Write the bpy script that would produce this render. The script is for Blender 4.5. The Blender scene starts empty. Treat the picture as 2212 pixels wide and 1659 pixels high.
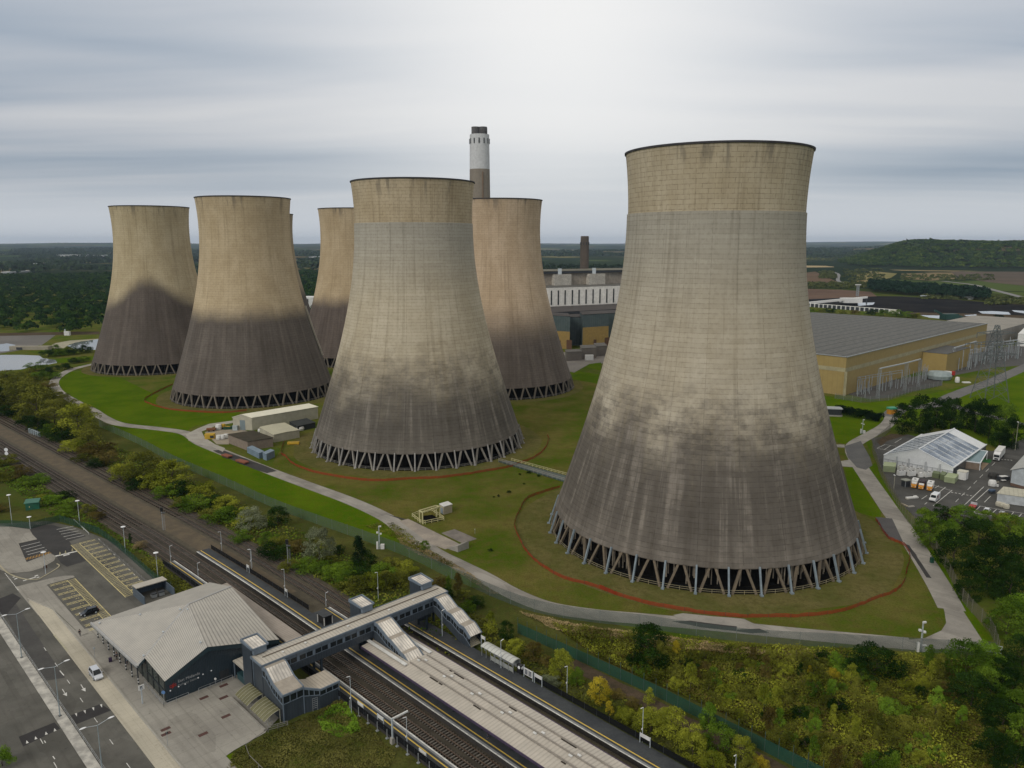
import bpy, math, random
import numpy as np
from mathutils import Vector, Matrix, noise as mnoise
random.seed(7); RNG = np.random.default_rng(7)
SC = bpy.context.scene
COL = SC.collection
R = math.radians
# ------------------------------------------------------------------ camera model (measured from the photograph, 2212 x 1659 units)
HAZE = 3.4e-5
F, PT, RO, HC = 1659.1, .1805, .0003, 88.455
_c, _s = math.cos(PT), math.sin(PT)
def G(x, y, z=0.0):
  a = (x - 1106) / F; b = (829.5 - y) / F
  cr, sr = math.cos(RO), math.sin(RO)
  xx = a * cr + b * sr; yy = -a * sr + b * cr
  d = (xx, _c + yy * _s, -_s + yy * _c)
  t = (z - HC) / d[2]
  return Vector((d[0] * t, d[1] * t, z))
def depth(p): return p.y * _c - (p.z - HC) * _s
def pix(p):
  zc = depth(p)
  return (1106 + F * p.x / zc, 829.5 - F * (p.y * _s + (p.z - HC) * _c) / zc)
def HZ(p, py):                       # height above ground point p whose picture row is py
  lo, hi = -20.0, 260.0
  for _ in range(45):
    m = (lo + hi) / 2
    if pix(Vector((p.x, p.y, m)))[1] > py: lo = m
    else: hi = m
  return lo
CR = dict(A=(0, 829.5, .25), B=(0, 1244.2, .25), C=(414.75, 1209.7, .25), D=(483.9, 829.5, .25), E=(829.5, 1244.2, .25),
          F=(864.1, 950.5, .25), G=(1296.1, 1209.7, .2708), H=(1659, 1123.3, .3228), I=(1728.1, 483.9, .21875),
          J=(1728.1, 777.7, .21875), K=(1123.3, 483.9, .2084), L=(0, 501.2, .25), M=(432, 846.8, .16406),
          N=(0, 1080.1, .16406), Q=(1883.7, 898.6, .14844), T=(1797.2, 674, .1875), X=(0, 0, 1.0), Y=(241.9, 1382.5, .16406), Z=(518.4, 1347.9, .16406))
def dc(c, x, y):
  o = CR[c]; return o[0] + o[2] * x, o[1] + o[2] * y
def g(c, x, y, z=0.0):
  return G(*dc(c, x, y), z)
def gl(c, pts, z=0.0): return [g(c, x, y, z) for x, y in pts]
def hz(c, bx, by, ty): return HZ(g(c, bx, by), dc(c, bx, ty)[1])
TH = R(-45.9)
UX, UY = math.cos(TH), math.sin(TH)
def dcur(u):
  if u >= -150: return 0.0
  if u >= -250: return -.055 * (u + 150) ** 2 / 200
  return -2.75 + .055 * (u + 250)
def S(u, v, z=0.0): return Vector((u * UX - v * UY, u * UY + v * UX, z))
def SR(u, v, z=0.0): return S(u, v + dcur(u), z)
def uv_of(p): return (p.x * UX + p.y * UY, -p.x * UY + p.y * UX)
# ------------------------------------------------------------------ mesh builder
class MB:
  def __init__(s, tf=None):
    s.v = []; s.f = []; s.uv = []; s.m = []; s.tf = tf; s.mi = 0
  def P(s, p):
    return s.tf(*p) if s.tf else Vector(p)
  def face(s, pts, ud=None, world=False):
    pts = [Vector(p) if (world or not s.tf) else s.P(p) for p in pts]
    b = len(s.v); s.v += pts; s.f.append(tuple(range(b, b + len(pts)))); s.m.append(s.mi)
    e = Vector(ud) if ud is not None else (pts[1] - pts[0])
    e = e.normalized() if e.length > 1e-9 else Vector((1, 0, 0))
    n = Vector((0, 0, 0))
    for i in range(len(pts)): n += pts[i].cross(pts[(i + 1) % len(pts)])
    n = n.normalized() if n.length > 1e-12 else Vector((0, 0, 1))
    w = n.cross(e)
    s.uv += [(p.dot(e), p.dot(w)) for p in pts]
    return s
  def prism(s, poly, z0, z1, bottom=True):
    n = len(poly)
    zz0 = z0 if hasattr(z0, '__len__') else [z0] * n
    zz1 = z1 if hasattr(z1, '__len__') else [z1] * n
    a = sum(poly[i][0] * poly[(i + 1) % n][1] - poly[(i + 1) % n][0] * poly[i][1] for i in range(n))
    if a < 0: poly = poly[::-1]; zz0 = zz0[::-1]; zz1 = zz1[::-1]
    lo = [(p[0], p[1], z) for p, z in zip(poly, zz0)]; hi = [(p[0], p[1], z) for p, z in zip(poly, zz1)]
    s.face(hi)
    if bottom: s.face(lo[::-1])
    for i in range(n):
      j = (i + 1) % n
      s.face([lo[i], lo[j], hi[j], hi[i]])
    return s
  def box(s, x0, x1, y0, y1, z0, z1):
    return s.prism([(x0, y0), (x1, y0), (x1, y1), (x0, y1)], z0, z1)
  def cbox(s, c, sx, sy, sz, rz=0.0):
    cx, cy, cz = c; ca, sa = math.cos(rz), math.sin(rz)
    q = [(-sx / 2, -sy / 2), (sx / 2, -sy / 2), (sx / 2, sy / 2), (-sx / 2, sy / 2)]
    return s.prism([(cx + a * ca - b * sa, cy + a * sa + b * ca) for a, b in q], cz, cz + sz)
  def beam(s, p0, p1, w, h=None, up=(0, 0, 1)):
    h = h or w
    p0 = s.P(p0); p1 = s.P(p1); d = (p1 - p0)
    if d.length < 1e-6: return s
    d.normalize(); u = Vector(up)
    if abs(d.dot(u)) > .98: u = Vector((1, 0, 0))
    a = d.cross(u).normalized() * w / 2; b = a.cross(d).normalized() * h / 2
    q = [p + sa * a + sb * b for p in (p0, p1) for sa, sb in ((-1, -1), (1, -1), (1, 1), (-1, 1))]
    for i in ((3, 2, 1, 0), (4, 5, 6, 7), (0, 1, 5, 4), (1, 2, 6, 5), (2, 3, 7, 6), (3, 0, 4, 7)):
      s.face([q[k] for k in i], world=True)
    return s
  def tube(s, p0, p1, r0, r1=None, n=8, cap=True):
    r1 = r0 if r1 is None else r1
    p0 = s.P(p0); p1 = s.P(p1); d = (p1 - p0).normalized()
    a = d.orthogonal().normalized(); b = d.cross(a)
    A = [p0 + r0 * (math.cos(2 * math.pi * i / n) * a + math.sin(2 * math.pi * i / n) * b) for i in range(n)]
    B = [p1 + r1 * (math.cos(2 * math.pi * i / n) * a + math.sin(2 * math.pi * i / n) * b) for i in range(n)]
    for i in range(n):
      j = (i + 1) % n; s.face([A[i], A[j], B[j], B[i]], world=True)
    if cap:
      s.face(A[::-1], world=True); s.face(B, world=True)
    return s
  def sheet(s, pts, z, world=True):
    s.face([(p[0], p[1], z) for p in pts], ud=(1, 0, 0), world=world); return s
  def ribbon(s, line, w, z, closed=False, w2=None):
    L, Rr = offset_line(line, w / 2)
    for i in range(len(L) - 1):
      s.face([(Rr[i].x, Rr[i].y, z), (Rr[i + 1].x, Rr[i + 1].y, z), (L[i + 1].x, L[i + 1].y, z), (L[i].x, L[i].y, z)], world=True)
    return s
  def wall(s, line, z0, z1):
    for a, b in zip(line[:-1], line[1:]):
      s.face([(a[0], a[1], z0), (b[0], b[1], z0), (b[0], b[1], z1), (a[0], a[1], z1)])
    return s
  def lathe(s, prof, n, c=(0, 0), uscale=1.0):
    for i in range(n):
      a0, a1 = 2 * math.pi * i / n, 2 * math.pi * (i + 1) / n
      for (r0, z0), (r1, z1) in zip(prof[:-1], prof[1:]):
        q = [(c[0] + r0 * math.cos(a0), c[1] + r0 * math.sin(a0), z0), (c[0] + r0 * math.cos(a1), c[1] + r0 * math.sin(a1), z0),
                     (c[0] + r1 * math.cos(a1), c[1] + r1 * math.sin(a1), z1), (c[0] + r1 * math.cos(a0), c[1] + r1 * math.sin(a0), z1)]
        b = len(s.v); s.v += [s.P(p) for p in q]; s.f.append((b, b + 1, b + 2, b + 3)); s.m.append(s.mi)
        s.uv += [(i / n, z0), ((i + 1) / n, z0), ((i + 1) / n, z1), (i / n, z1)]
    return s
def offset_line(line, d):
  line = [Vector((p[0], p[1], 0)) for p in line]; L = []; Rr = []
  for i, p in enumerate(line):
    a = line[max(0, i - 1)]; b = line[min(len(line) - 1, i + 1)]
    t = (b - a); t.normalize(); n = Vector((-t.y, t.x, 0))
    L.append(p + n * d); Rr.append(p - n * d)
  return L, Rr
def smooth_line(pts, n=6):
  pts = [Vector((p[0], p[1], 0)) for p in pts]; out = []
  for i in range(len(pts) - 1):
    p0 = pts[max(0, i - 1)]; p1 = pts[i]; p2 = pts[i + 1]; p3 = pts[min(len(pts) - 1, i + 2)]
    for k in range(n):
      t = k / n
      out.append(.5 * ((2 * p1) + (p2 - p0) * t + (2 * p0 - 5 * p1 + 4 * p2 - p3) * t * t + (3 * p1 - p0 - 3 * p2 + p3) * t ** 3))
  out.append(pts[-1]); return out
ORG = {}
def link(o): COL.objects.link(o); return o
def tag(o, label=None, cat=None, group=None, kind=None):
  if label: o['label'] = label
  if cat: o['category'] = cat
  if group: o['group'] = group
  if kind: o['kind'] = kind
  return o
def thing(name, label, cat, loc=(0, 0, 0), rz=0.0, group=None):
  o = bpy.data.objects.new(name, None); link(o); o.empty_display_size = .3
  o.location = loc; o.rotation_euler = (0, 0, rz)
  return tag(o, label, cat, group)
def org(p):
  while p.parent: p = p.parent
  return Vector(p.location)
def obj(name, mb, mat, parent=None, smooth=False, world=True, merge=False, own=None):
  """link the builder as one mesh object; world=True: builder holds world points, parent has no rotation"""
  o0 = Vector((0, 0, 0))
  if parent is not None and world: o0 = org(parent)
  elif parent is None and own is not None: o0 = Vector(own)
  me = bpy.data.meshes.new(name)
  me.from_pydata([tuple(v - o0) for v in mb.v], [], mb.f)
  uvl = me.uv_layers.new(name='UVMap')
  uvl.data.foreach_set('uv', np.array(mb.uv, dtype=np.float32).ravel())
  mats = mat if isinstance(mat, (list, tuple)) else [mat]
  for m in mats: me.materials.append(m)
  if len(mats) > 1: me.polygons.foreach_set('material_index', mb.m)
  if merge or smooth:
    import bmesh
    bm = bmesh.new(); bm.from_mesh(me); bmesh.ops.remove_doubles(bm, verts=bm.verts, dist=1e-4); bm.to_mesh(me); bm.free()
  if smooth: me.polygons.foreach_set('use_smooth', [True] * len(me.polygons))
  me.update()
  o = bpy.data.objects.new(name, me); link(o)
  if parent is not None: o.parent = parent
  elif own is not None: o.location = o0
  return o
def solo(name, mb, mat, label, cat, own=(0, 0, 0), group=None, **k):
  o = obj(name, mb, mat, own=own, **k); return tag(o, label, cat, group)
def struct(name, mb, mat, **k): return tag(obj(name, mb, mat, **k), kind='structure')
KIDS = {}
def copy_tree(o, parent=None):
  c = o.copy(); link(c)
  if parent is not None: c.parent = parent
  for ch in list(o.children): copy_tree(ch, c)
  return c
def place(proto, used, loc, rz=0.0, label=None, group=None, scale=None):
  o = proto if not used.get(proto.name) else copy_tree(proto)
  used[proto.name] = True
  o.location = loc; o.rotation_euler = (0, 0, rz)
  if scale: o.scale = (scale,) * 3 if not hasattr(scale, '__len__') else scale
  if label: o['label'] = label
  if group: o['group'] = group
  return o
USED = {}
# ------------------------------------------------------------------ materials
class NT:
  def __init__(s, nt): s.nt = nt; s.n = nt.nodes; s.l = nt.links
  def new(s, t, **k):
    n = s.n.new(t)
    for a, b in k.items(): setattr(n, a, b)
    return n
  def set(s, n, **k):
    for a, b in k.items(): n.inputs[a].default_value = b
    return n
  def math(s, op, a, b=None, c=None, clamp=False):
    n = s.new('ShaderNodeMath', operation=op, use_clamp=clamp)
    for i, q in enumerate((a, b, c)):
      if q is None: continue
      if hasattr(q, 'is_linked') or hasattr(q, 'links'): s.l.new(q, n.inputs[i])
      else: n.inputs[i].default_value = q
    return n.outputs[0]
  def mix(s, fac, a, b, blend='MIX'):
    n = s.new('ShaderNodeMix', data_type='RGBA', blend_type=blend)
    for i, q in ((0, fac), (6, a), (7, b)):
      if hasattr(q, 'links'): s.l.new(q, n.inputs[i])
      else: n.inputs[i].default_value = q if i == 0 else (tuple(q) + (1,) if len(q) == 3 else q)
    return n.outputs[2]
  def noise(s, vec, scale, detail=3.0, rough=.55, lac=2.0):
    n = s.new('ShaderNodeTexNoise'); s.set(n, Scale=scale, Detail=detail, Roughness=rough, Lacunarity=lac)
    if vec is not None: s.l.new(vec, n.inputs['Vector'])
    return n.outputs['Fac']
  def ramp(s, fac, stops):
    n = s.new('ShaderNodeValToRGB'); s.l.new(fac, n.inputs[0]); e = n.color_ramp.elements
    while len(e) < len(stops): e.new(.5)
    for k, (p, c) in zip(e, stops):
      k.position = p; k.color = tuple(c) + (1,) if len(c) == 3 else c
    return n.outputs[0]
  def smooth(s, x, a, b):
    n = s.new('ShaderNodeMapRange', interpolation_type='SMOOTHSTEP')
    s.l.new(x, n.inputs[0]); n.inputs[1].default_value = a; n.inputs[2].default_value = b
    return n.outputs[0]
  def mapping(s, vec, scale=(1, 1, 1), loc=(0, 0, 0), rot=(0, 0, 0)):
    n = s.new('ShaderNodeMapping'); n.inputs['Scale'].default_value = scale; n.inputs['Location'].default_value = loc; n.inputs['Rotation'].default_value = rot
    s.l.new(vec, n.inputs[0]); return n.outputs[0]
def newmat(name):
  m = bpy.data.materials.new(name); m.use_nodes = True
  return m, NT(m.node_tree), m.node_tree.nodes['Principled BSDF']
MC = {}
def M(name, col, col2=None, sc=.5, rough=.75, metal=0.0, bump=0.0, bsc=4.0, detail=4.0, dirt=.12, spec=.35, stretch=(1, 1, 1), alpha=1.0, lo=.35, hi=.65):
  """weathered surface: two tones blended by world-space noise, fine grime, optional bump"""
  if name in MC: return MC[name]
  m, t, b = newmat(name)
  pos = t.new('ShaderNodeNewGeometry').outputs['Position']
  vec = t.mapping(pos, stretch) if stretch != (1, 1, 1) else pos
  c2 = col2 or tuple(c * .8 for c in col)
  n1 = t.noise(vec, sc, detail)
  c = t.mix(t.smooth(n1, lo, hi), col, c2)
  if dirt:
    n2 = t.noise(pos, sc * 9, 2.0)
    c = t.mix(t.math('MULTIPLY', t.smooth(n2, .3, .75), dirt * 3, clamp=True), c, tuple(q * .55 for q in col))
  t.l.new(c, b.inputs['Base Color'])
  t.set(b, Roughness=rough, Metallic=metal); b.inputs['Specular IOR Level'].default_value = spec
  if alpha < 1: b.inputs['Alpha'].default_value = alpha
  if bump:
    bn = t.new('ShaderNodeBump'); t.set(bn, Strength=min(1, bump), Distance=.08 + bump * .1)
    t.l.new(t.noise(pos, bsc, 3.0), bn.inputs['Height']); t.l.new(bn.outputs[0], b.inputs['Normal'])
  MC[name] = m; return m
def ribbed(name, col, pitch=.5, dark=.6, rough=.5, axis=0, col2=None, cover=.35, metal=.0):
  """profiled metal sheet: ribs laid out along the sheet's own UV"""
  if name in MC: return MC[name]
  m, t, b = newmat(name)
  uv = t.new('ShaderNodeTexCoord').outputs['UV']
  sp = t.new('ShaderNodeSeparateXYZ'); t.l.new(uv, sp.inputs[0])
  x = sp.outputs[axis]
  f = t.math('FRACT', t.math('DIVIDE', x, pitch))
  tri = t.math('ABSOLUTE', t.math('SUBTRACT', f, .5))
  rib = t.smooth(tri, .5 - cover, .5 - cover * .45)
  pos = t.new('ShaderNodeNewGeometry').outputs['Position']
  n1 = t.noise(pos, .35, 4.0)
  c = t.mix(t.smooth(n1, .3, .7), col, col2 or tuple(q * .82 for q in col))
  c = t.mix(t.math('MULTIPLY', rib, 1 - dark), c, tuple(q * .3 for q in col))
  t.l.new(c, b.inputs['Base Color']); t.set(b, Roughness=rough, Metallic=metal)
  bn = t.new('ShaderNodeBump'); t.set(bn, Strength=.5, Distance=.06); t.l.new(t.math('SUBTRACT', 1.0, rib), bn.inputs['Height'])
  t.l.new(bn.outputs[0], b.inputs['Normal'])
  MC[name] = m; return m
def glass(name, col=(.012, .015, .017), rough=.12, alpha=1.0):
  if name in MC: return MC[name]
  m, t, b = newmat(name)
  pos = t.new('ShaderNodeNewGeometry').outputs['Position']
  t.l.new(t.mix(t.noise(pos, .8), col, tuple(c * 1.8 for c in col)), b.inputs['Base Color'])
  t.set(b, Roughness=rough, Alpha=alpha); b.inputs['Specular IOR Level'].default_value = .3
  MC[name] = m; return m
def meshpanel(name, col, alpha, pitch=.1):
  """welded wire mesh: opaque wires with holes between, laid out in the panel's UV"""
  if name in MC: return MC[name]
  m, t, b = newmat(name)
  pos = t.new('ShaderNodeNewGeometry').outputs['Position']
  c = t.mix(t.noise(pos, .7), col, tuple(q * .7 for q in col)); t.l.new(c, b.inputs['Base Color'])
  uv = t.new('ShaderNodeTexCoord').outputs['UV']; sp = t.new('ShaderNodeSeparateXYZ'); t.l.new(uv, sp.inputs[0])
  w = math.sqrt(1 - alpha)
  ax = t.math('LESS_THAN', t.math('FRACT', t.math('DIVIDE', sp.outputs[0], pitch)), w)
  ay = t.math('LESS_THAN', t.math('FRACT', t.math('DIVIDE', sp.outputs[1], pitch)), w)
  hole = t.math('MULTIPLY', ax, ay)
  t.l.new(t.math('SUBTRACT', 1.0, hole), b.inputs['Alpha'])
  t.set(b, Roughness=.8); b.inputs['Specular IOR Level'].default_value = .08
  MC[name] = m; return m
LG = 1.55
def leafmat(name, c1, c2, c3=None):
  if name in MC: return MC[name]
  m, t, b = newmat(name); c1, c2, c3 = [tuple(q * LG for q in (c or tuple(k * 1.3 for k in c2))) for c in (c1, c2, c3)]
  at = t.new('ShaderNodeAttribute', attribute_name='tint')
  oi = t.new('ShaderNodeObjectInfo')
  pos = t.new('ShaderNodeNewGeometry').outputs['Position']
  c = t.mix(at.outputs['Fac'], c1, c2)
  c = t.mix(t.math('MULTIPLY', oi.outputs['Random'], .45), c, c3 or tuple(q * 1.3 for q in c2))
  c = t.mix(t.smooth(t.noise(pos, .12, 2.0), .35, .7), c, tuple(q * .72 for q in c1))
  t.l.new(c, b.inputs['Base Color']); t.set(b, Roughness=.7); b.inputs['Specular IOR Level'].default_value = 0
  MC[name] = m; return m
def tarmac(name, c1, c2, joint=0.0):
  """trafficked surface: streaks along the carriageway, repair patches, dark drips"""
  if name in MC: return MC[name]
  m, t, b = newmat(name); pos = t.new('ShaderNodeNewGeometry').outputs['Position']
  al = t.mapping(pos, (1, 1, 1), (0, 0, 0), (0, 0, -TH));
  c = t.mix(t.smooth(t.noise(pos, .10, 5.0, .62), .32, .68), c1, c2)
  c = t.mix(t.math('MULTIPLY', t.smooth(t.noise(t.mapping(al, (.03, .75, 1)), 1.0, 4.0, .6), .50, .66), .38), c, t.mix(1.0, c, (.66, .65, .64), 'MULTIPLY'))
  vo = t.new('ShaderNodeTexVoronoi', distance='CHEBYCHEV'); t.set(vo, Scale=1.0); t.l.new(t.mapping(al, (.07, .16, 0)), vo.inputs['Vector'])
  sx = t.new('ShaderNodeSeparateColor'); t.l.new(vo.outputs['Color'], sx.inputs[0])
  c = t.mix(t.math('MULTIPLY', t.smooth(sx.outputs[0], .80, .81), .30), c, t.mix(1.0, c, (.58, .57, .56), 'MULTIPLY'))
  c = t.mix(t.math('MULTIPLY', t.smooth(t.noise(pos, 1.1, 3.0, .7), .60, .72), .55), c, t.mix(1.0, c, (.5, .49, .48), 'MULTIPLY'))
  c = t.mix(t.math('MULTIPLY', t.smooth(t.noise(pos, 5.0, 2.0), .4, .7), .22), c, t.mix(1.0, c, (1.3, 1.3, 1.28), 'MULTIPLY'))
  if joint:
    sp = t.new('ShaderNodeSeparateXYZ'); t.l.new(al, sp.inputs[0]); j = None
    for o in (0, 1):
      f = t.math('LESS_THAN', t.math('FRACT', t.math('DIVIDE', sp.outputs[o], joint)), .05); j = f if j is None else t.math('MAXIMUM', j, f)
    c = t.mix(t.math('MULTIPLY', j, .22), c, t.mix(1.0, c, (.4, .39, .37), 'MULTIPLY'))
  t.l.new(c, b.inputs['Base Color']); t.set(b, Roughness=.9); b.inputs['Specular IOR Level'].default_value = .15
  bn = t.new('ShaderNodeBump'); t.set(bn, Strength=.15, Distance=.05); t.l.new(t.noise(pos, 9.0), bn.inputs['Height']); t.l.new(bn.outputs[0], b.inputs['Normal'])
  MC[name] = m; return m
MAT = dict(
  steel=M('galvanised_steel', (.42, .44, .45), (.33, .35, .36), 1.5, .45, .3),
  lightsteel=M('pale_steel', (.55, .60, .63), (.45, .5, .53), 1.2, .5, .1),
  white=M('white_paint', (.72, .72, .70), (.62, .62, .59), .8, .5),
  lampw=M('white_lamp_housing', (.82, .83, .84), (.75, .76, .78), .8, .35, dirt=0),
  black=M('black_plastic', (.012, .013, .015), (.02, .02, .022), 2, .5),
  dark=M('dark_metal', (.03, .034, .04), (.045, .05, .055), 1.5, .5),
  navy=M('navy_cladding', (.022, .036, .05), (.03, .046, .062), .6, .45),
  slate=M('slate_blue_trim', (.165, .205, .25), (.135, .17, .21), .9, .45),
  concrete=M('pale_concrete', (.36, .34, .30), (.28, .265, .235), .4, .85, bump=.15),
  asphalt=tarmac('worn_asphalt', (.088, .086, .076), (.14, .135, .12)),
  asphaltd=M('dark_asphalt', (.035, .034, .033), (.048, .046, .044), .2, .9, bump=.1, bsc=9),
  paving=tarmac('grey_paving', (.32, .305, .268), (.25, .237, .21), 3.2),
  yellowline=M('yellow_road_paint', (.78, .67, .30), (.58, .50, .25), 1.3, .7, dirt=.25),
  whiteline=M('white_road_paint', (.76, .76, .72), (.50, .49, .46), 1.3, .7, dirt=.2),
  orangeline=M('orange_road_paint', (.60, .32, .05), (.45, .26, .07), 1.3, .7, dirt=.2),
  rail=M('rusty_rail_steel', (.10, .065, .045), (.16, .12, .09), 1, .45, .3),
  sleeper=M('concrete_sleeper', (.16, .145, .125), (.09, .08, .07), 1, .9),
  rubber=M('black_rubber', (.012, .012, .012), (.02, .02, .02), 3, .8),
  yellowsteel=M('yellow_painted_steel', (.60, .52, .20), (.48, .42, .17), 1.4, .5),
  red=M('red_paint', (.45, .03, .02), (.34, .03, .025), 1, .45),
  orange=M('orange_paint', (.62, .26, .02), (.5, .22, .03), 1, .45),
  green=M('green_grp', (.02, .14, .085), (.03, .11, .07), .8, .5),
  brick=M('brown_brick', (.17, .105, .075), (.13, .085, .065), 2, .85),
  glass=glass('dark_window_glass'),
  bluepaint=M('blue_grey_paint', (.17, .25, .33), (.13, .20, .27), .7, .5),
  bark=M('tree_bark', (.07, .05, .035), (.04, .032, .025), 3, .95, bump=.4),
  skin=M('skin', (.42, .25, .18), (.38, .22, .16), 6, .6, dirt=0),
)
LEAF = dict(
  olive=leafmat('olive_leaves', (.046, .055, .008), (.135, .138, .022)),
  yg=leafmat('yellow_green_leaves', (.072, .090, .008), (.185, .195, .022)),
  green=leafmat('green_leaves', (.028, .060, .006), (.095, .145, .014)),
  dark=leafmat('dark_green_leaves', (.005, .016, .003), (.017, .036, .006)),
  brown=leafmat('brown_leaves', (.050, .040, .010), (.105, .085, .024)),
  yellow=leafmat('yellow_leaves', (.16, .13, .010), (.30, .24, .020)),
  willow=leafmat('grey_green_willow_leaves', (.085, .100, .055), (.15, .165, .10)),
  conifer=leafmat('conifer_needles', (.003, .011, .004), (.009, .020, .007)),
  bright=leafmat('bright_green_leaves', (.048, .098, .008), (.125, .20, .02)),
  straw=leafmat('straw_leaves', (.16, .125, .06), (.26, .20, .10)),
)
# ------------------------------------------------------------------ camera, light, sky
cam = bpy.data.cameras.new('camera'); co = link(bpy.data.objects.new('camera', cam))
cam.sensor_width = 36; cam.lens = F / 2212 * 36; cam.clip_start = .5; cam.clip_end = 80000
co.location = (0, 0, HC); co.rotation_euler = (math.pi / 2 - PT, RO, 0); SC.camera = co
SUN_EL, SUN_AZ = 33.0, -140.0        # azimuth from +Y towards +X
sl = bpy.data.lights.new('sun', 'SUN'); sl.energy = 1.35; sl.angle = R(22); sl.color = (1, .95, .88)
so = link(bpy.data.objects.new('sun', sl))
sd = Vector((math.sin(R(SUN_AZ)) * math.cos(R(SUN_EL)), math.cos(R(SUN_AZ)) * math.cos(R(SUN_EL)), math.sin(R(SUN_EL))))
so.rotation_euler = sd.to_track_quat('Z', 'Y').to_euler(); so.location = (0, 0, 300)
W = bpy.data.worlds.new('World'); SC.world = W; W.use_nodes = True
t = NT(W.node_tree); bg = t.n['Background']
sky = t.new('ShaderNodeTexSky', sky_type='NISHITA'); sky.sun_disc = False
sky.sun_elevation = R(SUN_EL); sky.sun_rotation = R(SUN_AZ)
dv = t.new('ShaderNodeTexCoord').outputs['Generated']
sp = t.new('ShaderNodeSeparateXYZ'); t.l.new(dv, sp.inputs[0])
zc = t.math('MAXIMUM', sp.outputs[2], 0.0)
den = t.math('ADD', zc, .085)
cx = t.math('DIVIDE', sp.outputs[0], den); cy = t.math('DIVIDE', sp.outputs[1], den)
cv = t.new('ShaderNodeCombineXYZ'); t.l.new(cx, cv.inputs[0]); t.l.new(cy, cv.inputs[1])
warp = t.noise(t.mapping(cv.outputs[0], (.35, .5, 1)), 1.0, 2.0)
wv = t.new('ShaderNodeCombineXYZ'); t.l.new(warp, wv.inputs[1]); t.l.new(warp, wv.inputs[0])
va = t.new('ShaderNodeVectorMath', operation='MULTIPLY_ADD'); t.l.new(wv.outputs[0], va.inputs[0]); va.inputs[1].default_value = (.8, .9, 0); t.l.new(cv.outputs[0], va.inputs[2])
n1 = t.noise(t.mapping(va.outputs[0], (.13, .62, 1), (3.1, 1.7, 0), (0, 0, .05)), 1.0, 4.0, .48)
n2 = t.noise(t.mapping(va.outputs[0], (.30, 1.7, 1), (0, 5, 0), (0, 0, -.04)), 1.0, 4.0, .5)
cl = t.math('ADD', t.math('MULTIPLY', n1, .62), t.math('MULTIPLY', n2, .38))
zw = t.math('ADD', t.math('MULTIPLY', zc, 2.86), t.math('MULTIPLY', t.math('SUBTRACT', n1, .5), .28))
band = t.ramp(zw, [(0, (.60,) * 3), (.08, (.62,) * 3), (.19, (.44,) * 3), (.33, (.43,) * 3), (.44, (.58,) * 3), (.53, (.57,) * 3), (.58, (.45,) * 3), (.68, (.54,) * 3), (.9, (.60,) * 3)])
cl = t.math('ADD', t.math('MULTIPLY', band, .56), t.math('MULTIPLY', t.math('MULTIPLY_ADD', cl, 1.75, -.375), .44))
cloud = t.ramp(cl, [(.37, (.29, .365, .465)), (.46, (.42, .48, .56)), (.54, (.57, .60, .65)), (.63, (.70, .71, .73))])
zen = t.math('ADD', .80, t.math('MULTIPLY', zc, .55))
cloud = t.mix(t.smooth(zc, .42, .75), cloud, (.60, .565, .50))
gd = Vector((.06, 1, .30)).normalized()
dp = t.new('ShaderNodeVectorMath', operation='DOT_PRODUCT'); t.l.new(dv, dp.inputs[0]); dp.inputs[1].default_value = gd
glow = t.math('MULTIPLY', t.math('POWER', t.math('MAXIMUM', dp.outputs['Value'], 0.0), 22.0), 1.0, clamp=True)
st = zen
vm = t.new('ShaderNodeVectorMath', operation='SCALE'); t.l.new(cloud, vm.inputs[0]); t.l.new(st, vm.inputs['Scale'])
lit = t.mix(glow, vm.outputs[0], (.93, .925, .91))
ns = t.new('ShaderNodeVectorMath', operation='SCALE'); t.l.new(sky.outputs[0], ns.inputs[0]); ns.inputs['Scale'].default_value = .1
hzn = t.smooth(zc, .015, .09)
out = t.mix(hzn, (.60, .635, .685), lit)
out = t.mix(.06, out, ns.outputs[0])
t.l.new(out, bg.inputs['Color']); bg.inputs['Strength'].default_value = 1.0
SC.view_settings.view_transform = 'Standard'; SC.view_settings.look = 'None'
SC.view_settings.exposure = 0.0; SC.view_settings.gamma = 1.0; SC.view_settings.use_curve_mapping = False
SC.cycles.max_bounces = 5; SC.cycles.transparent_max_bounces = 24; SC.cycles.volume_bounces = 0
SC.cycles.diffuse_bounces = 3; SC.cycles.glossy_bounces = 2
# ================================================================== terrain
def sstep(x, a, b):
  t = min(1, max(0, (x - a) / (b - a))); return t * t * (3 - 2 * t)
def terrain(x, y):
  r = math.hypot(x, y); az = math.degrees(math.atan2(x, y))
  if r < 2300: return 0.0
  n = mnoise.noise(Vector((x / 2600, y / 2600, 3.3))); n2 = mnoise.noise(Vector((x / 900, y / 900, 8.1)))
  h = sstep(r, 3200, 8000) * (22 + 46 * n + 14 * n2) + sstep(r, 9000, 17000) * (55 + 60 * mnoise.noise(Vector((x / 5200, y / 5200, 1.2))))
  hill = sstep(az, 22.3, 27.5) * (1 - sstep(az, 60, 80)) * sstep(r, 3000, 3650) * (1 - .75 * sstep(r, 4600, 6800))
  h += hill * (88 + 12 * mnoise.noise(Vector((x / 500, y / 500, 5.0))))
  return max(0, h)
azs = []
a = -180.0
while a < 180:
  azs.append(a); a += .5 if -44 <= a < 44 else 4.0
rs = [0, 20, 60, 120, 250, 500, 900, 1500, 2000, 2300]
rr = 2400
while rr < 30000: rs.append(rr); rr *= 1.035
tv = [(0, 0, 0)]; tf = []
for r_ in rs[1:]:
  for a in azs:
    x, y = r_ * math.sin(R(a)), r_ * math.cos(R(a)); tv.append((x, y, terrain(x, y)))
na = len(azs)
for i in range(na): tf.append((0, 1 + (i + 1) % na, 1 + i))
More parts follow.
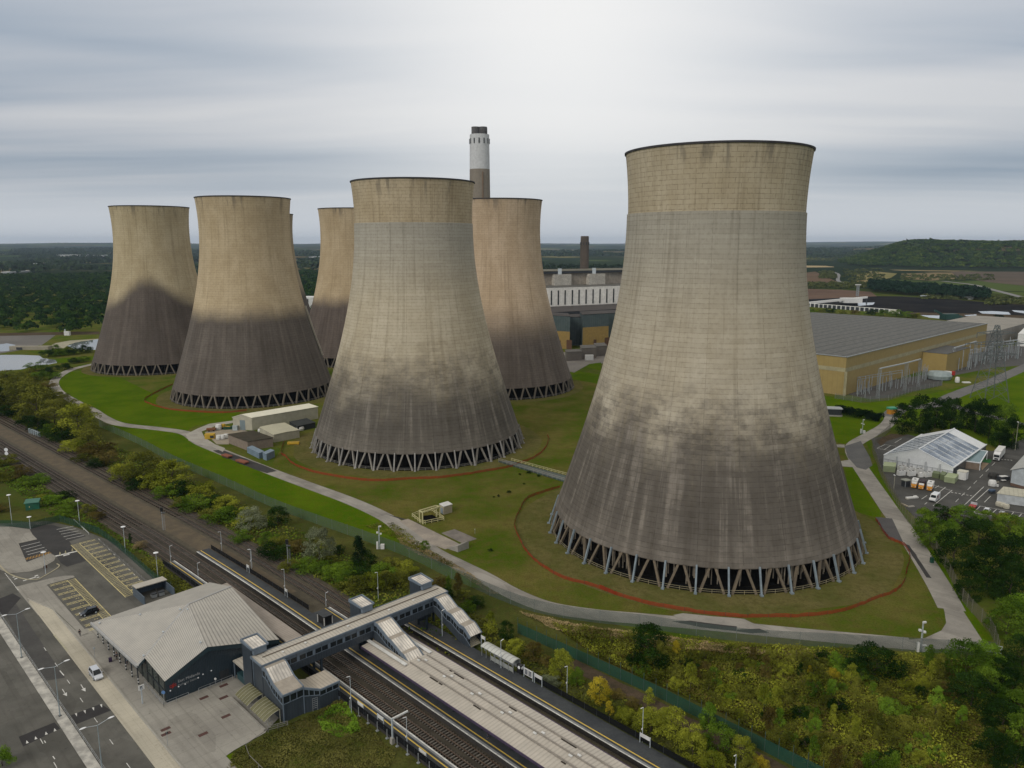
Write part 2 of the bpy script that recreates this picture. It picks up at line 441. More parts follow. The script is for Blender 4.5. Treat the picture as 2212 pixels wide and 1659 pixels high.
for k in range(len(rs) - 2):
  for i in range(na):
    j = (i + 1) % na; tf.append((1 + k * na + i, 1 + k * na + j, 1 + (k + 1) * na + j, 1 + (k + 1) * na + i))
tm = bpy.data.meshes.new('ground'); tm.from_pydata(tv, [], tf); tm.polygons.foreach_set('use_smooth', [True] * len(tf))
m, t, b = newmat('countryside')
pos = t.new('ShaderNodeNewGeometry').outputs['Position']
ln = t.new('ShaderNodeVectorMath', operation='LENGTH'); t.l.new(pos, ln.inputs[0]); dist = ln.outputs['Value']
g1 = t.noise(pos, .045, 6.0, .62); g2 = t.noise(pos, .6, 4.0); g3 = t.noise(pos, .012, 3.0)
grass = t.mix(t.smooth(g1, .36, .62), (.058, .100, .008), (.115, .115, .026))
grass = t.mix(t.math('MULTIPLY', t.smooth(g2, .42, .75), .5), grass, (.06, .052, .02))
vo = t.new('ShaderNodeTexVoronoi'); t.set(vo, Scale=1.0); t.l.new(t.mapping(pos, (.0028, .0019, 0), (0, 0, 0), (0, 0, .4)), vo.inputs['Vector'])
sx = t.new('ShaderNodeSeparateColor'); t.l.new(vo.outputs['Color'], sx.inputs[0])
field = t.ramp(sx.outputs[0], [(0, (.050, .085, .020)), (.3, (.09, .12, .035)), (.45, (.22, .17, .085)), (.62, (.10, .075, .045)), (.7, (.016, .030, .012)), (1, (.022, .038, .014))])
ve = t.new('ShaderNodeTexVoronoi', feature='DISTANCE_TO_EDGE'); t.set(ve, Scale=1.0); t.l.new(t.mapping(pos, (.0028, .0019, 0), (0, 0, 0), (0, 0, .4)), ve.inputs['Vector'])
field = t.mix(t.smooth(ve.outputs['Distance'], .03, .012), field, (.014, .026, .010))
wood = t.smooth(t.noise(pos, .0011, 5.0, .6), .46, .54)
field = t.mix(wood, field, (.015, .027, .012))
field = t.mix(t.math('MULTIPLY', g3, .3), field, (.03, .04, .02))
c = t.mix(t.smooth(dist, 1250, 1900), grass, field)
t.l.new(c, b.inputs['Base Color']); t.set(b, Roughness=.95); b.inputs['Specular IOR Level'].default_value = 0
bn = t.new('ShaderNodeBump'); t.set(bn, Strength=.5, Distance=.25); t.l.new(t.noise(pos, 1.1, 5.0), bn.inputs['Height']); t.l.new(bn.outputs[0], b.inputs['Normal'])
tm.materials.append(m); tag(link(bpy.data.objects.new('ground', tm)), kind='structure')
def grassmat(name, c1, c2, c3, s1=.05, s2=.9):
  m, t, b = newmat(name)
  pos = t.new('ShaderNodeNewGeometry').outputs['Position']
  c = t.mix(t.smooth(t.noise(pos, s1, 6.0, .62), .36, .64), c1, c2)
  c = t.mix(t.math('MULTIPLY', t.smooth(t.noise(t.mapping(pos, (1, 1, 1)), s2, 4.0, .65), .4, .72), .75), c, c3)
  c = t.mix(t.math('MULTIPLY', t.smooth(t.noise(pos, 2.2, 3.0, .6), .46, .66), .42), c, tuple(q * .45 for q in c1))
  c = t.mix(t.math('MULTIPLY', t.smooth(t.noise(t.mapping(pos, (.16, .16, 1), (40, 7, 0)), 1.0, 5.0, .7), .50, .62), .45), c, tuple(q * .6 + w * .4 for q, w in zip(c1, c3)))
  t.l.new(c, b.inputs['Base Color']); t.set(b, Roughness=.95); b.inputs['Specular IOR Level'].default_value = 0
  bn = t.new('ShaderNodeBump'); t.set(bn, Strength=.6, Distance=.22); t.l.new(t.noise(pos, 1.6, 5.0), bn.inputs['Height']); t.l.new(bn.outputs[0], b.inputs['Normal'])
  return m
LAWN = grassmat('mown_lawn', (.052, .112, .002), (.088, .145, .004), (.095, .105, .010), .05, .5)
ROUGH = grassmat('patchy_grass', (.062, .100, .007), (.140, .125, .034), (.105, .085, .026), .04, .30)
DRY = grassmat('dry_long_grass', (.150, .130, .050), (.098, .104, .028), (.075, .070, .020), .09, .6)
EARTH = grassmat('bare_earth', (.11, .08, .055), (.075, .06, .04), (.05, .045, .03), .12, .9)
def jag(line, amp=.5, step=3.0, closed=True):
  """break a drawn outline into short uneven steps, the way turf meets a road"""
  out = []; n = len(line)
  for i in range(n if closed else n - 1):
    a = Vector((line[i][0], line[i][1], 0)); b = Vector((line[(i + 1) % n][0], line[(i + 1) % n][1], 0)); L = (b - a).length
    k = max(1, int(L / step)); nr = Vector((-(b - a).y, (b - a).x, 0)) / max(L, 1e-6)
    for q in range(k):
      p = a + (b - a) * q / k
      out.append(p + nr * (amp * mnoise.noise(Vector((p.x * .35, p.y * .35, 2.0))) * (1 if q else .3)))
  return out
def poly_struct(name, pts, mat, z=.004, jagged=0.0):
  if jagged: pts = jag(pts, jagged)
  mb = MB()
  import mathutils.geometry as mg
  tri = mg.tessellate_polygon([[Vector((p[0], p[1], 0)) for p in pts]])
  for a_, b_, c_ in tri:
    q = [pts[a_], pts[b_], pts[c_]]
    ar = (q[1][0] - q[0][0]) * (q[2][1] - q[0][1]) - (q[2][0] - q[0][0]) * (q[1][1] - q[0][1])
    if ar < 0: q = q[::-1]
    mb.sheet(q, z)
  return struct(name, mb, mat)
# ---- power-station grass
road_pts = [(203, 786), (150, 800), (118, 822), (125, 845), (160, 867), (200, 887), (225, 903), (262, 917), (350, 927), (402, 936), (432, 956), (484, 978), (584, 1018), (659, 1046), (759, 1083), (834, 1118), (871, 1146), (934, 1191), (985, 1217), (1044, 1246), (1104, 1280), (1180, 1310), (1280, 1327), (1380, 1336), (1458, 1343), (1567, 1353), (1675, 1364), (1780, 1374), (1880, 1383), (1970, 1391)]
fence_pts = [(215, 922), (300, 960), (375, 1000), (482, 1047), (584, 1094), (684, 1132), (784, 1167), (884, 1205), (954, 1240), (1017, 1268), (1080, 1296), (1154, 1322), (1254, 1341), (1380, 1355), (1458, 1367), (1621, 1388), (1838, 1400), (2046, 1412), (2150, 1417)]
roadW = smooth_line([G(*p) for p in road_pts]); fenceW = [G(*p) for p in fence_pts]
poly_struct('lawn', [G(*p) for p in road_pts[7:21]] + [G(*p) for p in fence_pts[:10]][::-1], LAWN, .006)
poly_struct('lawn', gl('X', [(118, 822), (160, 866), (225, 902), (262, 916), (350, 926), (402, 934), (420, 920), (503, 908), (520, 890), (420, 880), (330, 850), (250, 812), (190, 800), (150, 803)]), LAWN, .006, .6)
poly_struct('grass_field', gl('X', [(584, 1014), (659, 1044), (759, 1080), (834, 1115), (871, 1143), (934, 1188), (1044, 1242), (1104, 1276), (1180, 1307), (1280, 1323), (1458, 1340), (1675, 1360), (1970, 1388), (2046, 1380), (2062, 1317), (2030, 1265), (1966, 1165), (1903, 1084), (1850, 1003), (1837, 975), (1800, 900), (1500, 880), (1240, 800), (1100, 860), (900, 930), (690, 930), (610, 960)]), ROUGH, .008, .4)
poly_struct('lawn', gl('J', [(230, 350), (650, 430), (900, 390), (1300, 330), (1800, 220), (2212, 60), (2212, 900), (1900, 850), (1500, 700), (900, 600), (860, 640), (650, 760), (440, 830), (330, 800), (280, 560)]), LAWN, .010, .6)
poly_struct('lawn', gl('J', [(440, 1060), (530, 1060), (640, 1260), (800, 1500), (790, 1570), (520, 1480)]), LAWN, .011, .5)
poly_struct('verge', gl('J', [(640, 780), (740, 1010), (650, 1090), (800, 1320), (1060, 1659), (1150, 1659), (960, 1400), (810, 1150), (740, 1000), (700, 900), (690, 780)]), LAWN, .013, .4)
poly_struct('verge', gl('H', [(880, 20), (930, 20), (1130, 230), (1300, 520), (1500, 800), (1440, 820), (1250, 560), (1050, 260)]), LAWN, .012, .3)
poly_struct('lawn', gl('K', [(500, 1600), (500, 1510), (820, 1560), (820, 1659)]), LAWN, .012, .5)
poly_struct('lawn', gl('K', [(680, 1480), (720, 1450), (840, 1435), (840, 1520)]), LAWN, .020, .3)
TOW = [(59.475, 230.715), (-42.493, 339.829), (-155.337, 455.969), (-259.528, 563.711), (-7.987, 478.647), (-120.329, 597.172), (-220.689, 694.099)]
for i, (tx, ty) in enumerate(TOW):
  rad = [58, 56, 55, 53, 53, 53, 53][i]
  pts = []
  for k in range(72):
    a = 2 * math.pi * k / 72; rr = rad + 2.0 * mnoise.noise(Vector((math.cos(a) * 2, math.sin(a) * 2, i)))
    pts.append((tx + rr * math.cos(a), ty + rr * math.sin(a)))
  poly_struct('dry_grass', pts, DRY, .016 + .002 * i)
# ---- railway corridor
BAL = M('track_ballast', (.105, .090, .060), (.070, .060, .042), .35, .95, bump=.3, bsc=7, dirt=.3)
BALD = M('oily_dark_ballast', (.040, .034, .024), (.064, .054, .038), .35, .95, bump=.3, bsc=7)
BALB = M('brown_ballast', (.125, .098, .062), (.092, .074, .05), .3, .95, bump=.3, bsc=7)
def rstrip(v0, v1, u0, u1, z, name, mat, step=10):
  mb = MB(); us = [u0 + (u1 - u0) * k / max(1, int((u1 - u0) / step)) for k in range(int((u1 - u0) / step) + 1)]
  for a, b_ in zip(us[:-1], us[1:]):
    mb.face([SR(a, v0, z), SR(b_, v0, z), SR(b_, v1, z), SR(a, v1, z)], world=True)
  return struct(name, mb, mat)
poly_struct('embankment_grass', [SR(u, 60) for u in range(-560, 61, 20)] + [SR(u, 135) for u in range(60, -561, -20)], grassmat('embankment_growth', (.050, .068, .014), (.095, .10, .026), (.065, .055, .02), .08, .6), .002)
rstrip(72.0, 97.6, -700, 60, .05, 'railway_ballast', BAL)
rstrip(73.0, 81.8, -700, 60, .10, 'dark_ballast', BALD)
rstrip(83.2, 89.4, -700, -172, .10, 'brown_ballast', BALB)
TRK = [76.2, 79.6, 91.6, 95.0]
for v in TRK:
  mb = MB(); us = list(range(-700, 61, 5))
  for a, b_ in zip(us[:-1], us[1:]):
    for dv_ in (-.72, .72):
      p0, p1 = SR(a, v + dv_, .42), SR(b_, v + dv_, .42); mb.beam(p0, p1, .15, .17)
      mb.mi = 2; n_ = (SR(a, v + 1) - SR(a, v)) * .34; q0, q1 = SR(a, v + dv_, .13), SR(b_, v + dv_, .13); mb.face([q0 - n_, q1 - n_, q1 + n_, q0 + n_], world=True); mb.mi = 0  # dark strip under each rail: rail shadow painted in along with oily stain
  mb.mi = 1
  u = -430.0
  while u < 40:
    c0 = SR(u, v, 0); mb.cbox((c0.x, c0.y, .16), .26, 2.3, .16, TH + (math.atan(.055) if u < -200 else 0)); u += .72 if u > -250 else 1.6
  solo('railway_track', mb, [MAT['rail'], MAT['sleeper'], M('rail_shadow_grime', (.022, .017, .012), (.035, .028, .020), .5, .95, spec=.05)], ['rusty running line beside the entrance-side platform', 'running line beside the yellow-lined edge of the canopied platform', 'track under the canopy side of the rear platform', 'track nearest the long shrub belt and rear platform'][TRK.index(v)], 'railway track', own=SR(-120, v))
mb = MB()                              # spare dark siding beside the running lines
for a in range(-330, -180, 5):
  for dv_ in (-.72, .72): mb.beam(SR(a, 73.2 + dv_ + .0, .3), SR(a + 5, 73.2 + dv_, .3), .1, .16)
solo('railway_siding', mb, MAT['rail'], 'disused siding rails ending near the short bay platform', 'railway track', own=SR(-250, 73.2))
# ---- platforms
PTOP = M('platform_tarmac', (.042, .047, .053), (.06, .066, .07), .3, .85, bump=.06)
PSIDE = M('platform_brick_face', (.035, .032, .03), (.05, .045, .04), 1.2, .9)
def platform(name, label, u0, u1, v0, v1, edges, z=1.0):
  root = thing(name, label, 'platform', SR((u0 + u1) / 2, (v0 + v1) / 2, 0))
  us = [u0 + (u1 - u0) * k / max(1, int((u1 - u0) / 6)) for k in range(max(1, int((u1 - u0) / 6)) + 1)]
  mb = MB()
  for a, b_ in zip(us[:-1], us[1:]):
    mb.mi = 0; mb.face([SR(a, v0, z), SR(b_, v0, z), SR(b_, v1, z), SR(a, v1, z)])
    mb.mi = 1
    mb.face([SR(a, v0, 0), SR(b_, v0, 0), SR(b_, v0, z), SR(a, v0, z)]); mb.face([SR(b_, v1, 0), SR(a, v1, 0), SR(a, v1, z), SR(b_, v1, z)])
  mb.face([SR(u0, v1, 0), SR(u0, v0, 0), SR(u0, v0, z), SR(u0, v1, z)]); mb.face([SR(u1, v0, 0), SR(u1, v1, 0), SR(u1, v1, z), SR(u1, v0, z)])
  obj('platform_slab', mb, [PTOP, PSIDE], root)
  for v, sgn in edges:
    for nm, o0, o1, mt in (('edge_line', .02, .32, MAT['whiteline']), ('tactile_strip', .36, .72, M('grey_tactile_paving', (.24, .25, .26), None, 1, .8)), ('yellow_line', 1.2, 1.46, M('bright_platform_yellow', (.72, .50, .08), (.6, .43, .1), 1, .6))):
      mb = MB()
      for a, b_ in zip(us[:-1], us[1:]):
        q = [SR(a, v + sgn * o0, z + .006), SR(b_, v + sgn * o0, z + .006), SR(b_, v + sgn * o1, z + .006), SR(a, v + sgn * o1, z + .006)]
        mb.face(q if sgn > 0 else q[::-1])
      obj(nm, mb, mt, root)
  return root
platform('railway_platform', 'narrow entrance-side platform with yellow line beside the grass bank', -212, 40, 71.6, 74.5, [(74.5, -1)])
platform('railway_platform', 'canopied island platform under the footbridge', -157, 40, 81.4, 90.0, [(81.4, 1), (90.0, -1)])
platform('railway_platform', 'narrow open end of the island platform with white and yellow edge lines', -214, -157.02, 81.4, 85.2, [(81.4, 1)])
platform('railway_platform', 'rear platform with yellow line below the green mesh fence', -141, 60, 97.6, 102.4, [(97.6, 1)])
# ---- roads
RC = tarmac('weathered_road', (.34, .32, .285), (.235, .222, .20))
mb = MB(); mb.ribbon(roadW, 5.6, .026); struct('perimeter_road', mb, RC)
poly_struct('road_junction', gl('H', [(900, 805), (1050, 790), (1160, 740), (1192, 690), (1180, 610), (1150, 520), (1260, 560), (1300, 600), (1450, 830), (1350, 865), (1050, 865), (900, 850)]), RC, .031)
rr = [g('H', 1230, 600), g('H', 1150, 450), g('H', 1060, 300), g('H', 960, 140), g('H', 880, 20), g('J', 900, 1500), g('J', 770, 1310), g('J', 660, 1150), g('J', 575, 1020), g('J', 520, 900), g('J', 545, 825), g('J', 690, 740), g('J', 830, 660), g('J', 890, 595), g('J', 900, 545)]
mb = MB(); mb.ribbon(smooth_line(rr), 6.2, .029); struct('access_road', mb, RC)
poly_struct('road_junction', gl('J', [(440, 850), (600, 800), (690, 960), (715, 1040), (650, 1085), (560, 1060), (470, 960)]), M('junction_tarmac', (.10, .10, .10), (.13, .128, .122), .15, .9, bump=.1), .033)
poly_struct('side_path', gl('J', [(340, 835), (440, 835), (440, 865), (345, 860)]), RC, .030)
poly_struct('side_path', gl('J', [(390, 1000), (520, 980), (560, 1060), (400, 1050)]), MAT['concrete'], .030)
poly_struct('tarmac_patch', gl('H', [(720, -20), (830, -10), (905, 150), (800, 115), (745, 40)]), M('dark_tarmac', (.075, .072, .072), (.09, .085, .085), .2, .9), .034)
poly_struct('tarmac_patch', gl('H', [(915, 160), (945, 170), (1095, 390), (1060, 385)]), MAT['asphaltd'], .035, .3)
poly_struct('tarmac_patch', gl('G', [(570, 490), (720, 485), (1090, 530), (1090, 555), (1270, 548), (1350, 580), (1200, 585), (820, 540)]), MAT['asphaltd'], .035, .4)
poly_struct('tarmac_patch', gl('G', [(580, 440), (660, 425), (900, 450), (1150, 470), (1210, 500), (1330, 545), (1000, 530), (700, 480)]), RC, .032, .3)
poly_struct('tarmac_patch', gl('M', [(170, 770), (280, 760), (900, 990), (1010, 1040), (880, 1070), (560, 960)]), MAT['asphaltd'], .035, .5)
poly_struct('concrete_road', gl('M', [(-30, 480), (120, 420), (440, 375), (470, 400), (200, 450), (20, 520), (60, 600), (200, 690), (330, 740), (300, 790), (160, 720), (0, 690), (-150, 640), (-190, 560)]), M('pale_concrete_road', (.40, .38, .33), (.32, .30, .265), .25, .9), .036)
poly_struct('concrete_yard', gl('M', [(60, 530), (260, 470), (520, 480), (640, 520), (400, 560), (380, 690), (220, 690)]), M('sandy_yard', (.34, .29, .215), (.27, .24, .19), .3, .9), .030)
poly_struct('concrete_pad', gl('D', [(1515, 1185), (1590, 1165), (2050, 1390), (1910, 1430), (1780, 1380)]), M('stained_concrete_pad', (.36, .315, .26), (.26, .23, .20), .2, .9), .036)
poly_struct('concrete_pad', gl('F', [(355, 805), (470, 770), (665, 855), (540, 895)]), M('dark_concrete_pad', (.22, .195, .17), (.15, .135, .12), .3, .9), .037)
poly_struct('tarmac_strip', gl('F', [(-120, 640), (110, 700), (190, 735), (100, 720)]), MAT['asphaltd'], .034)
# ---- station forecourt
poly_struct('station_ground', [S(-330, 5), S(-60, 5), S(-60, 60), S(-330, 60)], grassmat('forecourt_verge', (.052, .085, .012), (.085, .088, .024), (.06, .055, .02), .08, .5), .0045)
struct('main_road', MB().sheet([S(-300, 10), S(-60, 10), S(-60, 38), S(-300, 38)], .012), MAT['asphalt'])
poly_struct('car_park', [S(-290, 36), S(-262, 36), S(-225, 38), S(-186, 44), S(-180, 66), S(-240, 66.5), S(-262, 62), S(-275, 57)], MAT['asphalt'], .014)
poly_struct('car_park_resurfacing', gl('N', [(400, 400), (450, 330), (700, 330), (1140, 475), (910, 545), (1010, 670), (1135, 800), (880, 880), (800, 830), (740, 740), (660, 690), (350, 820), (245, 575), (490, 520), (430, 460)]), MAT['asphaltd'], .018)
FP = tarmac('buff_paving_slabs', (.49, .45, .36), (.39, .36, .29), 1.6)
poly_struct('lay_by', [S(-213, 38), S(-60, 38), S(-60, 41.3), S(-205, 41.3), S(-216, 38.5)], FP, .030)
poly_struct('plaza', [S(-205, 41.32), S(-110, 41.3), *[G(580, 1790), G(512, 1659), G(488, 1634), G(505, 1622), G(574, 1583)], S(-123.3, 56.3), S(-126, 61), S(-134, 68), S(-180, 68), S(-183, 43.8), S(-186, 42.4), S(-205, 41.3)], MAT['paving'], .10)
poly_struct('pavement_island', gl('N', [(-250, 330), (60, 340), (390, 390), (430, 460), (490, 520), (245, 575), (350, 820), (660, 705), (735, 745), (715, 800), (560, 895), (400, 945), (150, 968), (30, 935), (-100, 870), (-250, 760)]), MAT['paving'], .085)
poly_struct('pavement_island', [S(-225.5, 41), S(-225.5, 46), S(-224.5, 49), S(-223, 50.6), S(-221.6, 50.6), S(-221.6, 43.9), S(-186, 43.9), S(-186, 42.5), S(-205, 41.4), S(-215, 38.8), S(-222, 38.4)], MAT['paving'], .090)
poly_struct('pavement', [S(-190, 41.2), S(-178, 41.2), S(-178, 50), S(-186.5, 50)], MAT['paving'], .016)
poly_struct('pavement', [S(-226, 37.6), S(-204, 37.9), S(-204, 42), S(-226, 42)], MAT['paving'], .0165)
def kerb(name, pts, w=.22, z0=0, z1=.13, mat=None):
  mb = MB()
  for a, b_ in zip(pts[:-1], pts[1:]): mb.beam((a[0], a[1], (z0 + z1) / 2), (b_[0], b_[1], (z0 + z1) / 2), w, z1 - z0)
  return struct(name, mb, mat or M('kerb_stone', (.40, .385, .34), (.33, .315, .28), .5, .85))
kerb('kerb', [S(-216, 38.3), S(-205, 41.3), S(-60, 41.3)])
kerb('kerb', smooth_line([S(-227, 43.3), S(-232, 49.2), S(-235, 49.6)]) , .3, 0, .14, M('cream_kerb', (.42, .38, .26), None, .6, .8))
kerb('kerb', smooth_line([S(-276, 39.5), S(-250, 38), S(-238, 38.2), S(-230, 40.5), S(-227, 43.3)]), .3, 0, .14, MC['cream_kerb'])
kerb('kerb', smooth_line([S(-272, 31), S(-277, 33), S(-280, 36), S(-284, 36)]), .3, 0, .14, MC['cream_kerb'])
med = MB(); med.prism([tuple(S(-300, 28.9))[:2], tuple(S(-60, 29.9))[:2], tuple(S(-60, 31.6))[:2], tuple(S(-300, 30.9))[:2]], 0, .13); struct('median_strip', med, M('banded_median_paving', (.52, .50, .45), (.30, .29, .265), .55, .9, stretch=(1, 1, 1)))
poly_struct('road_table', gl('B', [(612, 1205), (868, 1105), (960, 1162), (660, 1282)]), M('dark_speed_table', (.030, .028, .028), (.038, .036, .036), .4, .9), .017)
poly_struct('road_table', gl('B', [(160, 1390), (470, 1265), (520, 1320), (200, 1475)]), MC['dark_speed_table'], .017)
poly_struct('road_table', gl('B', [(-40, 210), (110, 150), (180, 190), (60, 330), (-40, 330)]), MC['dark_speed_table'], .016)
poly_struct('road_patch', gl('B', [(10, 260), (120, 215), (560, 880), (400, 905), (160, 560)]), M('older_tarmac', (.062, .06, .057), (.08, .078, .073), .2, .9), .015)
mb = MB()
def mark(pts): mb.sheet(pts, .021)
for c in ('B',):
  for x, y in ((655, 1195), (730, 1170), (803, 1145), (872, 1118)):      # give-way triangles
    mark(gl(c, [(x - 10, y - 6), (x + 10, y - 10), (x + 9, y + 20)]))
  for x, y in ((235, 1440), (310, 1405), (400, 1365), (475, 1335)):
    mark(gl(c, [(x - 11, y + 10), (x - 6, y - 19), (x + 14, y + 2)]))
  for x0, y0, x1, y1 in ((512, 820, 548, 862), (452, 1560, 470, 1585), (378, 1425, 390, 1445)):
    mark([p for p in gl(c, [(x0, y0), (x0 + 8, y0 - 4), (x1 + 8, y1 - 4), (x1, y1)])])
  for sx, sy in ((535, 980), (695, 940)):
    mark(gl(c, [(sx, sy), (sx + 7, sy - 3), (sx + 30, sy + 34), (sx + 23, sy + 37)])); mark(gl(c, [(sx + 6, sy + 44), (sx + 42, sy + 26), (sx + 44, sy + 58)]))
for x0, y0, x1, y1 in ((165, 1015, 215, 1000), (185, 1040, 225, 1025), (450, 1000, 500, 985), (300, 1060, 470, 1010), (480, 1018, 515, 1010)):
  mark(gl('N', [(x0, y0), (x1, y1), (x1 + 4, y1 + 9), (x0 + 4, y0 + 9)]))
for k in range(12):
  x = 60 + k * 15; y = 965 + k * 19; mark(gl('N', [(x, y), (x + 9, y - 3), (x + 20, y + 12), (x + 11, y + 15)]))
for k in range(10):                                                     # white bay lines
  x0, y0, x1, y1 = [(745, 388, 968, 345), (778, 418, 1000, 377), (805, 450, 1033, 407), (835, 485, 1068, 435), (865, 517, 1105, 465), (275, 615, 525, 553), (310, 652, 548, 590), (340, 687, 585, 622), (362, 722, 615, 655), (0, 0, 0, 0)][k]; a0, a1 = g('N', x0, y0), g('N', x1, y1)
  if k < 9:
    d = Vector((UX, UY, 0)) * .12; mark([a0 - d, a0 + d, a1 + d, a1 - d])
mark(gl('N', [(720, 735), (1010, 668), (1015, 680), (725, 748)])); mark(gl('N', [(830, 730), (910, 708), (918, 718), (835, 741)]))
for k in range(9): mark(gl('N', [(1290 + k * 66, 505 + k * 66), (1310 + k * 66, 520 + k * 66), (1322 + k * 66, 535 + k * 66), (1302 + k * 66, 524 + k * 66)]))
for k in range(9): mark([S(-186 + k * 9, 34.85), S(-184 + k * 9, 34.85), S(-184 + k * 9, 34.97), S(-186 + k * 9, 34.97)])
for k in range(5): mark([S(-150 + k * 9, 25.85), S(-148 + k * 9, 25.85), S(-148 + k * 9, 25.97), S(-150 + k * 9, 25.97)])
struct('road_markings', mb, MAT['whiteline'])
mb = MB()
def yl(a, b_, w=.14):
  a = Vector(a); b_ = Vector(b_); d = (b_ - a).normalized(); n = Vector((-d.y, d.x, 0)) * w / 2
  mb.sheet([a - n, b_ - n, b_ + n, a + n], .0235)
def hatched(u0, u1, va, vb, vlane, nb):
  """row of disabled bays: striped side bars between bays and a hatched lane across their mouths"""
  yl(S(u0, vlane), S(u1, vlane), .2); yl(S(u0, vb), S(u1, vb), .14)
  du = (u1 - u0) / nb; sg = 1 if vlane > vb else -1
  k = u0
  while k < u1 - .9:
    yl(S(k, vb), S(k + 1.0, vlane), .09); yl(S(k + 1.0, vb), S(k, vlane), .09); k += 1.0
  for i in range(nb + 1):
    u = u0 + i * du; w = .95
    a, b_ = min(u + w, u1) - w, min(u + w, u1)
    yl(S(a, va), S(a, vb)); yl(S(b_, va), S(b_, vb))
    v = va; st = 1.25 * (1 if vb > va else -1)
    while (vb - v) * st > 0:
      v2 = v + st
      if (vb - v2) * st < 0: v2 = vb
      yl(S(a, v), S(b_, v2), .09); yl(S(b_, v), S(a, v2), .09); v = v2
    if i < nb:                                                       # wheelchair symbol reduced to its few strokes
      uc = u + w + (du - w) / 2; vc = vb - sg * .9
      yl(S(uc - .3, vc), S(uc + .3, vc), .08); yl(S(uc - .1, vc), S(uc - .1, vc - sg * .7), .08); yl(S(uc - .4, vc - sg * .4), S(uc + .2, vc - sg * .7), .08)
hatched(-221, -187, 44.4, 48.6, 50.4, 9)
hatched(-247.5, -199.5, 63.0, 58.6, 56.4, 13)
struct('yellow_bay_markings', mb, MAT['yellowline'])
mb = MB()
q0, q1 = g('N', 335, 780), g('N', 660, 690); dd = (q1 - q0)
nn = Vector((-dd.y, dd.x, 0)).normalized() * .9
for k in range(8):
  a, b_ = q0 + dd * k / 8, q0 + dd * (k + 1) / 8; yl(a - nn, b_ + nn, .16); yl(a + nn, b_ - nn, .16)
struct('orange_bay_markings', mb, MAT['orangeline'])
poly_struct('lay_by_line', gl('B', [(460, 512), (475, 505), (592, 648), (578, 656)]), MC.get('pale_line') or M('pale_line', (.45, .42, .30), None, 1, .8), .034)
for i, (x, y) in enumerate([(1210, 760), (1470, 598), (1470, 757), (1500, 1003), (1200, 1240), (705, 1172), (712, 1236)]):
  p = g('Y', x, y, .1); mb = MB(); mb.cbox((p.x, p.y, .098), 1.7, .85, .012, TH + math.pi / 2)
  lab = ['drain cover nearest the lettered wall of the station', 'drain cover by the station wall next to the lift tower', 'drain cover between the wall path and the cycle shelters', 'drain cover alone out on the plaza in front of the cycle shelters', 'drain cover nearest the grass corner of the plaza', 'upper of two drain covers beside the thin post by the kerb', 'lower of two drain covers beside the thin post by the kerb'][i]
  solo('drain_cover', mb, M('rusty_drain_cover', (.10, .045, .038), (.075, .04, .035), 2, .8), 'red-brown ' + lab, 'drain cover', own=(p.x, p.y, .1))
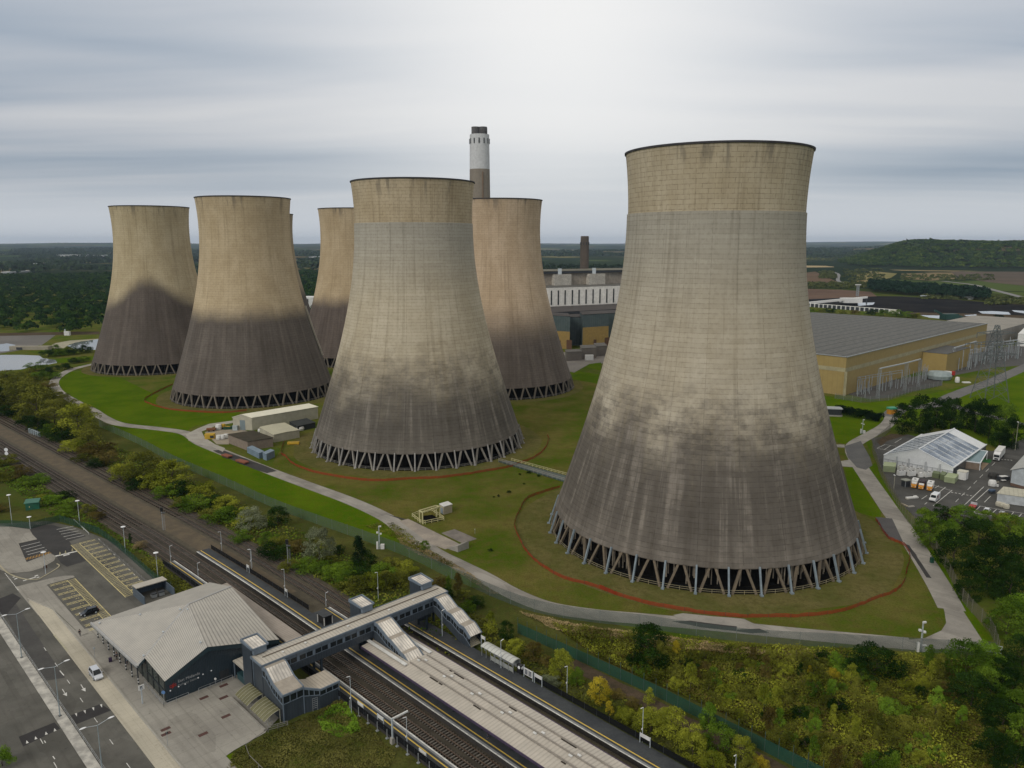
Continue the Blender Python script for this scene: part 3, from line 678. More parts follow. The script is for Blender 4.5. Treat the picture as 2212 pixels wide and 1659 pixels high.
# ================================================================== cooling towers
ZK = [6.4, 20, 35, 50, 65, 80, 90, 97, 105, 114.3]; RK = [45.3, 40.9, 36.0, 31.75, 28.4, 26.2, 25.4, 25.1, 25.3, 26.35]
def rprof(z):
  c = np.polyfit(ZK, RK, 4); return float(np.polyval(c, z))
PF = np.polyfit(ZK, RK, 4)
def concrete_shell(name, top, low, zd, soft, amp, bw=4.17, off=.5, jt=.55, band=None, blot=0.0, dome=None, seed=0.0):
  m, t, b = newmat(name)
  uv = t.new('ShaderNodeTexCoord').outputs['UV']; sp = t.new('ShaderNodeSeparateXYZ'); t.l.new(uv, sp.inputs[0]); u, z = sp.outputs[0], sp.outputs[1]
  ang = t.math('MULTIPLY', u, 2 * math.pi)
  cc = t.new('ShaderNodeCombineXYZ'); t.l.new(t.math('COSINE', ang), cc.inputs[0]); t.l.new(t.math('SINE', ang), cc.inputs[1]); t.l.new(z, cc.inputs[2])
  cyl = cc.outputs[0]
  br = t.new('ShaderNodeTexBrick'); br.offset = off
  t.l.new(t.mapping(uv, (200, 1, 1)), br.inputs['Vector'])
  t.set(br, Scale=1.0); br.inputs['Mortar Size'].default_value = .085; br.inputs['Mortar Smooth'].default_value = .5
  br.inputs['Brick Width'].default_value = bw; br.inputs['Row Height'].default_value = 1.3
  br.inputs['Color1'].default_value = (.44, .43, .41, 1); br.inputs['Color2'].default_value = (.57, .57, .57, 1); br.inputs['Mortar'].default_value = (.5, .5, .5, 1)
  streak = t.noise(t.mapping(cyl, (16, 16, .018), (seed, 0, 0)), 1.0, 5.0, .62)
  streak2 = t.noise(t.mapping(cyl, (42, 42, .05), (seed, 4, 0)), 1.0, 4.0, .6)
  patch = t.noise(t.mapping(cyl, (2.6, 2.6, .055), (seed, 9, 0)), 1.0, 4.0, .6)
  zq = t.math('MULTIPLY', t.math('FLOOR', t.math('DIVIDE', z, 1.3)), 1.3); cq = t.new('ShaderNodeCombineXYZ'); t.l.new(cc.inputs[0].links[0].from_socket, cq.inputs[0]); t.l.new(cc.inputs[1].links[0].from_socket, cq.inputs[1]); t.l.new(zq, cq.inputs[2]); cylq = cq.outputs[0]; hv = t.new('ShaderNodeVectorMath', operation='MULTIPLY_ADD'); t.l.new(cyl, hv.inputs[0]); hv.inputs[1].default_value = (.5, .5, .5); hs = t.new('ShaderNodeVectorMath', operation='SCALE'); t.l.new(cylq, hs.inputs[0]); hs.inputs['Scale'].default_value = .5; t.l.new(hs.outputs[0], hv.inputs[2]); cylh = hv.outputs[0]
  fine = t.noise(t.mapping(cyl, (30, 30, .9), (seed, 2, 0)), 1.0, 3.0, .6)
  row = t.noise(t.mapping(cylq, (1.5, 1.5, .77), (seed, 0, 5)), 1.0, 2.0)
  edge = t.math('ADD', zd, t.math('MULTIPLY', t.math('SUBTRACT', patch, .5), amp))
  edge = t.math('ADD', edge, t.math('MULTIPLY', t.math('SUBTRACT', streak, .5), amp * .9))
  if dome:
    du = t.math('DIVIDE', t.math('SUBTRACT', u, dome[0]), dome[1])
    edge = t.math('ADD', edge, t.math('MULTIPLY', t.math('POWER', 2.718, t.math('MULTIPLY', t.math('MULTIPLY', du, du), -1.0)), dome[2]))
  dk = t.new('ShaderNodeMapRange', interpolation_type='SMOOTHSTEP'); t.l.new(t.math('SUBTRACT', edge, z), dk.inputs[0]); dk.inputs[1].default_value = -soft; dk.inputs[2].default_value = soft
  d = dk.outputs[0]
  tc = t.mix(t.smooth(patch, .35, .65), top, tuple(q * k for q, k in zip(top, (.86, .84, .80))))
  if band:
    tc = t.mix(t.smooth(z, 60, 97), tc, band)
  lc = t.mix(t.smooth(patch, .35, .65), low, tuple(q * 1.22 for q in low))
  lc = t.mix(t.math('MULTIPLY', t.smooth(streak, .49, .66), .78 if blot else .2), lc, tuple(q * 2.5 for q in low))
  if blot: lc = t.mix(t.math('MULTIPLY', t.smooth(z, 17, 7), .55), lc, tuple(q * 1.9 for q in low))
  c = t.mix(d, tc, lc)
  if blot:
    gate = t.math('MULTIPLY', t.smooth(z, zd + 22, zd - 2), t.smooth(t.noise(t.mapping(cylh, (5, 5, .30), (seed, 1, 3)), 1.0, 6.0, .68), .42, .66))
    c = t.mix(t.math('MULTIPLY', gate, blot), c, tuple(q * 1.1 for q in low))
  c = t.mix(t.math('MULTIPLY', t.smooth(streak, .50, .30), .55), c, t.mix(1.0, c, (.62, .60, .57), 'MULTIPLY'))
  c = t.mix(t.math('MULTIPLY', t.smooth(streak2, .56, .72), .28), c, t.mix(1.0, c, (1.30, 1.30, 1.28), 'MULTIPLY'))
  c = t.mix(.16, c, br.outputs['Color'], 'OVERLAY')
  c = t.mix(t.math('MULTIPLY', t.math('MULTIPLY', br.outputs['Fac'], t.smooth(fine, .25, .60)), jt), c, t.mix(1.0, c, (.45, .43, .40), 'MULTIPLY'))
  c = t.mix(t.math('MULTIPLY', t.smooth(fine, .45, .75), .28), c, t.mix(1.0, c, (.6, .58, .55), 'MULTIPLY'))
  c = t.mix(t.math('MULTIPLY', t.smooth(row, .35, .65), .34 if blot else .2), c, t.mix(1.0, c, (.75, .74, .72), 'MULTIPLY'))
  rimst = t.math('MULTIPLY', t.smooth(z, 104, 114), t.smooth(t.noise(t.mapping(cyl, (9, 9, .06), (seed, 3, 1)), 1.0, 4.0), .52, .66))
  c = t.mix(t.math('MULTIPLY', rimst, .6), c, (.10, .09, .075))
  t.l.new(c, b.inputs['Base Color']); t.set(b, Roughness=.92); b.inputs['Specular IOR Level'].default_value = .15
  bn = t.new('ShaderNodeBump'); t.set(bn, Strength=.15, Distance=.1); bn.invert = True; t.l.new(br.outputs['Fac'], bn.inputs['Height']); t.l.new(bn.outputs[0], b.inputs['Normal'])
  return m
def z_vec(t, z):
  n = t.new('ShaderNodeCombineXYZ'); t.l.new(z, n.inputs[2]); return n.outputs[0]
BEIGE = (.47, .405, .295); GREY = (.44, .415, .355); DK = (.115, .102, .088)
SHELL = [concrete_shell('beige_block_shell', BEIGE, DK, -30, 4, 4, jt=.85, seed=1.0), concrete_shell('beige_block_shell_worn', (.50, .415, .29), DK, -30, 4, 4, jt=.85, seed=6.0),
         concrete_shell('brown_shell_dark_base', (.52, .42, .28), (.105, .09, .078), 50, 6.0, 6, seed=2.2),
         concrete_shell('brown_shell_dark_dome', (.50, .42, .28), (.098, .082, .071), 46, 7.0, 7, dome=(.793, .10, 17), seed=3.4),
         concrete_shell('pinkish_shell_dark_base', (.54, .42, .30), (.115, .096, .082), 43, 14, 7, seed=4.1),
         concrete_shell('tan_shell_dark_base', (.50, .40, .265), (.105, .086, .075), 47, 6, 6, seed=5.0),
         concrete_shell('tan_shell_far', (.40, .325, .225), (.100, .086, .075), 47, 6, 6, seed=7.0)]
MANT = [concrete_shell('streaked_mantle', bw=8.33, off=0, jt=.62, top=(.47, .42, .33), low=(.105, .093, .079), zd=38, soft=12, amp=30, band=(.37, .345, .29), blot=.85, seed=1.7),
    concrete_shell('streaked_mantle_second', bw=8.33, off=0, jt=.62, top=(.52, .46, .35), low=(.10, .09, .077), zd=33, soft=15, amp=26, band=(.40, .375, .32), blot=.6, seed=8.3)]
LEGM = [M('weathered_leg_concrete', (.20, .16, .11), (.14, .115, .085), .6, .9, dirt=.3), M('grey_leg_concrete', (.30, .28, .245), (.23, .21, .185), .6, .9, dirt=.2), M('brown_leg_concrete', (.19, .165, .13), (.145, .125, .10), .5, .9, dirt=.2)]
PROP = [M('blue_grey_prop_paint', (.235, .285, .315), (.18, .22, .245), .6, .6), M('pale_grey_prop', (.35, .34, .32), (.27, .26, .245), .6, .7)]
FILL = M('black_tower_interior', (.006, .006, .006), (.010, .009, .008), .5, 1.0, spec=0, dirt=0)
TLAB = ['nearest and largest cooling tower, blue-grey props round its base and blotchy dark stains', 'cooling tower in the middle with a pale ribbed collar and streaked grey lower half',
    'cooling tower behind the cream warehouse with a sharp dark stain line across its waist', 'leftmost cooling tower with a dome-shaped dark stain rising up its flank',
    'pinkish-brown cooling tower right behind the middle one, in front of the striped chimney', 'partly hidden cooling tower just left of and behind the middle one',
    'farthest cooling tower, only a sliver of it showing past the tower behind the warehouse']
def beam_at(name, p0, p1, w, mat):
  return MB().beam(p0, p1, w, w * .8)
NL = 36
for i, (tx, ty) in enumerate(TOW):
  root = thing('cooling_tower', TLAB[i], 'cooling tower', (tx, ty, 0))
  zb = 97.0 if i < 2 else None
  zs = np.linspace(6.5, 114.0, 40)
  prof = [(float(np.polyval(PF, z)), float(z)) for z in zs]
  prof = prof + [(prof[-1][0] - .5, 114.0)] + [(r_ - .5, z) for r_, z in prof[::-1]] + [(prof[0][0], 6.5)]
  if zb:   # the upper shell only; the mantle below is a part of its own
    zs = np.linspace(zb, 114.0, 12); prof = [(float(np.polyval(PF, z)), float(z)) for z in zs]
    prof = prof + [(prof[-1][0] - .5, 114.0)] + [(r_ - .5, z) for r_, z in prof[::-1]]
  mb = MB().lathe(prof, 144); obj('shell', mb, SHELL[i], root, smooth=False, world=False).data.polygons.foreach_set('use_smooth', [True] * len(mb.f))
  if zb:
    zs = np.linspace(6.4, zb, 36); pr = [(float(np.polyval(PF, z)) + .3, float(z)) for z in zs]
    pr = [(pr[0][0] - .9, 6.4)] + pr + [(pr[-1][0] - .3, zb + .05)] + [(r_ - .9, z) for r_, z in pr[::-1]] + [(pr[0][0] - .9, 6.4)]
    mb = MB().lathe(pr, 144); obj('mantle', mb, MANT[i], root, world=False).data.polygons.foreach_set('use_smooth', [True] * len(mb.f))
  rt = float(np.polyval(PF, 114.0))
  mb = MB().lathe([(rt - .7, 114.0), (rt + .3, 114.0), (rt + .36, 114.5), (rt + .2, 114.55), (rt - .6, 114.55), (rt - .7, 114.0)], 144)
  obj('rim', mb, M('dark_rim', (.040, .038, .045), (.06, .055, .06), .3, .8), root, world=False)
  la = 2 * math.pi / NL
  def pt(r_, a, z): return (r_ * math.cos(a), r_ * math.sin(a), z)
  lw = .62 if i < 2 else .78
  protoA = protoB = protoP = None
  for k in range(NL):
    for sgn in (-1, 1):
      pr0 = (protoA if sgn < 0 else protoB)
      if pr0 is None:
        mb = MB().beam(pt(46.9, sgn * la * .38, 0), pt(45.0, sgn * la * .07, 6.9), lw, lw, up=(1, 0, 0))
        o = obj('leg', mb, LEGM[0] if i == 0 else LEGM[1] if i == 1 else LEGM[2], root, world=False)
        if sgn < 0: protoA = o
        else: protoB = o
      else: o = pr0.copy(); link(o)
      o.rotation_euler = (0, 0, k * la)
    if i < 2:
      if protoP is None:
        mb = MB().beam(pt(47.9, la * .5, 0), pt(45.7, la * .5, 7.0), .46, .46, up=(1, 0, 0)); mb.cbox((47.9 * math.cos(la * .5), 47.9 * math.sin(la * .5), 0), 1.0, .8, .4, la * .5)
        o = protoP = obj('prop', mb, PROP[i], root, world=False)
      else: o = protoP.copy(); link(o)
      o.rotation_euler = (0, 0, k * la)
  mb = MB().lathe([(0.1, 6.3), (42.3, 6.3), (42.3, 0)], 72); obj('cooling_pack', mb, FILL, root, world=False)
  mb = MB().lathe([(46.6, 0), (46.6, .5), (46.1, .5), (46.1, .06), (42.4, .06)], 96); obj('basin_kerb', mb, M('basin_shade_black', (.007, .007, .007), (.012, .011, .010), .4, .9, spec=.05, dirt=0), root, world=False)  # near-black colour puts the shade under the shell into kerb and basin floor
  mb = MB()
  for k in range(108):
    a0, a1 = 2 * math.pi * k / 108, 2 * math.pi * (k + 1) / 108
    for z in (.6, 1.15): mb.beam(pt(46.9, a0, z), pt(46.9, a1, z), .07)
    mb.beam(pt(46.9, a0, 0), pt(46.9, a0, 1.15), .08)
  obj('handrail', mb, M('yellowed_handrail', (.42, .37, .22), (.33, .30, .2), .4, .6) if i == 0 else M('grey_handrail', (.34, .33, .30), None, .4, .6), root, world=False)
  mb = MB(); rg = random.Random(i)
  for k in range(150):
    a = rg.random() * 2 * math.pi; r_ = rg.uniform(42.5, 44.3); z0 = rg.uniform(.4, 3.2)
    mb.beam(pt(r_, a, z0), pt(r_, a, 6.6), rg.uniform(.16, .34))
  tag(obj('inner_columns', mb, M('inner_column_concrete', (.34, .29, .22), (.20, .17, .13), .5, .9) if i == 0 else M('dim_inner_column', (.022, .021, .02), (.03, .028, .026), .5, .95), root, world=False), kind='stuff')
  if i == 2:   # pale external stair running up the flank
    a = R(9)
    mb = MB(); pz = [(float(np.polyval(PF, z)) + .7, z) for z in np.linspace(22, 52, 10)]
    for (r0, z0), (r1, z1) in zip(pz[:-1], pz[1:]): mb.beam(pt(r0, a, z0), pt(r1, a, z1), 1.5, .8, up=(0, 0, 1))
    obj('pipe', mb, M('cream_pipe', (.48, .44, .35), None, .5, .6), root, world=False)
def offs_ribbon(name, pts, label, h=1.05):
  line = smooth_line([Vector(p) for p in pts], 8); mb = MB(); rg = random.Random(len(pts))
  P_ = []; d = 0
  for i, p in enumerate(line):
    P_.append(Vector((p.x + rg.uniform(-.15, .15), p.y + rg.uniform(-.15, .15), 0)))
  for a, b_ in zip(P_[:-1], P_[1:]):
    za, zb_ = h * (1 - .35 * abs(mnoise.noise(a * .4))), h * (1 - .35 * abs(mnoise.noise(b_ * .4)))
    mb.face([(a.x, a.y, .02), (b_.x, b_.y, .02), (b_.x, b_.y, zb_), (a.x, a.y, za)])
  root = thing('barrier_fence', label, 'barrier fence', tuple(line[len(line) // 2])); acc = 0; st_ = None
  for a, b_ in zip(P_[:-1], P_[1:]):
    acc += (b_ - a).length
    if acc > 4.5:
      acc = 0
      if st_ is None: st_ = k_ = obj('stake', MB().tube((0, 0, 0), (0, 0, 1.15), .035, n=5), MAT['dark'], root, world=False)
      else: k_ = st_.copy(); link(k_)
      k_.location = a - root.location
  obj('plastic_mesh', mb, meshpanel('orange_plastic_mesh', (.33, .055, .022), .72, .12), root)
b1 = gl('F', [(1380, 410), (1240, 455), (1100, 510), (1040, 600), (990, 740), (1050, 900), (1130, 1010), (1250, 1110), (1420, 1200), (1650, 1260), (1870, 1340)]) + gl('G', [(0, 225), (130, 280), (370, 350), (640, 400), (900, 440), (1180, 460), (1430, 455)]) + gl('H', [(200, 650), (400, 630), (560, 595), (720, 530), (830, 490), (905, 430), (930, 330), (950, 240), (905, 170), (800, 120), (740, 30), (715, 0)])
offs_ribbon('barrier', b1, 'orange plastic mesh barrier looping round the nearest cooling tower')
b2 = gl('D', [(520, 500), (495, 600), (530, 630), (590, 690), (700, 740), (800, 770), (950, 800), (1150, 830), (1350, 840), (1600, 825), (1850, 815), (2100, 785)]) + gl('F', [(700, 280), (930, 240), (1050, 200), (1170, 150), (1250, 80), (1285, 0), (1270, -40)])
offs_ribbon('barrier', b2, 'orange plastic mesh barrier curving round the middle cooling tower')
b3 = gl('L', [(1490, 1320), (1260, 1440), (1300, 1490), (1500, 1540), (1900, 1565), (2130, 1545)])
offs_ribbon('barrier', b3, 'reddish mesh barrier in front of the tower behind the warehouse')
# ================================================================== foliage
def leafcloud(name, clumps, per, leaf, seed, stretch=1.0):
  """clumps: list of (x, y, z, r, squash); leaf-sized quads on and in each clump, a tint per clump and per leaf"""
  rg = np.random.default_rng(seed); V = []; T = []
  for (x, y, z, r, q) in clumps:
    n = max(6, int(per * r * r)); tint = rg.uniform(0, 1)
    d = rg.normal(size=(n, 3)); d /= np.linalg.norm(d, axis=1)[:, None]
    d[:, 2] = np.where(d[:, 2] < -.5, -d[:, 2], d[:, 2])
    rad = r * rg.uniform(.62, 1.08, n)[:, None]
    c = d * rad * np.array([1, 1, q]) + np.array([x, y, z])
    nrm = d + rg.normal(size=(n, 3)) * .55; nrm /= np.linalg.norm(nrm, axis=1)[:, None]
    up = rg.normal(size=(n, 3)); a = np.cross(nrm, up); a /= np.linalg.norm(a, axis=1)[:, None]; b_ = np.cross(nrm, a)
    s = (leaf * rg.uniform(.6, 1.35, n))[:, None]
    a = a * s; b_ = b_ * s * stretch
    V.append(np.stack([c - a, c - b_ * .55, c + a, c + b_ * .55], 1).reshape(-1, 3))
    T.append(np.repeat(np.clip(tint * .62 + rg.uniform(0, .38, n), 0, 1), 4))
  V = np.concatenate(V); T = np.concatenate(T)
  return quadmesh(name, V, T)
def quadmesh(name, V, T):
  nf = len(V) // 4
  me = bpy.data.meshes.new(name)
  me.vertices.add(len(V)); me.vertices.foreach_set('co', V.astype(np.float32).ravel())
  me.loops.add(len(V)); me.loops.foreach_set('vertex_index', np.arange(len(V), dtype=np.int32))
  me.polygons.add(nf); me.polygons.foreach_set('loop_start', np.arange(0, len(V), 4, dtype=np.int32))
  try: me.polygons.foreach_set('loop_total', np.full(nf, 4, dtype=np.int32))
  except Exception: pass
  at = me.attributes.new('tint', 'FLOAT', 'POINT'); at.data.foreach_set('value', T.astype(np.float32))
  me.update(calc_edges=True); return me
def trunkmesh(name, h, r, seed, limbs=5):
  rg = random.Random(seed); mb = MB(); p = Vector((0, 0, -.15)); n = 4
  for k in range(n):
    q = Vector((rg.uniform(-.1, .1) * h * .3, rg.uniform(-.1, .1) * h * .3, h * (k + 1) / n * .8))
    mb.tube(p, q, r * (1 - k * .2), r * (1 - (k + 1) * .2), 6, cap=False);
    if k:
      for _ in range(limbs // 3 + 1):
        a = rg.uniform(0, 6.28); e = q + Vector((math.cos(a), math.sin(a), .8)) * h * .26; mb.tube(q, e, r * .35, r * .12, 5, cap=False)
    p = q
  me = bpy.data.meshes.new(name); me.from_pydata([tuple(v) for v in mb.v], [], mb.f); me.materials.append(MAT['bark']); return me
CROWN = {}
def mkcrown(kind, k):
  rg = random.Random(hash((kind, k)) % 1000 + k * 17 + len(kind)); cl = []
  if kind == 'bush':
    for _ in range(34):
      a = rg.uniform(0, 6.283); r = math.sqrt(rg.random()) * .40; z = .12 + .62 * rg.random() * math.sqrt(max(.02, 1 - (r / .46) ** 2))
      cl.append((r * math.cos(a), r * math.sin(a), z, rg.uniform(.10, .19), .85))
    return leafcloud('crown', cl, 5200, .021, k)
  if kind == 'round':
    for _ in range(54):
      a = rg.uniform(0, 6.283); z = rg.uniform(.08, .95); w = .43 * math.sin(math.pi * min(.97, max(.25, (z + .12) / 1.1))) ** .6; r = w * math.sqrt(rg.uniform(.25, 1))
      cl.append((r * math.cos(a), r * math.sin(a), z - .06, rg.uniform(.09, .16), .8))
    return leafcloud('crown', cl, 6200, .019, k + 40)
  if kind == 'upright':
    for _ in range(30):
      a = rg.uniform(0, 6.283); z = rg.random() ** .8 * .92; w = .40 * (1 - z) ** .6 * min(1, z * 5 + .5); r = w * rg.uniform(.2, 1)
      cl.append((r * math.cos(a), r * math.sin(a), z + .04, rg.uniform(.07, .14), 1.1))
    return leafcloud('crown', cl, 6400, .020, k + 80, 1.4)
  if kind == 'scrub':
    for _ in range(26):
      a = rg.uniform(0, 6.283); r = math.sqrt(rg.random()) * .46; z = rg.uniform(.08, .75) * (1 - r * .9)
      cl.append((r * math.cos(a), r * math.sin(a), z, rg.uniform(.06, .15), 1.25))
    return leafcloud('crown', cl, 5600, .021, k + 120, 1.6)
for kd in ('bush', 'round', 'upright', 'scrub'):
  CROWN[kd] = [mkcrown(kd, k) for k in range(4)]
  for me in CROWN[kd]: me.materials.append(LEAF['green'])
TRUNK = [trunkmesh('trunk', .8, .028, k) for k in range(3)]
NTREE = {}
KINDNAME = dict(bush='shrub', round='tree', upright='young_tree', scrub='shrub')
ADJ = dict(olive='olive-green', yg='yellow-green', green='mid-green', dark='dark green', brown='brown', yellow='bright yellow', willow='grey-green', conifer='very dark green', bright='bright green', straw='straw-coloured')
def plant(p, w, h, col, kind, where, group, label=None):
  """one tree or shrub: crown and trunk under an Empty at its foot"""
  n = NTREE.get(kind, 0); NTREE[kind] = n + 1
  nm = KINDNAME[kind]; rz = random.uniform(0, 6.283)
  root = thing(nm, label or f"{ADJ[col]} {dict(bush='rounded shrub', round='broad-crowned tree', upright='slender young tree', scrub='ragged shrub')[kind]} {where}", 'tree' if kind in ('round', 'upright') else 'shrub', (p.x, p.y, p.z), rz, group)
  c = bpy.data.objects.new('crown', CROWN[kind][n % 4]); link(c); c.parent = root
  wj = w * random.uniform(.92, 1.1); c.scale = (wj, w, h)
  c.material_slots[0].link = 'OBJECT'; c.material_slots[0].material = LEAF[col]
  t_ = bpy.data.objects.new('trunk', TRUNK[n % 3]); link(t_); t_.parent = root; t_.scale = (w * .8, w * .8, h * .8)
  return root
def tree_px(c, x, yb, wpx, hpx, col, kind, where, group, label=None, sc=1.0):
  X, Y = dc(c, x, yb); p = G(X, Y); k = CR[c][2] * depth(p) / F
  w = wpx * k * sc; dep = math.atan2(HC, math.hypot(p.x, p.y))
  h = max(.55 * w, (hpx * k * sc - w * .55 * math.sin(dep)) / math.cos(dep))
  d = Vector((p.x, p.y, 0)).normalized() * w * .42
  return plant(p + d, w, h, col, kind, where, group, label)
def scatter(name, poly, n, leaf, hmax, mat, seed=0, clump=3.0, lab=None, zf=None):
  """ground cover nobody could count: leaf-sized faces over uneven hummocks"""
  P_ = [Vector((p[0], p[1], 0)) for p in poly]; xs = [p.x for p in P_]; ys = [p.y for p in P_]
  rg = np.random.default_rng(seed); x = rg.uniform(min(xs), max(xs), n * 4); y = rg.uniform(min(ys), max(ys), n * 4)
  ins = np.zeros(len(x), bool); j = len(P_) - 1
  for i in range(len(P_)):
    a, b_ = P_[i], P_[j]
    if abs(b_.y - a.y) > 1e-9:
      ins ^= ((a.y > y) != (b_.y > y)) & (x < (b_.x - a.x) * (y - a.y) / (b_.y - a.y) + a.x)
    j = i
  x, y = x[ins][:n], y[ins][:n]
  ph = rg.uniform(0, 6, 8); hm = np.zeros(len(x))
  for q in range(4):
    f1 = (1.1 + q * .9) / clump; hm += np.sin(x * f1 + y * f1 * .6 + ph[q] + 1.3 * np.sin(y * f1 * .8 + ph[q + 4])) * np.sin(y * f1 * 1.1 - x * f1 * .5 + ph[q + 3]) / (1 + q * .5)
  hm = np.clip(.45 + .42 * hm, .05, 1.3)
  z = hm * hmax * rg.uniform(.35, 1, len(x))
  if zf is not None: z = z + np.array([zf(a, b_) for a, b_ in zip(x, y)])
  c = np.stack([x, y, z], 1); nrm = rg.normal(size=c.shape) * .6 + np.array([0, 0, 1]); nrm /= np.linalg.norm(nrm, axis=1)[:, None]
  a = np.cross(nrm, rg.normal(size=c.shape)); a /= np.linalg.norm(a, axis=1)[:, None]; b_ = np.cross(nrm, a); s = (leaf * rg.uniform(.5, 1.4, len(x)))[:, None]
  V = np.stack([c - a * s, c - b_ * s * .6, c + a * s, c + b_ * s * .6], 1).reshape(-1, 3)
  T = np.repeat(np.clip(hm * .5 + rg.uniform(0, .5, len(x)), 0, 1), 4)
  me = quadmesh(name, V, T); me.materials.append(mat)
  return tag(link(bpy.data.objects.new(name, me)), kind='stuff')
# ---- shrub belt between the running lines and the power-station fence
W1 = 'in the belt between the tracks and the security fence'; G1 = 'shrubs between the tracks and the fence'
for x, y, w, h, c, k in [(40, 230, 300, 260, 'olive', 'round'), (180, 270, 300, 270, 'olive', 'round'), (60, 300, 200, 130, 'dark', 'bush'), (-60, 260, 260, 240, 'dark', 'round'), (330, 340, 340, 310, 'olive', 'round'), (480, 400, 280, 250, 'olive', 'round'), (680, 480, 350, 300, 'yg', 'round'), (330, 430, 210, 160, 'dark', 'bush'), (250, 380, 180, 130, 'dark', 'bush'), (540, 510, 230, 160, 'dark', 'bush'), (440, 470, 170, 140, 'green', 'bush'), (760, 520, 220, 200, 'olive', 'bush'), (640, 610, 240, 140, 'yg', 'bush'), (780, 610, 200, 120, 'olive', 'bush'), (850, 650, 270, 180, 'brown', 'bush'), (950, 710, 210, 150, 'brown', 'bush'), (700, 690, 150, 90, 'olive', 'bush'), (820, 740, 170, 90, 'dark', 'bush'), (1090, 860, 240, 200, 'yg', 'bush'), (1040, 790, 150, 110, 'olive', 'bush'), (1250, 890, 330, 300, 'olive', 'round'), (1340, 940, 270, 210, 'yg', 'bush'), (1500, 940, 340, 270, 'yg', 'round'), (1200, 930, 200, 130, 'dark', 'bush'), (1440, 1010, 220, 130, 'green', 'bush'), (1560, 1000, 230, 170, 'dark', 'bush'), (1760, 1010, 250, 200, 'yg', 'bush'), (1850, 1090, 210, 150, 'dark', 'bush'), (1680, 1130, 270, 190, 'green', 'bush'), (1560, 1090, 170, 110, 'olive', 'bush'), (1950, 1110, 230, 170, 'yg', 'bush'), (2000, 1210, 230, 170, 'green', 'bush'), (1820, 1200, 190, 120, 'olive', 'bush'), (2120, 1240, 230, 180, 'yg', 'bush'), (1900, 1240, 250, 180, 'green', 'bush')]:
  tree_px('A', x, y, w, h, c, k, W1, G1, None, 1.15)
for x, y, w, h, c, k in [(40, 1200, 210, 200, 'green', 'bush'), (240, 1300, 270, 260, 'willow', 'round'), (470, 1260, 220, 220, 'dark', 'round'), (150, 1390, 210, 160, 'green', 'bush'), (380, 1430, 230, 180, 'green', 'bush'), (490, 1450, 250, 140, 'olive', 'bush'), (620, 1490, 240, 190, 'brown', 'bush'), (440, 1550, 310, 200, 'dark', 'bush'), (1000, 1490, 130, 130, 'dark', 'bush'), (1050, 1660, 220, 160, 'green', 'bush'), (730, 1660, 270, 160, 'green', 'bush'), (560, 1640, 200, 130, 'olive', 'bush'), (920, 1600, 190, 150, 'olive', 'bush')]:
  tree_px('D', x, y, w, h, c, k, W1, G1)
tree_px('D', 830, 1580, 300, 370, 'willow', 'round', '', None, 'large silver-grey willow beside the tracks, its crown paler than all around it')
tree_px('D', 1170, 1660, 240, 340, 'conifer', 'upright', '', None, 'tall very dark pointed tree next to the silver-grey willow')
for x, y, w, h, c, k in [(1240, 200, 240, 170, 'green', 'bush'), (1400, 330, 260, 170, 'olive', 'bush'), (1560, 300, 200, 190, 'yg', 'bush'), (1680, 280, 210, 170, 'olive', 'bush'), (1790, 270, 200, 190, 'olive', 'bush'), (1130, 140, 200, 140, 'green', 'bush'), (1460, 220, 200, 150, 'dark', 'bush'), (1500, 130, 230, 200, 'dark', 'bush'), (1640, 200, 220, 180, 'green', 'bush'), (1330, 230, 200, 160, 'green', 'bush'), (1850, 160, 190, 150, 'yg', 'bush'), (1730, 130, 200, 130, 'olive', 'bush'), (2140, 330, 150, 200, 'brown', 'bush'), (2180, 420, 160, 180, 'dark', 'bush')]:
  tree_px('C', x, y, w, h, c, k, W1, G1, None, 1.25)
SB = [SR(u, 97.0) for u in range(-480, -119, 20)] + [SR(u, 112) for u in range(-120, -481, -20)]
scatter('undergrowth', SB, 34000, .34, 1.4, LEAF['olive'], 3, 4.0); scatter('undergrowth', SB, 20000, .34, 1.5, LEAF['green'], 4, 5.0)
scatter('undergrowth', [SR(u, 63) for u in range(-420, -275, 20)] + [SR(u, 68) for u in range(-270, -219, 20)] + [SR(u, 72) for u in range(-220, -421, -20)], 16000, .34, 1.1, LEAF['green'], 5, 4.0)
scatter('undergrowth', [S(-222, 66.5), S(-160, 66.5), S(-160, 71.3), S(-222, 71.6)], 4200, .26, .6, LEAF['olive'], 6, 3.0)
W2 = 'on the rough ground beside the station access lane'; G2 = 'shrubs by the access lane'
for x, y, w, h, c, k in [(60, 720, 220, 110, 'olive', 'bush'), (160, 830, 240, 150, 'brown', 'bush'), (40, 860, 200, 130, 'olive', 'bush'), (340, 880, 190, 150, 'bright', 'bush'), (250, 900, 200, 90, 'green', 'bush'), (465, 1060, 200, 120, 'bright', 'bush'), (370, 1010, 120, 70, 'yg', 'bush'), (570, 1010, 180, 120, 'dark', 'bush'), (600, 1110, 220, 100, 'green', 'bush'), (760, 1150, 200, 110, 'olive', 'bush'), (840, 1190, 180, 110, 'brown', 'bush'), (560, 1170, 180, 80, 'green', 'bush'), (20, 1120, 160, 110, 'brown', 'bush'), (1220, 1440, 150, 90, 'straw', 'bush'), (1130, 1400, 70, 110, 'dark', 'upright')]:
  tree_px('A', x, y, w, h, c, k, W2, G2)
tree_px('B', 30, 1690, 220, 260, 'bright', 'bush', '', None, 'bright green bush at the road edge in the bottom corner')
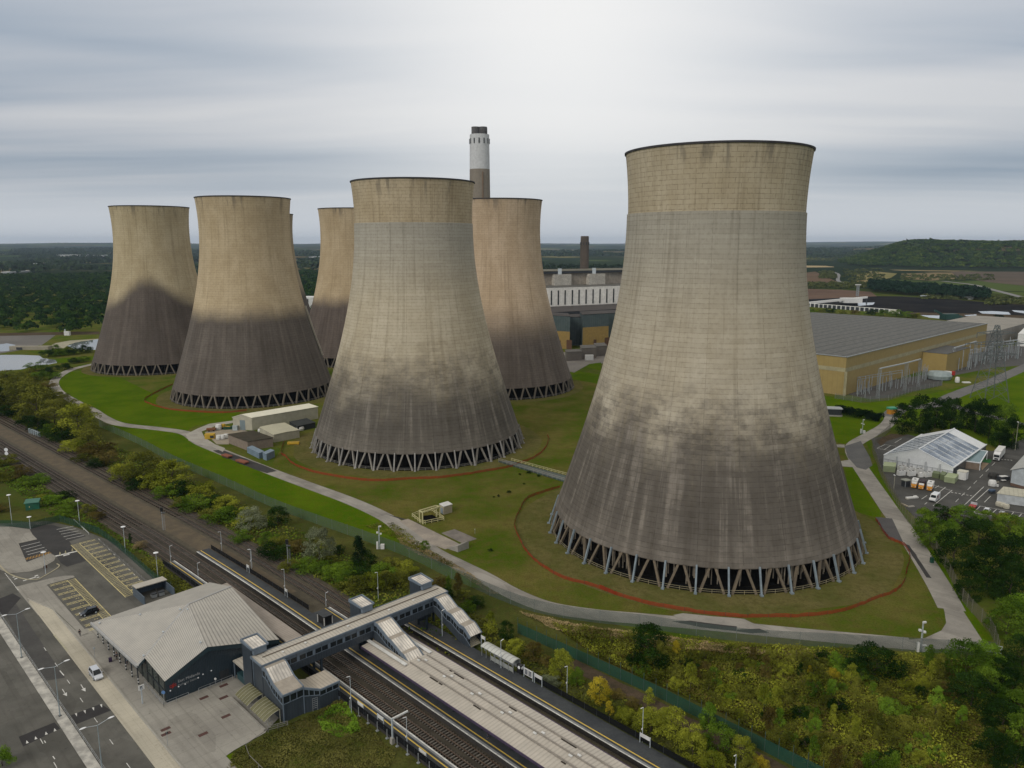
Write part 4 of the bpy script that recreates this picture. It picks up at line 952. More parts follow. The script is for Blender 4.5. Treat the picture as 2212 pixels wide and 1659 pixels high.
# ---- strip between the rear platform and the green mesh fence
W3 = 'between the rear platform and the green mesh fence'; G3 = 'trees between the rear platform and the green fence'
for x, y, w, h, c, k in [(920, 580, 180, 260, 'yg', 'upright'), (1060, 570, 170, 190, 'dark', 'round'), (1130, 730, 200, 190, 'yg', 'round'), (1030, 660, 150, 110, 'olive', 'bush'), (1290, 760, 210, 190, 'brown', 'round'), (1400, 800, 140, 130, 'brown', 'bush'), (1530, 940, 230, 310, 'yg', 'round'), (1660, 990, 170, 200, 'green', 'round'), (1440, 1010, 220, 110, 'willow', 'bush'), (1860, 1140, 230, 270, 'yellow', 'round'), (1940, 1250, 140, 160, 'yellow', 'upright'), (2080, 1300, 190, 170, 'yg', 'bush'), (720, 330, 180, 150, 'green', 'bush'), (640, 200, 150, 220, 'brown', 'upright'), (800, 300, 180, 150, 'dark', 'bush'), (690, 230, 160, 140, 'olive', 'bush'), (560, 200, 110, 190, 'green', 'upright')]:
  tree_px('E', x, y, w, h, c, k, W3, G3)
for x, y, w, h, c, k in [(200, 1300, 180, 150, 'yg', 'bush'), (390, 1210, 140, 180, 'yg', 'upright'), (400, 1440, 310, 250, 'yg', 'round'), (560, 1490, 320, 310, 'yg', 'round'), (860, 1390, 160, 250, 'bright', 'round'), (730, 1640, 300, 320, 'yg', 'round'), (940, 1610, 310, 300, 'green', 'round'), (1130, 1660, 220, 260, 'yg', 'round'), (1260, 1690, 180, 150, 'yellow', 'bush'), (320, 1370, 140, 110, 'olive', 'bush'), (250, 1210, 150, 130, 'brown', 'bush'), (140, 1130, 150, 100, 'brown', 'bush'), (900, 1740, 260, 200, 'yg', 'round'), (1180, 1760, 200, 170, 'olive', 'round')]:
  tree_px('G', x, y, w, h, c, k, W3, G3)
scatter('undergrowth', [S(-131, 106), S(20, 102.8), S(20, 112.5), S(-96, 112.5), S(-131, 114)], 17000, .30, .9, LEAF['olive'], 8, 3.0)
poly_struct('bare_bank', [S(-100, 112.4), S(30, 112.4), S(30, 116.2), S(-100, 116.2)], EARTH, .012, .5)
# ---- scrub field on the near right
scrubpoly = gl('X', [(1190, 1350), (1300, 1365), (1458, 1376), (1621, 1396), (1838, 1408), (2046, 1422), (2150, 1450), (2240, 1540), (2250, 1700), (1830, 1720), (1700, 1620), (1560, 1540), (1400, 1470), (1290, 1420)])
poly_struct('scrub_ground', scrubpoly, grassmat('scrub_soil', (.060, .050, .010), (.045, .055, .010), (.075, .056, .018), .12, .7), .010)
scatter('bramble_scrub', scrubpoly, 80000, .19, 1.5, LEAF['olive'], 11, 3.4); scatter('bramble_scrub', scrubpoly, 26000, .19, 1.6, LEAF['yg'], 14, 4.5)
scatter('bramble_scrub', scrubpoly, 20000, .18, 1.3, LEAF['brown'], 12, 2.6)
scatter('long_grass', gl('X', [(1120, 1322), (1254, 1352), (1458, 1378), (1621, 1398), (1838, 1412), (1838, 1430), (1600, 1415), (1380, 1395), (1200, 1362)]), 22000, .16, .75, LEAF['straw'], 13, 3.0)
W4 = 'in the scrub field below the perimeter road'; G4 = 'shrubs in the scrub field'
rg = random.Random(42)
def inside(p, poly):
  r = False; j = len(poly) - 1
  for i in range(len(poly)):
    if (poly[i][1] > p[1]) != (poly[j][1] > p[1]) and p[0] < (poly[j][0] - poly[i][0]) * (p[1] - poly[i][1]) / (poly[j][1] - poly[i][1]) + poly[i][0]: r = not r
    j = i
  return r
n = 0; got = []
while n < 150:
  X, Y = rg.uniform(1330, 2200), rg.uniform(1430, 1720)
  p = G(X, Y)
  if not inside(p, scrubpoly) or (X > 1950 and Y > 1560 - (X - 1950) * .3 and X > 2030): continue
  if any((p - q).length < 2.2 for q in got): continue
  got.append(p); n += 1
  c = rg.choices(['olive', 'yg', 'green', 'brown', 'dark', 'yellow', 'bright', 'straw'], [40, 24, 16, 10, 6, 1, 3, 0])[0]
  k = rg.choices(['scrub', 'upright', 'bush'], [55, 20, 25])[0]; w = rg.uniform(2.2, 4.6)
  plant(p, w, w * rg.uniform(.65, 1.1) * (1.5 if k == 'upright' else 1), c, k, W4, G4)
tree_px('G', 380, 920, 400, 420, 'dark', 'round', '', None, 'big dark green tree standing alone between the green mesh fence and perimeter road')
tree_px('G', 600, 800, 130, 150, 'yellow', 'upright', '', None, 'small golden tree leaning on the big dark tree by the green fence')
tree_px('H', 710, 1120, 400, 290, 'dark', 'round', '', None, 'broad dark tree at the upper edge of the scrub field under the camera mast')
tree_px('H', 720, 960, 170, 130, 'yg', 'bush', '', None, 'yellow-topped bush behind the broad dark tree under the camera mast')
tree_px('H', 430, 1070, 100, 100, 'yellow', 'bush', '', None, 'round yellow bush among darker shrubs in the scrub field')
tree_px('H', 275, 1050, 60, 75, 'yellow', 'upright', '', None, 'tiny bright yellow bush near the road edge of the scrub field')
tree_px('G', 1710, 1420, 140, 160, 'bright', 'round', '', None, 'vivid green young tree in the middle of the scrub field')
# ---- dark trees at the right edge
W5 = 'in the dark wood by the corner of the perimeter fence'; G5 = 'dark trees at the fence corner'
for x, y, w, h, c, k in [(1080, 200, 260, 260, 'green', 'round'), (1230, 380, 330, 340, 'dark', 'round'), (1180, 190, 220, 200, 'bright', 'round'), (1400, 230, 320, 270, 'dark', 'round'), (1600, 200, 300, 260, 'green', 'round'), (1660, 400, 330, 320, 'dark', 'round'), (1460, 520, 360, 370, 'dark', 'round'), (1610, 590, 330, 330, 'dark', 'round'), (1340, 560, 200, 230, 'dark', 'round'), (1590, 830, 320, 330, 'green', 'round'), (1720, 800, 330, 340, 'bright', 'round'), (1690, 1040, 290, 280, 'dark', 'round'), (1310, 1120, 340, 340, 'green', 'round'), (1440, 1060, 260, 260, 'bright', 'round'), (1350, 1320, 340, 310, 'dark', 'round'), (1480, 1240, 280, 280, 'green', 'round'), (1540, 1110, 220, 200, 'dark', 'round'), (1620, 1260, 290, 270, 'dark', 'round'), (1700, 1400, 290, 280, 'green', 'round'), (1560, 1480, 290, 280, 'dark', 'round'), (1690, 1640, 300, 390, 'green', 'round'), (1500, 1660, 280, 260, 'dark', 'round'), (1640, 1800, 320, 300, 'dark', 'round')]:
  tree_px('H', x, y, w, h, c, k, W5, G5)
for x, y, w, h, c, k in [(1100, 1090, 140, 160, 'yg', 'upright'), (1120, 1310, 150, 190, 'bright', 'upright'), (350, 990, 180, 120, 'dark', 'bush'), (540, 1060, 170, 150, 'dark', 'bush'), (1290, 1420, 130, 170, 'bright', 'upright')]:
  tree_px('H', x, y, w, h, c, k, 'near the right end of the scrub field', 'small trees at the end of the scrub field')
for x, y, w, h, c in [(1240, 1700, 270, 260, 'green'), (1370, 1640, 240, 230, 'dark'), (1610, 1690, 330, 280, 'bright'), (1500, 1620, 200, 160, 'brown'), (1850, 1680, 260, 210, 'green'), (2010, 1720, 300, 230, 'olive'), (2170, 1720, 200, 180, 'green')]:
  tree_px('J', x, y, w, h, c, 'round', 'between the truck park and the fence corner', 'trees below the truck park')
for x, y, w, h, c in [(1010, 740, 220, 260, 'dark'), (1170, 740, 260, 330, 'dark'), (1330, 700, 260, 270, 'dark'), (1480, 720, 260, 290, 'dark'), (1420, 620, 200, 190, 'conifer'), (1720, 740, 280, 300, 'dark'), (1640, 690, 160, 200, 'conifer'), (1860, 800, 280, 300, 'dark'), (2010, 830, 250, 330, 'green'), (2090, 890, 240, 260, 'dark'), (1960, 880, 200, 170, 'dark')]:
  tree_px('J', x, y, w * 1.15, h * 1.32, c, 'round', 'in the row behind the clear-roofed marquee', 'trees behind the marquee')
hl = gl('J', [(380, 530), (480, 548), (600, 575), (700, 590), (800, 612)]); cl = []
for a, b_ in zip(hl[:-1], hl[1:]):
  for q in range(7):
    p = a + (b_ - a) * q / 7
    for _ in range(3): cl.append((p.x + random.uniform(-1.6, 1.6), p.y + random.uniform(-1.6, 1.6), random.uniform(.8, 3.4), random.uniform(1.2, 1.9), 1.1))
me = leafcloud('hedge', cl, 46, .30, 77); me.materials.append(LEAF['conifer'])
tag(link(bpy.data.objects.new('hedge', me)), 'long dark clipped hedge beside the access road bend', 'hedge')
for x, y, w, h, c in [(217, 960, 100, 110, 'green')]:
  tree_px('F', x, y + 10, w, h, c, 'round', '', None, 'small round green tree at the road edge below the yellow gantry')
for i, (x, y, w, h) in enumerate([(940, 462, 50, 34), (1072, 386, 30, 20), (850, 495, 26, 34), (812, 500, 24, 20), (782, 968, 56, 36), (1195, 320, 40, 30), (1035, 305, 28, 24), (1110, 292, 50, 28)]):
  tree_px('F', x, y, w, h, 'dark', 'bush', 'on the open grass between the two nearest towers', 'small dark bushes on the tower grass')
scatter('rough_verge', gl('F', [(-60, 780), (60, 830), (190, 930), (330, 1000), (560, 1120), (720, 1250), (860, 1330), (800, 1340), (560, 1190), (420, 1090), (160, 1000), (0, 900)]), 13000, .15, .7, LEAF['straw'], 21, 3.0)
scatter('rough_verge', gl('X', [(785, 1136), (850, 1130), (925, 1185), (985, 1225), (960, 1228), (870, 1170)]), 5000, .18, .9, LEAF['olive'], 22, 3.0)
bankp = gl('C', [(370, 1659), (600, 1545), (800, 1440), (1110, 1300), (1270, 1215), (1330, 1230), (1480, 1400), (1660, 1580), (1760, 1680), (1700, 1800), (300, 1800)])
poly_struct('grass_bank', bankp, grassmat('bank_grass', (.06, .085, .012), (.10, .085, .03), (.055, .05, .018), .15, 1.1), .014)
scatter('long_grass', bankp, 15000, .17, .55, leafmat('bank_leaves', (.055, .06, .014), (.11, .11, .03), (.14, .085, .03)), 31, 2.4)
scatter('long_grass', gl('Z', [(1000, 1250), (1250, 1080), (1400, 1060), (1520, 1220), (1600, 1420), (1300, 1500), (1100, 1420)]), 4200, .19, .75, LEAF['bright'], 32, 2.0)
poly_struct('green_verge', gl('B', [(1955, 1550), (2010, 1530), (2090, 1640), (2120, 1720), (2060, 1720)]), LAWN, .018)
# ---- far woods
def woodmass(name, fn, n, per, crown, leaf, cols, seed, hts=(8, 15)):
  rg = np.random.default_rng(seed); V = []; T = []; k = 0
  while k < n:
    p = fn(rg)
    if p is None: continue
    x, y = p; z0 = terrain(x, y); h = rg.uniform(*hts); r = crown * rg.uniform(.7, 1.35); k += 1
    m_ = per; d = rg.normal(size=(m_, 3)); d /= np.linalg.norm(d, axis=1)[:, None]; d[:, 2] = np.abs(d[:, 2]) * .95 - .12
    c = d * np.array([r, r, h * .55]) * rg.uniform(.8, 1.08, m_)[:, None] + np.array([x, y, z0 + h * .45])
    nr = d + rg.normal(size=d.shape) * .4; nr /= np.linalg.norm(nr, axis=1)[:, None]
    a = np.cross(nr, rg.normal(size=d.shape)); a /= np.linalg.norm(a, axis=1)[:, None]; b_ = np.cross(nr, a); s = (leaf * rg.uniform(.6, 1.3, m_))[:, None]
    V.append(np.stack([c - a * s, c - b_ * s * .7, c + a * s, c + b_ * s * .7], 1).reshape(-1, 3))
    tt = rg.uniform(0, 1) ** 1.6
    T.append(np.repeat(np.clip(tt * .75 + rg.uniform(0, .25, m_), 0, 1), 4))
  me = quadmesh(name, np.concatenate(V), np.concatenate(T)); me.materials.append(cols)
  return tag(link(bpy.data.objects.new(name, me)), kind='stuff')
WOODM = leafmat('mixed_wood_leaves', (.006, .022, .006), (.055, .085, .010), (.014, .038, .008))
def polar(az0, az1, r0, r1, test=None):
  def f(rg):
    az = math.radians(rg.uniform(az0, az1)); r = math.sqrt(rg.uniform(r0 * r0, r1 * r1)); x, y = r * math.sin(az), r * math.cos(az)
    if test and not test(x, y): return None
    return x, y
  return f
lw0 = G(0, 722)
def leftwood(x, y):
  X, Y = pix(Vector((x, y, 0))); return -150 < X < 720 and 577 < Y < 716 + 6 * math.sin(X * .05)
woodmass('woodland', polar(-42, -10, 600, 2500, leftwood), 3000, 110, 6.5, 1.5, WOODM, 1)
def hillwood(x, y): return terrain(x, y) > 5
woodmass('woodland', polar(21.8, 44, 2980, 4300, hillwood), 3800, 60, 11, 3.2, leafmat('hill_wood_leaves', (.012, .032, .008), (.085, .11, .016), (.03, .055, .012)), 2, (10, 17))
def fir(x, y):
  X, Y = pix(Vector((x, y, 0))); X = (X - 1728.1) / .21875; Y = (Y - 483.9) / .21875
  lo_ = 655 + (X - 690) * .075; hi_ = 610 + (X - 690) * .085
  return 690 < X < 1850 and hi_ < Y < lo_ + 25
woodmass('plantation', polar(20, 34, 800, 2200, fir), 700, 70, 5.0, 1.7, leafmat('plantation_needles', (.006, .018, .010), (.016, .034, .016)), 3, (14, 19))
def midwood(x, y):
  X, Y = pix(Vector((x, y, 0))); return 1100 < X < 1420 and 563 < Y < 590
woodmass('woodland', polar(-1, 12, 1500, 2800, midwood), 420, 60, 8, 2.6, leafmat('dark_wood_leaves', (.005, .014, .005), (.02, .034, .010)), 4, (12, 22))
def farwood(x, y):
  return mnoise.noise(Vector((x / 900, y / 900, 2.2))) + .25 * (x < 0) > .12
woodmass('woodland', polar(-46, 46, 2700, 8500, farwood), 5200, 12, 22, 9.0, leafmat('far_wood_leaves', (.008, .020, .010), (.035, .05, .018)), 5, (10, 16))
W6 = 'on the bank between the two settling ponds';
for x, y, w, h, c in [(420, 1085, 160, 60, 'dark'), (520, 1080, 160, 60, 'green'), (640, 1065, 170, 60, 'dark'), (740, 1050, 150, 50, 'dark'), (480, 1010, 90, 30, 'green'), (350, 1010, 70, 40, 'green'), (310, 1210, 180, 60, 'green'), (440, 1250, 190, 70, 'dark'), (560, 1200, 150, 60, 'dark'), (640, 1140, 120, 50, 'dark'), (720, 1130, 120, 40, 'green'), (250, 1250, 150, 60, 'olive'), (360, 1290, 200, 60, 'green'), (480, 1270, 120, 50, 'bright')]:
  tree_px('L', x, y, w, h, c, 'bush', W6, 'bushes round the settling ponds')
for x, y, w, h, c in [(60, 1290, 200, 70, 'olive'), (170, 1320, 220, 70, 'olive'), (300, 1340, 220, 80, 'olive'), (120, 1390, 260, 90, 'olive'), (420, 1370, 160, 60, 'brown'), (270, 1430, 240, 100, 'olive'), (30, 1440, 220, 120, 'olive'), (400, 1450, 220, 100, 'olive'), (150, 1500, 260, 130, 'olive'), (520, 1470, 180, 80, 'olive'), (330, 1540, 260, 140, 'olive'), (30, 1560, 220, 140, 'olive'), (560, 1540, 220, 100, 'olive'), (700, 1600, 180, 90, 'yg')]:
  tree_px('L', x, y, w, h, c, 'bush', 'in the dense thicket left of the lane to the ponds', 'olive thicket by the pond lane')
# ================================================================== station
ROOF = ribbed('grey_standing_seam_roof', (.46, .435, .385), .62, .45, .5, 0, (.40, .38, .34), .22)
ROOF2 = ribbed('bridge_roof_sheet', (.50, .46, .39), .75, .66, .5, 0, (.43, .40, .345), .2)
ROOFW = ribbed('pale_stair_roof_sheet', (.85, .79, .70), .62, .45, .45, 0, (.46, .43, .39), .22)
NAVYC = ribbed('navy_ribbed_cladding', (.020, .036, .05), .35, .75, .45, 0, (.026, .043, .058), .3)
SLATEC = ribbed('slate_ribbed_cladding', (.095, .118, .145), .5, .75, .45, 0, (.07, .10, .13), .2)
BLUEC = ribbed('dark_blue_cladding', (.036, .047, .060), .6, .8, .45, 0, (.045, .057, .071), .2)
def patch(mb, q, n=8):
  """gently twisted roof plane: a ruled surface, ribs running from edge 0-1 to edge 3-2"""
  q = [Vector(p) for p in q]; f = lambda a, b_: (q[0] * (1 - a) + q[1] * a) * (1 - b_) + (q[3] * (1 - a) + q[2] * a) * b_
  W_ = (q[1] - q[0]).length
  for i in range(n):
    for j in range(n):
      a0, a1, b0, b1 = i / n, (i + 1) / n, j / n, (j + 1) / n; mb.face([f(a0, b0), f(a1, b0), f(a1, b1), f(a0, b1)], world=True)
      mb.uv[-4:] = [(a0 * W_, b0), (a1 * W_, b0), (a1 * W_, b1), (a0 * W_, b1)]
def slab(mb, pts, th=.25, ud=None):
  """roof plane with thickness; pts world, counter-clockwise seen from above"""
  top = [Vector(p) for p in pts]; bot = [p - Vector((0, 0, th)) for p in top]
  mb.face(top, ud=ud, world=True); mb.face(bot[::-1], world=True)
  for i in range(len(top)):
    j = (i + 1) % len(top); mb.face([bot[i], bot[j], top[j], top[i]], world=True)
  return mb
root = thing('station_building', 'dark navy station building with pale folded metal roof and white lettering', 'station building', S(-160, 57))
U1 = -145.2
mb = MB(S)
mb.face([(U1, 46.6, 0), (U1, 70, 0), (U1, 70, 4.5), (U1, 55, 8.5), (U1, 46.6, 4.7)], ud=S(0, 1) )
mb.face([(-181, 70, 0), (-181, 46.6, 0), (-181, 46.6, 3.6), (-181, 70, 4.2)]); mb.face([(U1, 70, 0), (-181, 70, 0), (-181, 70, 4.2), (U1, 70, 4.4)])
obj('wall', mb, NAVYC, root)
mb = MB(S); mb.face([(-181, 46.6, 0), (U1, 46.6, 0), (U1, 46.6, 4.7), (-155.4, 46.6, 5.2), (-155.4, 46.6, 3.9), (-181, 46.6, 3.6)]); w = obj('glazed_wall', mb, glass('green_black_glazing', (.022, .030, .028), .12), root)
mb = MB(S)
for k in range(12): u = -180.8 + k * 3.2; mb.box(u - .06, u + .06, 46.46, 46.56, 0, 3.7 if u < -155.4 else 4.7)
mb.box(-155.3, U1, 46.45, 46.57, 2.3, 2.42)
obj('mullion', mb, MAT['dark'], w)
A_, B_, C_, D_, E_, P_, RC_, GT = S(-155.8, 45, 4.1), S(-182.6, 43.9, 3.9), S(-166.4, 59.9, 8.7), S(-168.9, 70.9, 8.5), S(-144.7, 46.4, 4.95), S(-144.7, 55, 8.85), S(-144.7, 70.4, 4.65), S(-155.4, 46.4, 5.5)
K_ = S(-182, 71, 5.2)
mb = MB(); slab(mb, [B_, A_, C_], .3, ud=A_ - B_)
mb.mi = 0
patch(mb, [C_, GT, E_, P_]); patch(mb, [D_, C_, P_, RC_])
slab(mb, [B_, C_, K_], .28); slab(mb, [C_, D_, K_], .28)
mb.face([A_, GT, C_], world=True)
for i in range(5, len(mb.uv)): pass
roof = obj('roof', mb, ROOF, root)
mb = MB()
for a, b_ in ((C_, A_), (C_, D_)): mb.beam(a + Vector((0, 0, .06)), b_ + Vector((0, 0, .06)), .5, .16)
mb.beam(A_ + Vector((0, 0, -.1)), B_ + Vector((0, 0, -.1)), .4, .5); obj('ridge_cap', mb, M('pale_ridge_cap', (.42, .42, .41), None, 1, .5), roof)
mb = MB()
for p, q, t_ in ((GT, A_, .3), (E_, P_, .7), (P_, RC_, .7)):
  nv = Vector((UX, UY, 0)) * .05
  mb.face([p + nv - Vector((0, 0, t_ + .25)), q + nv - Vector((0, 0, t_ + .25)), q + nv - Vector((0, 0, .02)), p + nv - Vector((0, 0, .02))], world=True)
mb.beam(A_ - Vector((0, 0, .35)), B_ - Vector((0, 0, .35)), .3, .5)
obj('fascia', mb, M('teal_fascia', (.03, .055, .068), None, .8, .45), root)
mb = MB()
for x, y in ((1210, 335), (1410, 485), (1240, 690), (1620, 290), (1670, 430), (1730, 575), (1555, 290), (860, 408)):
  p = g('B', x, y, 6.5 if y < 640 else 5);
  for z in np.linspace(3.8, 9.2, 40):
    q = g('B', x, y, z)
    if q.x * 0 == 0:
      u_, v_ = uv_of(q)
      tgt = 3.9 + (v_ - 43.9) / 16 * 4.8 if u_ < -156 or v_ < 46 else (8.8 - abs(v_ - 55) * (.45 if v_ < 55 else .27))
      if z >= tgt: p = q; break
  obj('roof_vent', MB().cbox((p.x, p.y, p.z), .55, .3, .18, TH), MAT['lightsteel'], roof)
for k in range(8):
  u = -182 + k * 3.75; po = obj('canopy_post', MB(S).tube((u, 44.9, 0), (u, 44.9, 3.75), .13, n=8), MAT['dark'], root)
  for z in (.55, 1.25): obj('band', MB(S).tube((u, 44.9, z), (u, 44.9, z + .25), .15, n=8), MAT['white'], po)
mb = MB(S); mb.box(U1 + .02, U1 + .10, 57.2, 59.2, 0, 2.3); obj('door', mb, MAT['dark'], root)
def text_on(parent, body, origin, right, up, size, mat, name='lettering', depth_=.02):
  cu = bpy.data.curves.new(name, 'FONT'); cu.body = body; cu.size = size; cu.extrude = depth_; cu.resolution_u = 2
  ob = bpy.data.objects.new(name, cu); link(ob); dg = bpy.context.evaluated_depsgraph_get()
  me = bpy.data.meshes.new_from_object(ob.evaluated_get(dg)); bpy.data.objects.remove(ob)
  o = bpy.data.objects.new(name, me); link(o); me.materials.clear(); me.materials.append(mat)
  r = Vector(right).normalized(); u_ = Vector(up).normalized(); n = r.cross(u_)
  mt = Matrix((r, u_, n)).transposed().to_4x4(); mt.translation = Vector(origin) - (org(parent) if parent else Vector((0, 0, 0)))
  o.parent = parent; o.matrix_local = mt; return o
VV = S(0, 1)
SIGNW = M('pale_sign_letters', (.42, .43, .44), None, 3, .5, dirt=0)
text_on(root, 'East Midlands', S(U1 + .06, 48.95, 3.42), VV, (0, 0, 1), .80, SIGNW)
text_on(root, 'Parkway Station', S(U1 + .06, 48.95, 2.62), VV, (0, 0, 1), .62, M('dim_sign_letters', (.28, .30, .31), None, 3, .5, dirt=0))
mb = MB(lambda a, b_, c_: S(U1 + .06 + c_, 47.35 + a, 2.65 + b_))
def stripe(pts): mb.face([(x, y, 0) for x, y in pts])
stripe([(0, .62), (1.3, .62), (1.3, .78), (0, .78)]); stripe([(0, .28), (1.3, .28), (1.3, .44), (0, .44)])
stripe([(.42, .78), (.62, .78), (1.0, 1.06), (.80, 1.06)]); stripe([(.46, .44), (.66, .44), (.86, .62), (.66, .62)]); stripe([(.30, 0), (.50, 0), (.88, .28), (.68, .28)])
obj('emblem', mb, MAT['red'], root)
mb = MB(S)
for v, z in ((47.4, 2.3), (49.0, 2.5), (50.3, 2.5), (52.9, 2.75), (53.9, 3.1), (55.6, 3.2)): mb.cbox((U1 + .12, v, z), .2, .22, .16)
obj('wall_lamp', mb, MAT['lampw'], root)
def railing(pts, label, h=1.0, step=2.0, mat=None, name='railing', rails=(.5, 1.0), w=.05):
  mb = MB(); line = [Vector(p) for p in pts]
  for a, b_ in zip(line[:-1], line[1:]):
    for z in rails: mb.beam(a + Vector((0, 0, z * h)), b_ + Vector((0, 0, z * h)), w)
    L = (b_ - a).length; k = max(1, int(L / step))
    for q in range(k + 1): p = a + (b_ - a) * q / k; mb.beam(p, p + Vector((0, 0, h)), w * 1.2)
  return solo(name, mb, mat or MAT['steel'], label, 'railing', own=tuple(line[0]))
railing([S(-154.5, 45.7, .1), S(-144.3, 45.7, .1), S(-144.3, 50.5, .1)], 'low steel railing round the glazed corner of the station building', .95)
railing([S(-144.3, 52.5, .1), S(-144.3, 59.5, .1)], 'low steel railing along the lettered wall near the lift', .95)
root = thing('bin_store', 'dark timber-clad open bin store behind the station roof', 'bin store', S(-194, 61))
mb = MB(S); a0, a1, b0, b1 = -199.5, -191, 58.2, 65.6
mb.box(a0, a1, b0, b0 + .15, 0, 2.3); mb.box(a0, a0 + .15, b0 + .151, b1, 0, 2.6); mb.box(a0 + .151, a1, b1 - .15, b1, 0, 2.3); obj('wall', mb, SLATEC, root)
mb = MB(); slab(mb, [S(a0 - .3, b0, 2.65), S(a0 + 3.0, b0, 2.85), S(a0 + 3.0, b1 + .2, 2.85), S(a0 - .3, b1 + .2, 2.65)], .22); obj('roof', mb, ROOF2, root)
for i, (u, v) in enumerate(((-194.2, 61.5), (-194.2, 63.3))):
  t_ = thing('wheelie_bin', ['grey four-wheeled refuse bin on the left in the bin store', 'grey four-wheeled refuse bin on the right in the bin store'][i], 'bin', S(u, v, .02))
  mb = MB(S); mb.prism([(u - .5, v - .65), (u + .5, v - .65), (u + .5, v + .65), (u - .5, v + .65)], .15, 1.05); obj('bin_body', mb, MAT['steel'], t_)
  mb = MB(S); mb.prism([(u - .56, v - .7), (u + .56, v - .7), (u + .56, v + .7), (u - .56, v + .7)], [1.06] * 4, [1.2, 1.2, 1.32, 1.32]); obj('lid', mb, MAT['dark'], t_)
  for du in (-.4, .4):
    for dv_ in (-.5, .5): obj('wheel', MB(S).tube((u + du, v + dv_ - .05, .09), (u + du, v + dv_ + .05, .09), .09, n=8), MAT['rubber'], t_)
root = thing('platform_canopy', 'brownish ribbed canopy along the entrance-side platform behind the station building', 'canopy', S(-160, 73.4))
mb = MB(); slab(mb, [SR(-181, 71.6, 3.9), SR(-134, 71.7, 3.9), SR(-134, 75.2, 4.15), SR(-181, 75.2, 4.15)], .28, ud=S(0, 1) ); obj('roof', mb, ribbed('brown_canopy_sheet', (.34, .295, .25), .7, .7, .6, 1, None, .2), root)
for k in range(7): obj('post', MB(S).tube((-178 + k * 7, 72.6, 1), (-178 + k * 7, 72.6, 3.8), .11, n=6), MAT['dark'], root)
# ------------------------------------------------------------------ footbridge
root = thing('footbridge', 'long enclosed blue-grey footbridge crossing all the tracks with a window band', 'footbridge', S(-133, 82))
ua, ub, va, vb = -135.3, -131.2, 59.9, 105.6
mb = MB(S)
mb.box(ua, ub, va, vb, 4.7, 4.95); mb.box(ub - .12, ub, va, vb, 4.951, 6.35); mb.box(ua, ua + .12, va, vb, 4.951, 6.35); mb.box(ua + .121, ub - .121, va, va + .12, 4.951, 8.5); mb.box(ua + .121, ub - .121, vb - .12, vb, 4.951, 8.5)
obj('deck_wall', mb, BLUEC, root)
mb = MB(S); mb.box(ub - .14, ub + .02, va - .02, vb + .02, 7.42, 8.55); mb.box(ua - .02, ua + .14, va - .02, vb + .02, 7.42, 8.55); obj('upper_wall', mb, ribbed('slate_panels', (.13, .16, .19), 2.8, .6, .45, 0, (.11, .14, .17), .06), root)
mb = MB(S); mb.box(ub - .10, ub - .04, va, vb, 6.351, 7.419); mb.box(ua + .04, ua + .1, va, vb, 6.351, 7.419); win = obj('window_band', mb, MAT['glass'], root)
mb = MB(S); v = va + 4.2
k = 0
while v < vb - .5:
  mb.box(ub - .16, ub + .03, v - (.30 if k % 2 == 0 else .07), v + (.30 if k % 2 == 0 else .07), 6.3, 7.5); v += 1.75; k += 1
mb.box(ub - .02, ub + .04, va, vb, 6.28, 6.38); obj('window_post', mb, MAT['slate'], root)
mb = MB(); um = (ua + ub) / 2
slab(mb, [S(um, va - .1, 8.86), S(ub + .25, va - .1, 8.62), S(ub + .25, vb + .3, 8.62), S(um, vb + .3, 8.86)], .2, ud=S(0, 1))
slab(mb, [S(ua - .25, va - .1, 8.62), S(um, va - .1, 8.86), S(um, vb + .3, 8.86), S(ua - .25, vb + .3, 8.62)], .2, ud=S(0, 1)); rf = obj('roof', mb, ROOF2, root)
mb = MB(S); mb.box(um - .14, um + .14, va + 1.2, vb - .6, 8.88, 8.96); obj('ridge_gutter', mb, M('brown_ridge_strip', (.16, .13, .10), None, 1, .7), rf)
mb = MB(S); mb.box(ub + .25, ub + .40, va - .2, vb + .4, 8.3, 8.72); mb.box(ua - .40, ua - .25, va - .2, vb + .4, 8.3, 8.72); mb.box(ua - .249, ub + .249, va - .3, va - .1, 8.3, 8.72); mb.box(ua - .249, ub + .249, vb + .3, vb + .45, 8.3, 8.72); obj('fascia', mb, MAT['slate'], root)
for v in (65, 70, 80, 90.5, 97.2): obj('roof_vent', MB(S).cbox((um + .8, v, 8.80), .5, .35, .16), MAT['white'], rf)
for v in (72.9, 84.2, 88.0, 100.2, 104.6):
  for u in (ua + .5, ub - .5): obj('support_post', MB(S).box(u - .2, u + .2, v - .2, v + .2, 0, 4.7), MAT['navy'], root)
LIFT = [('navy lift tower rising between the station building and the footbridge', 59.9, 63.2, 0), ('navy lift tower beside the middle of the footbridge', 85.0, 88.2, 1), ('navy lift tower at the far end of the footbridge', 101.4, 104.8, 1)]
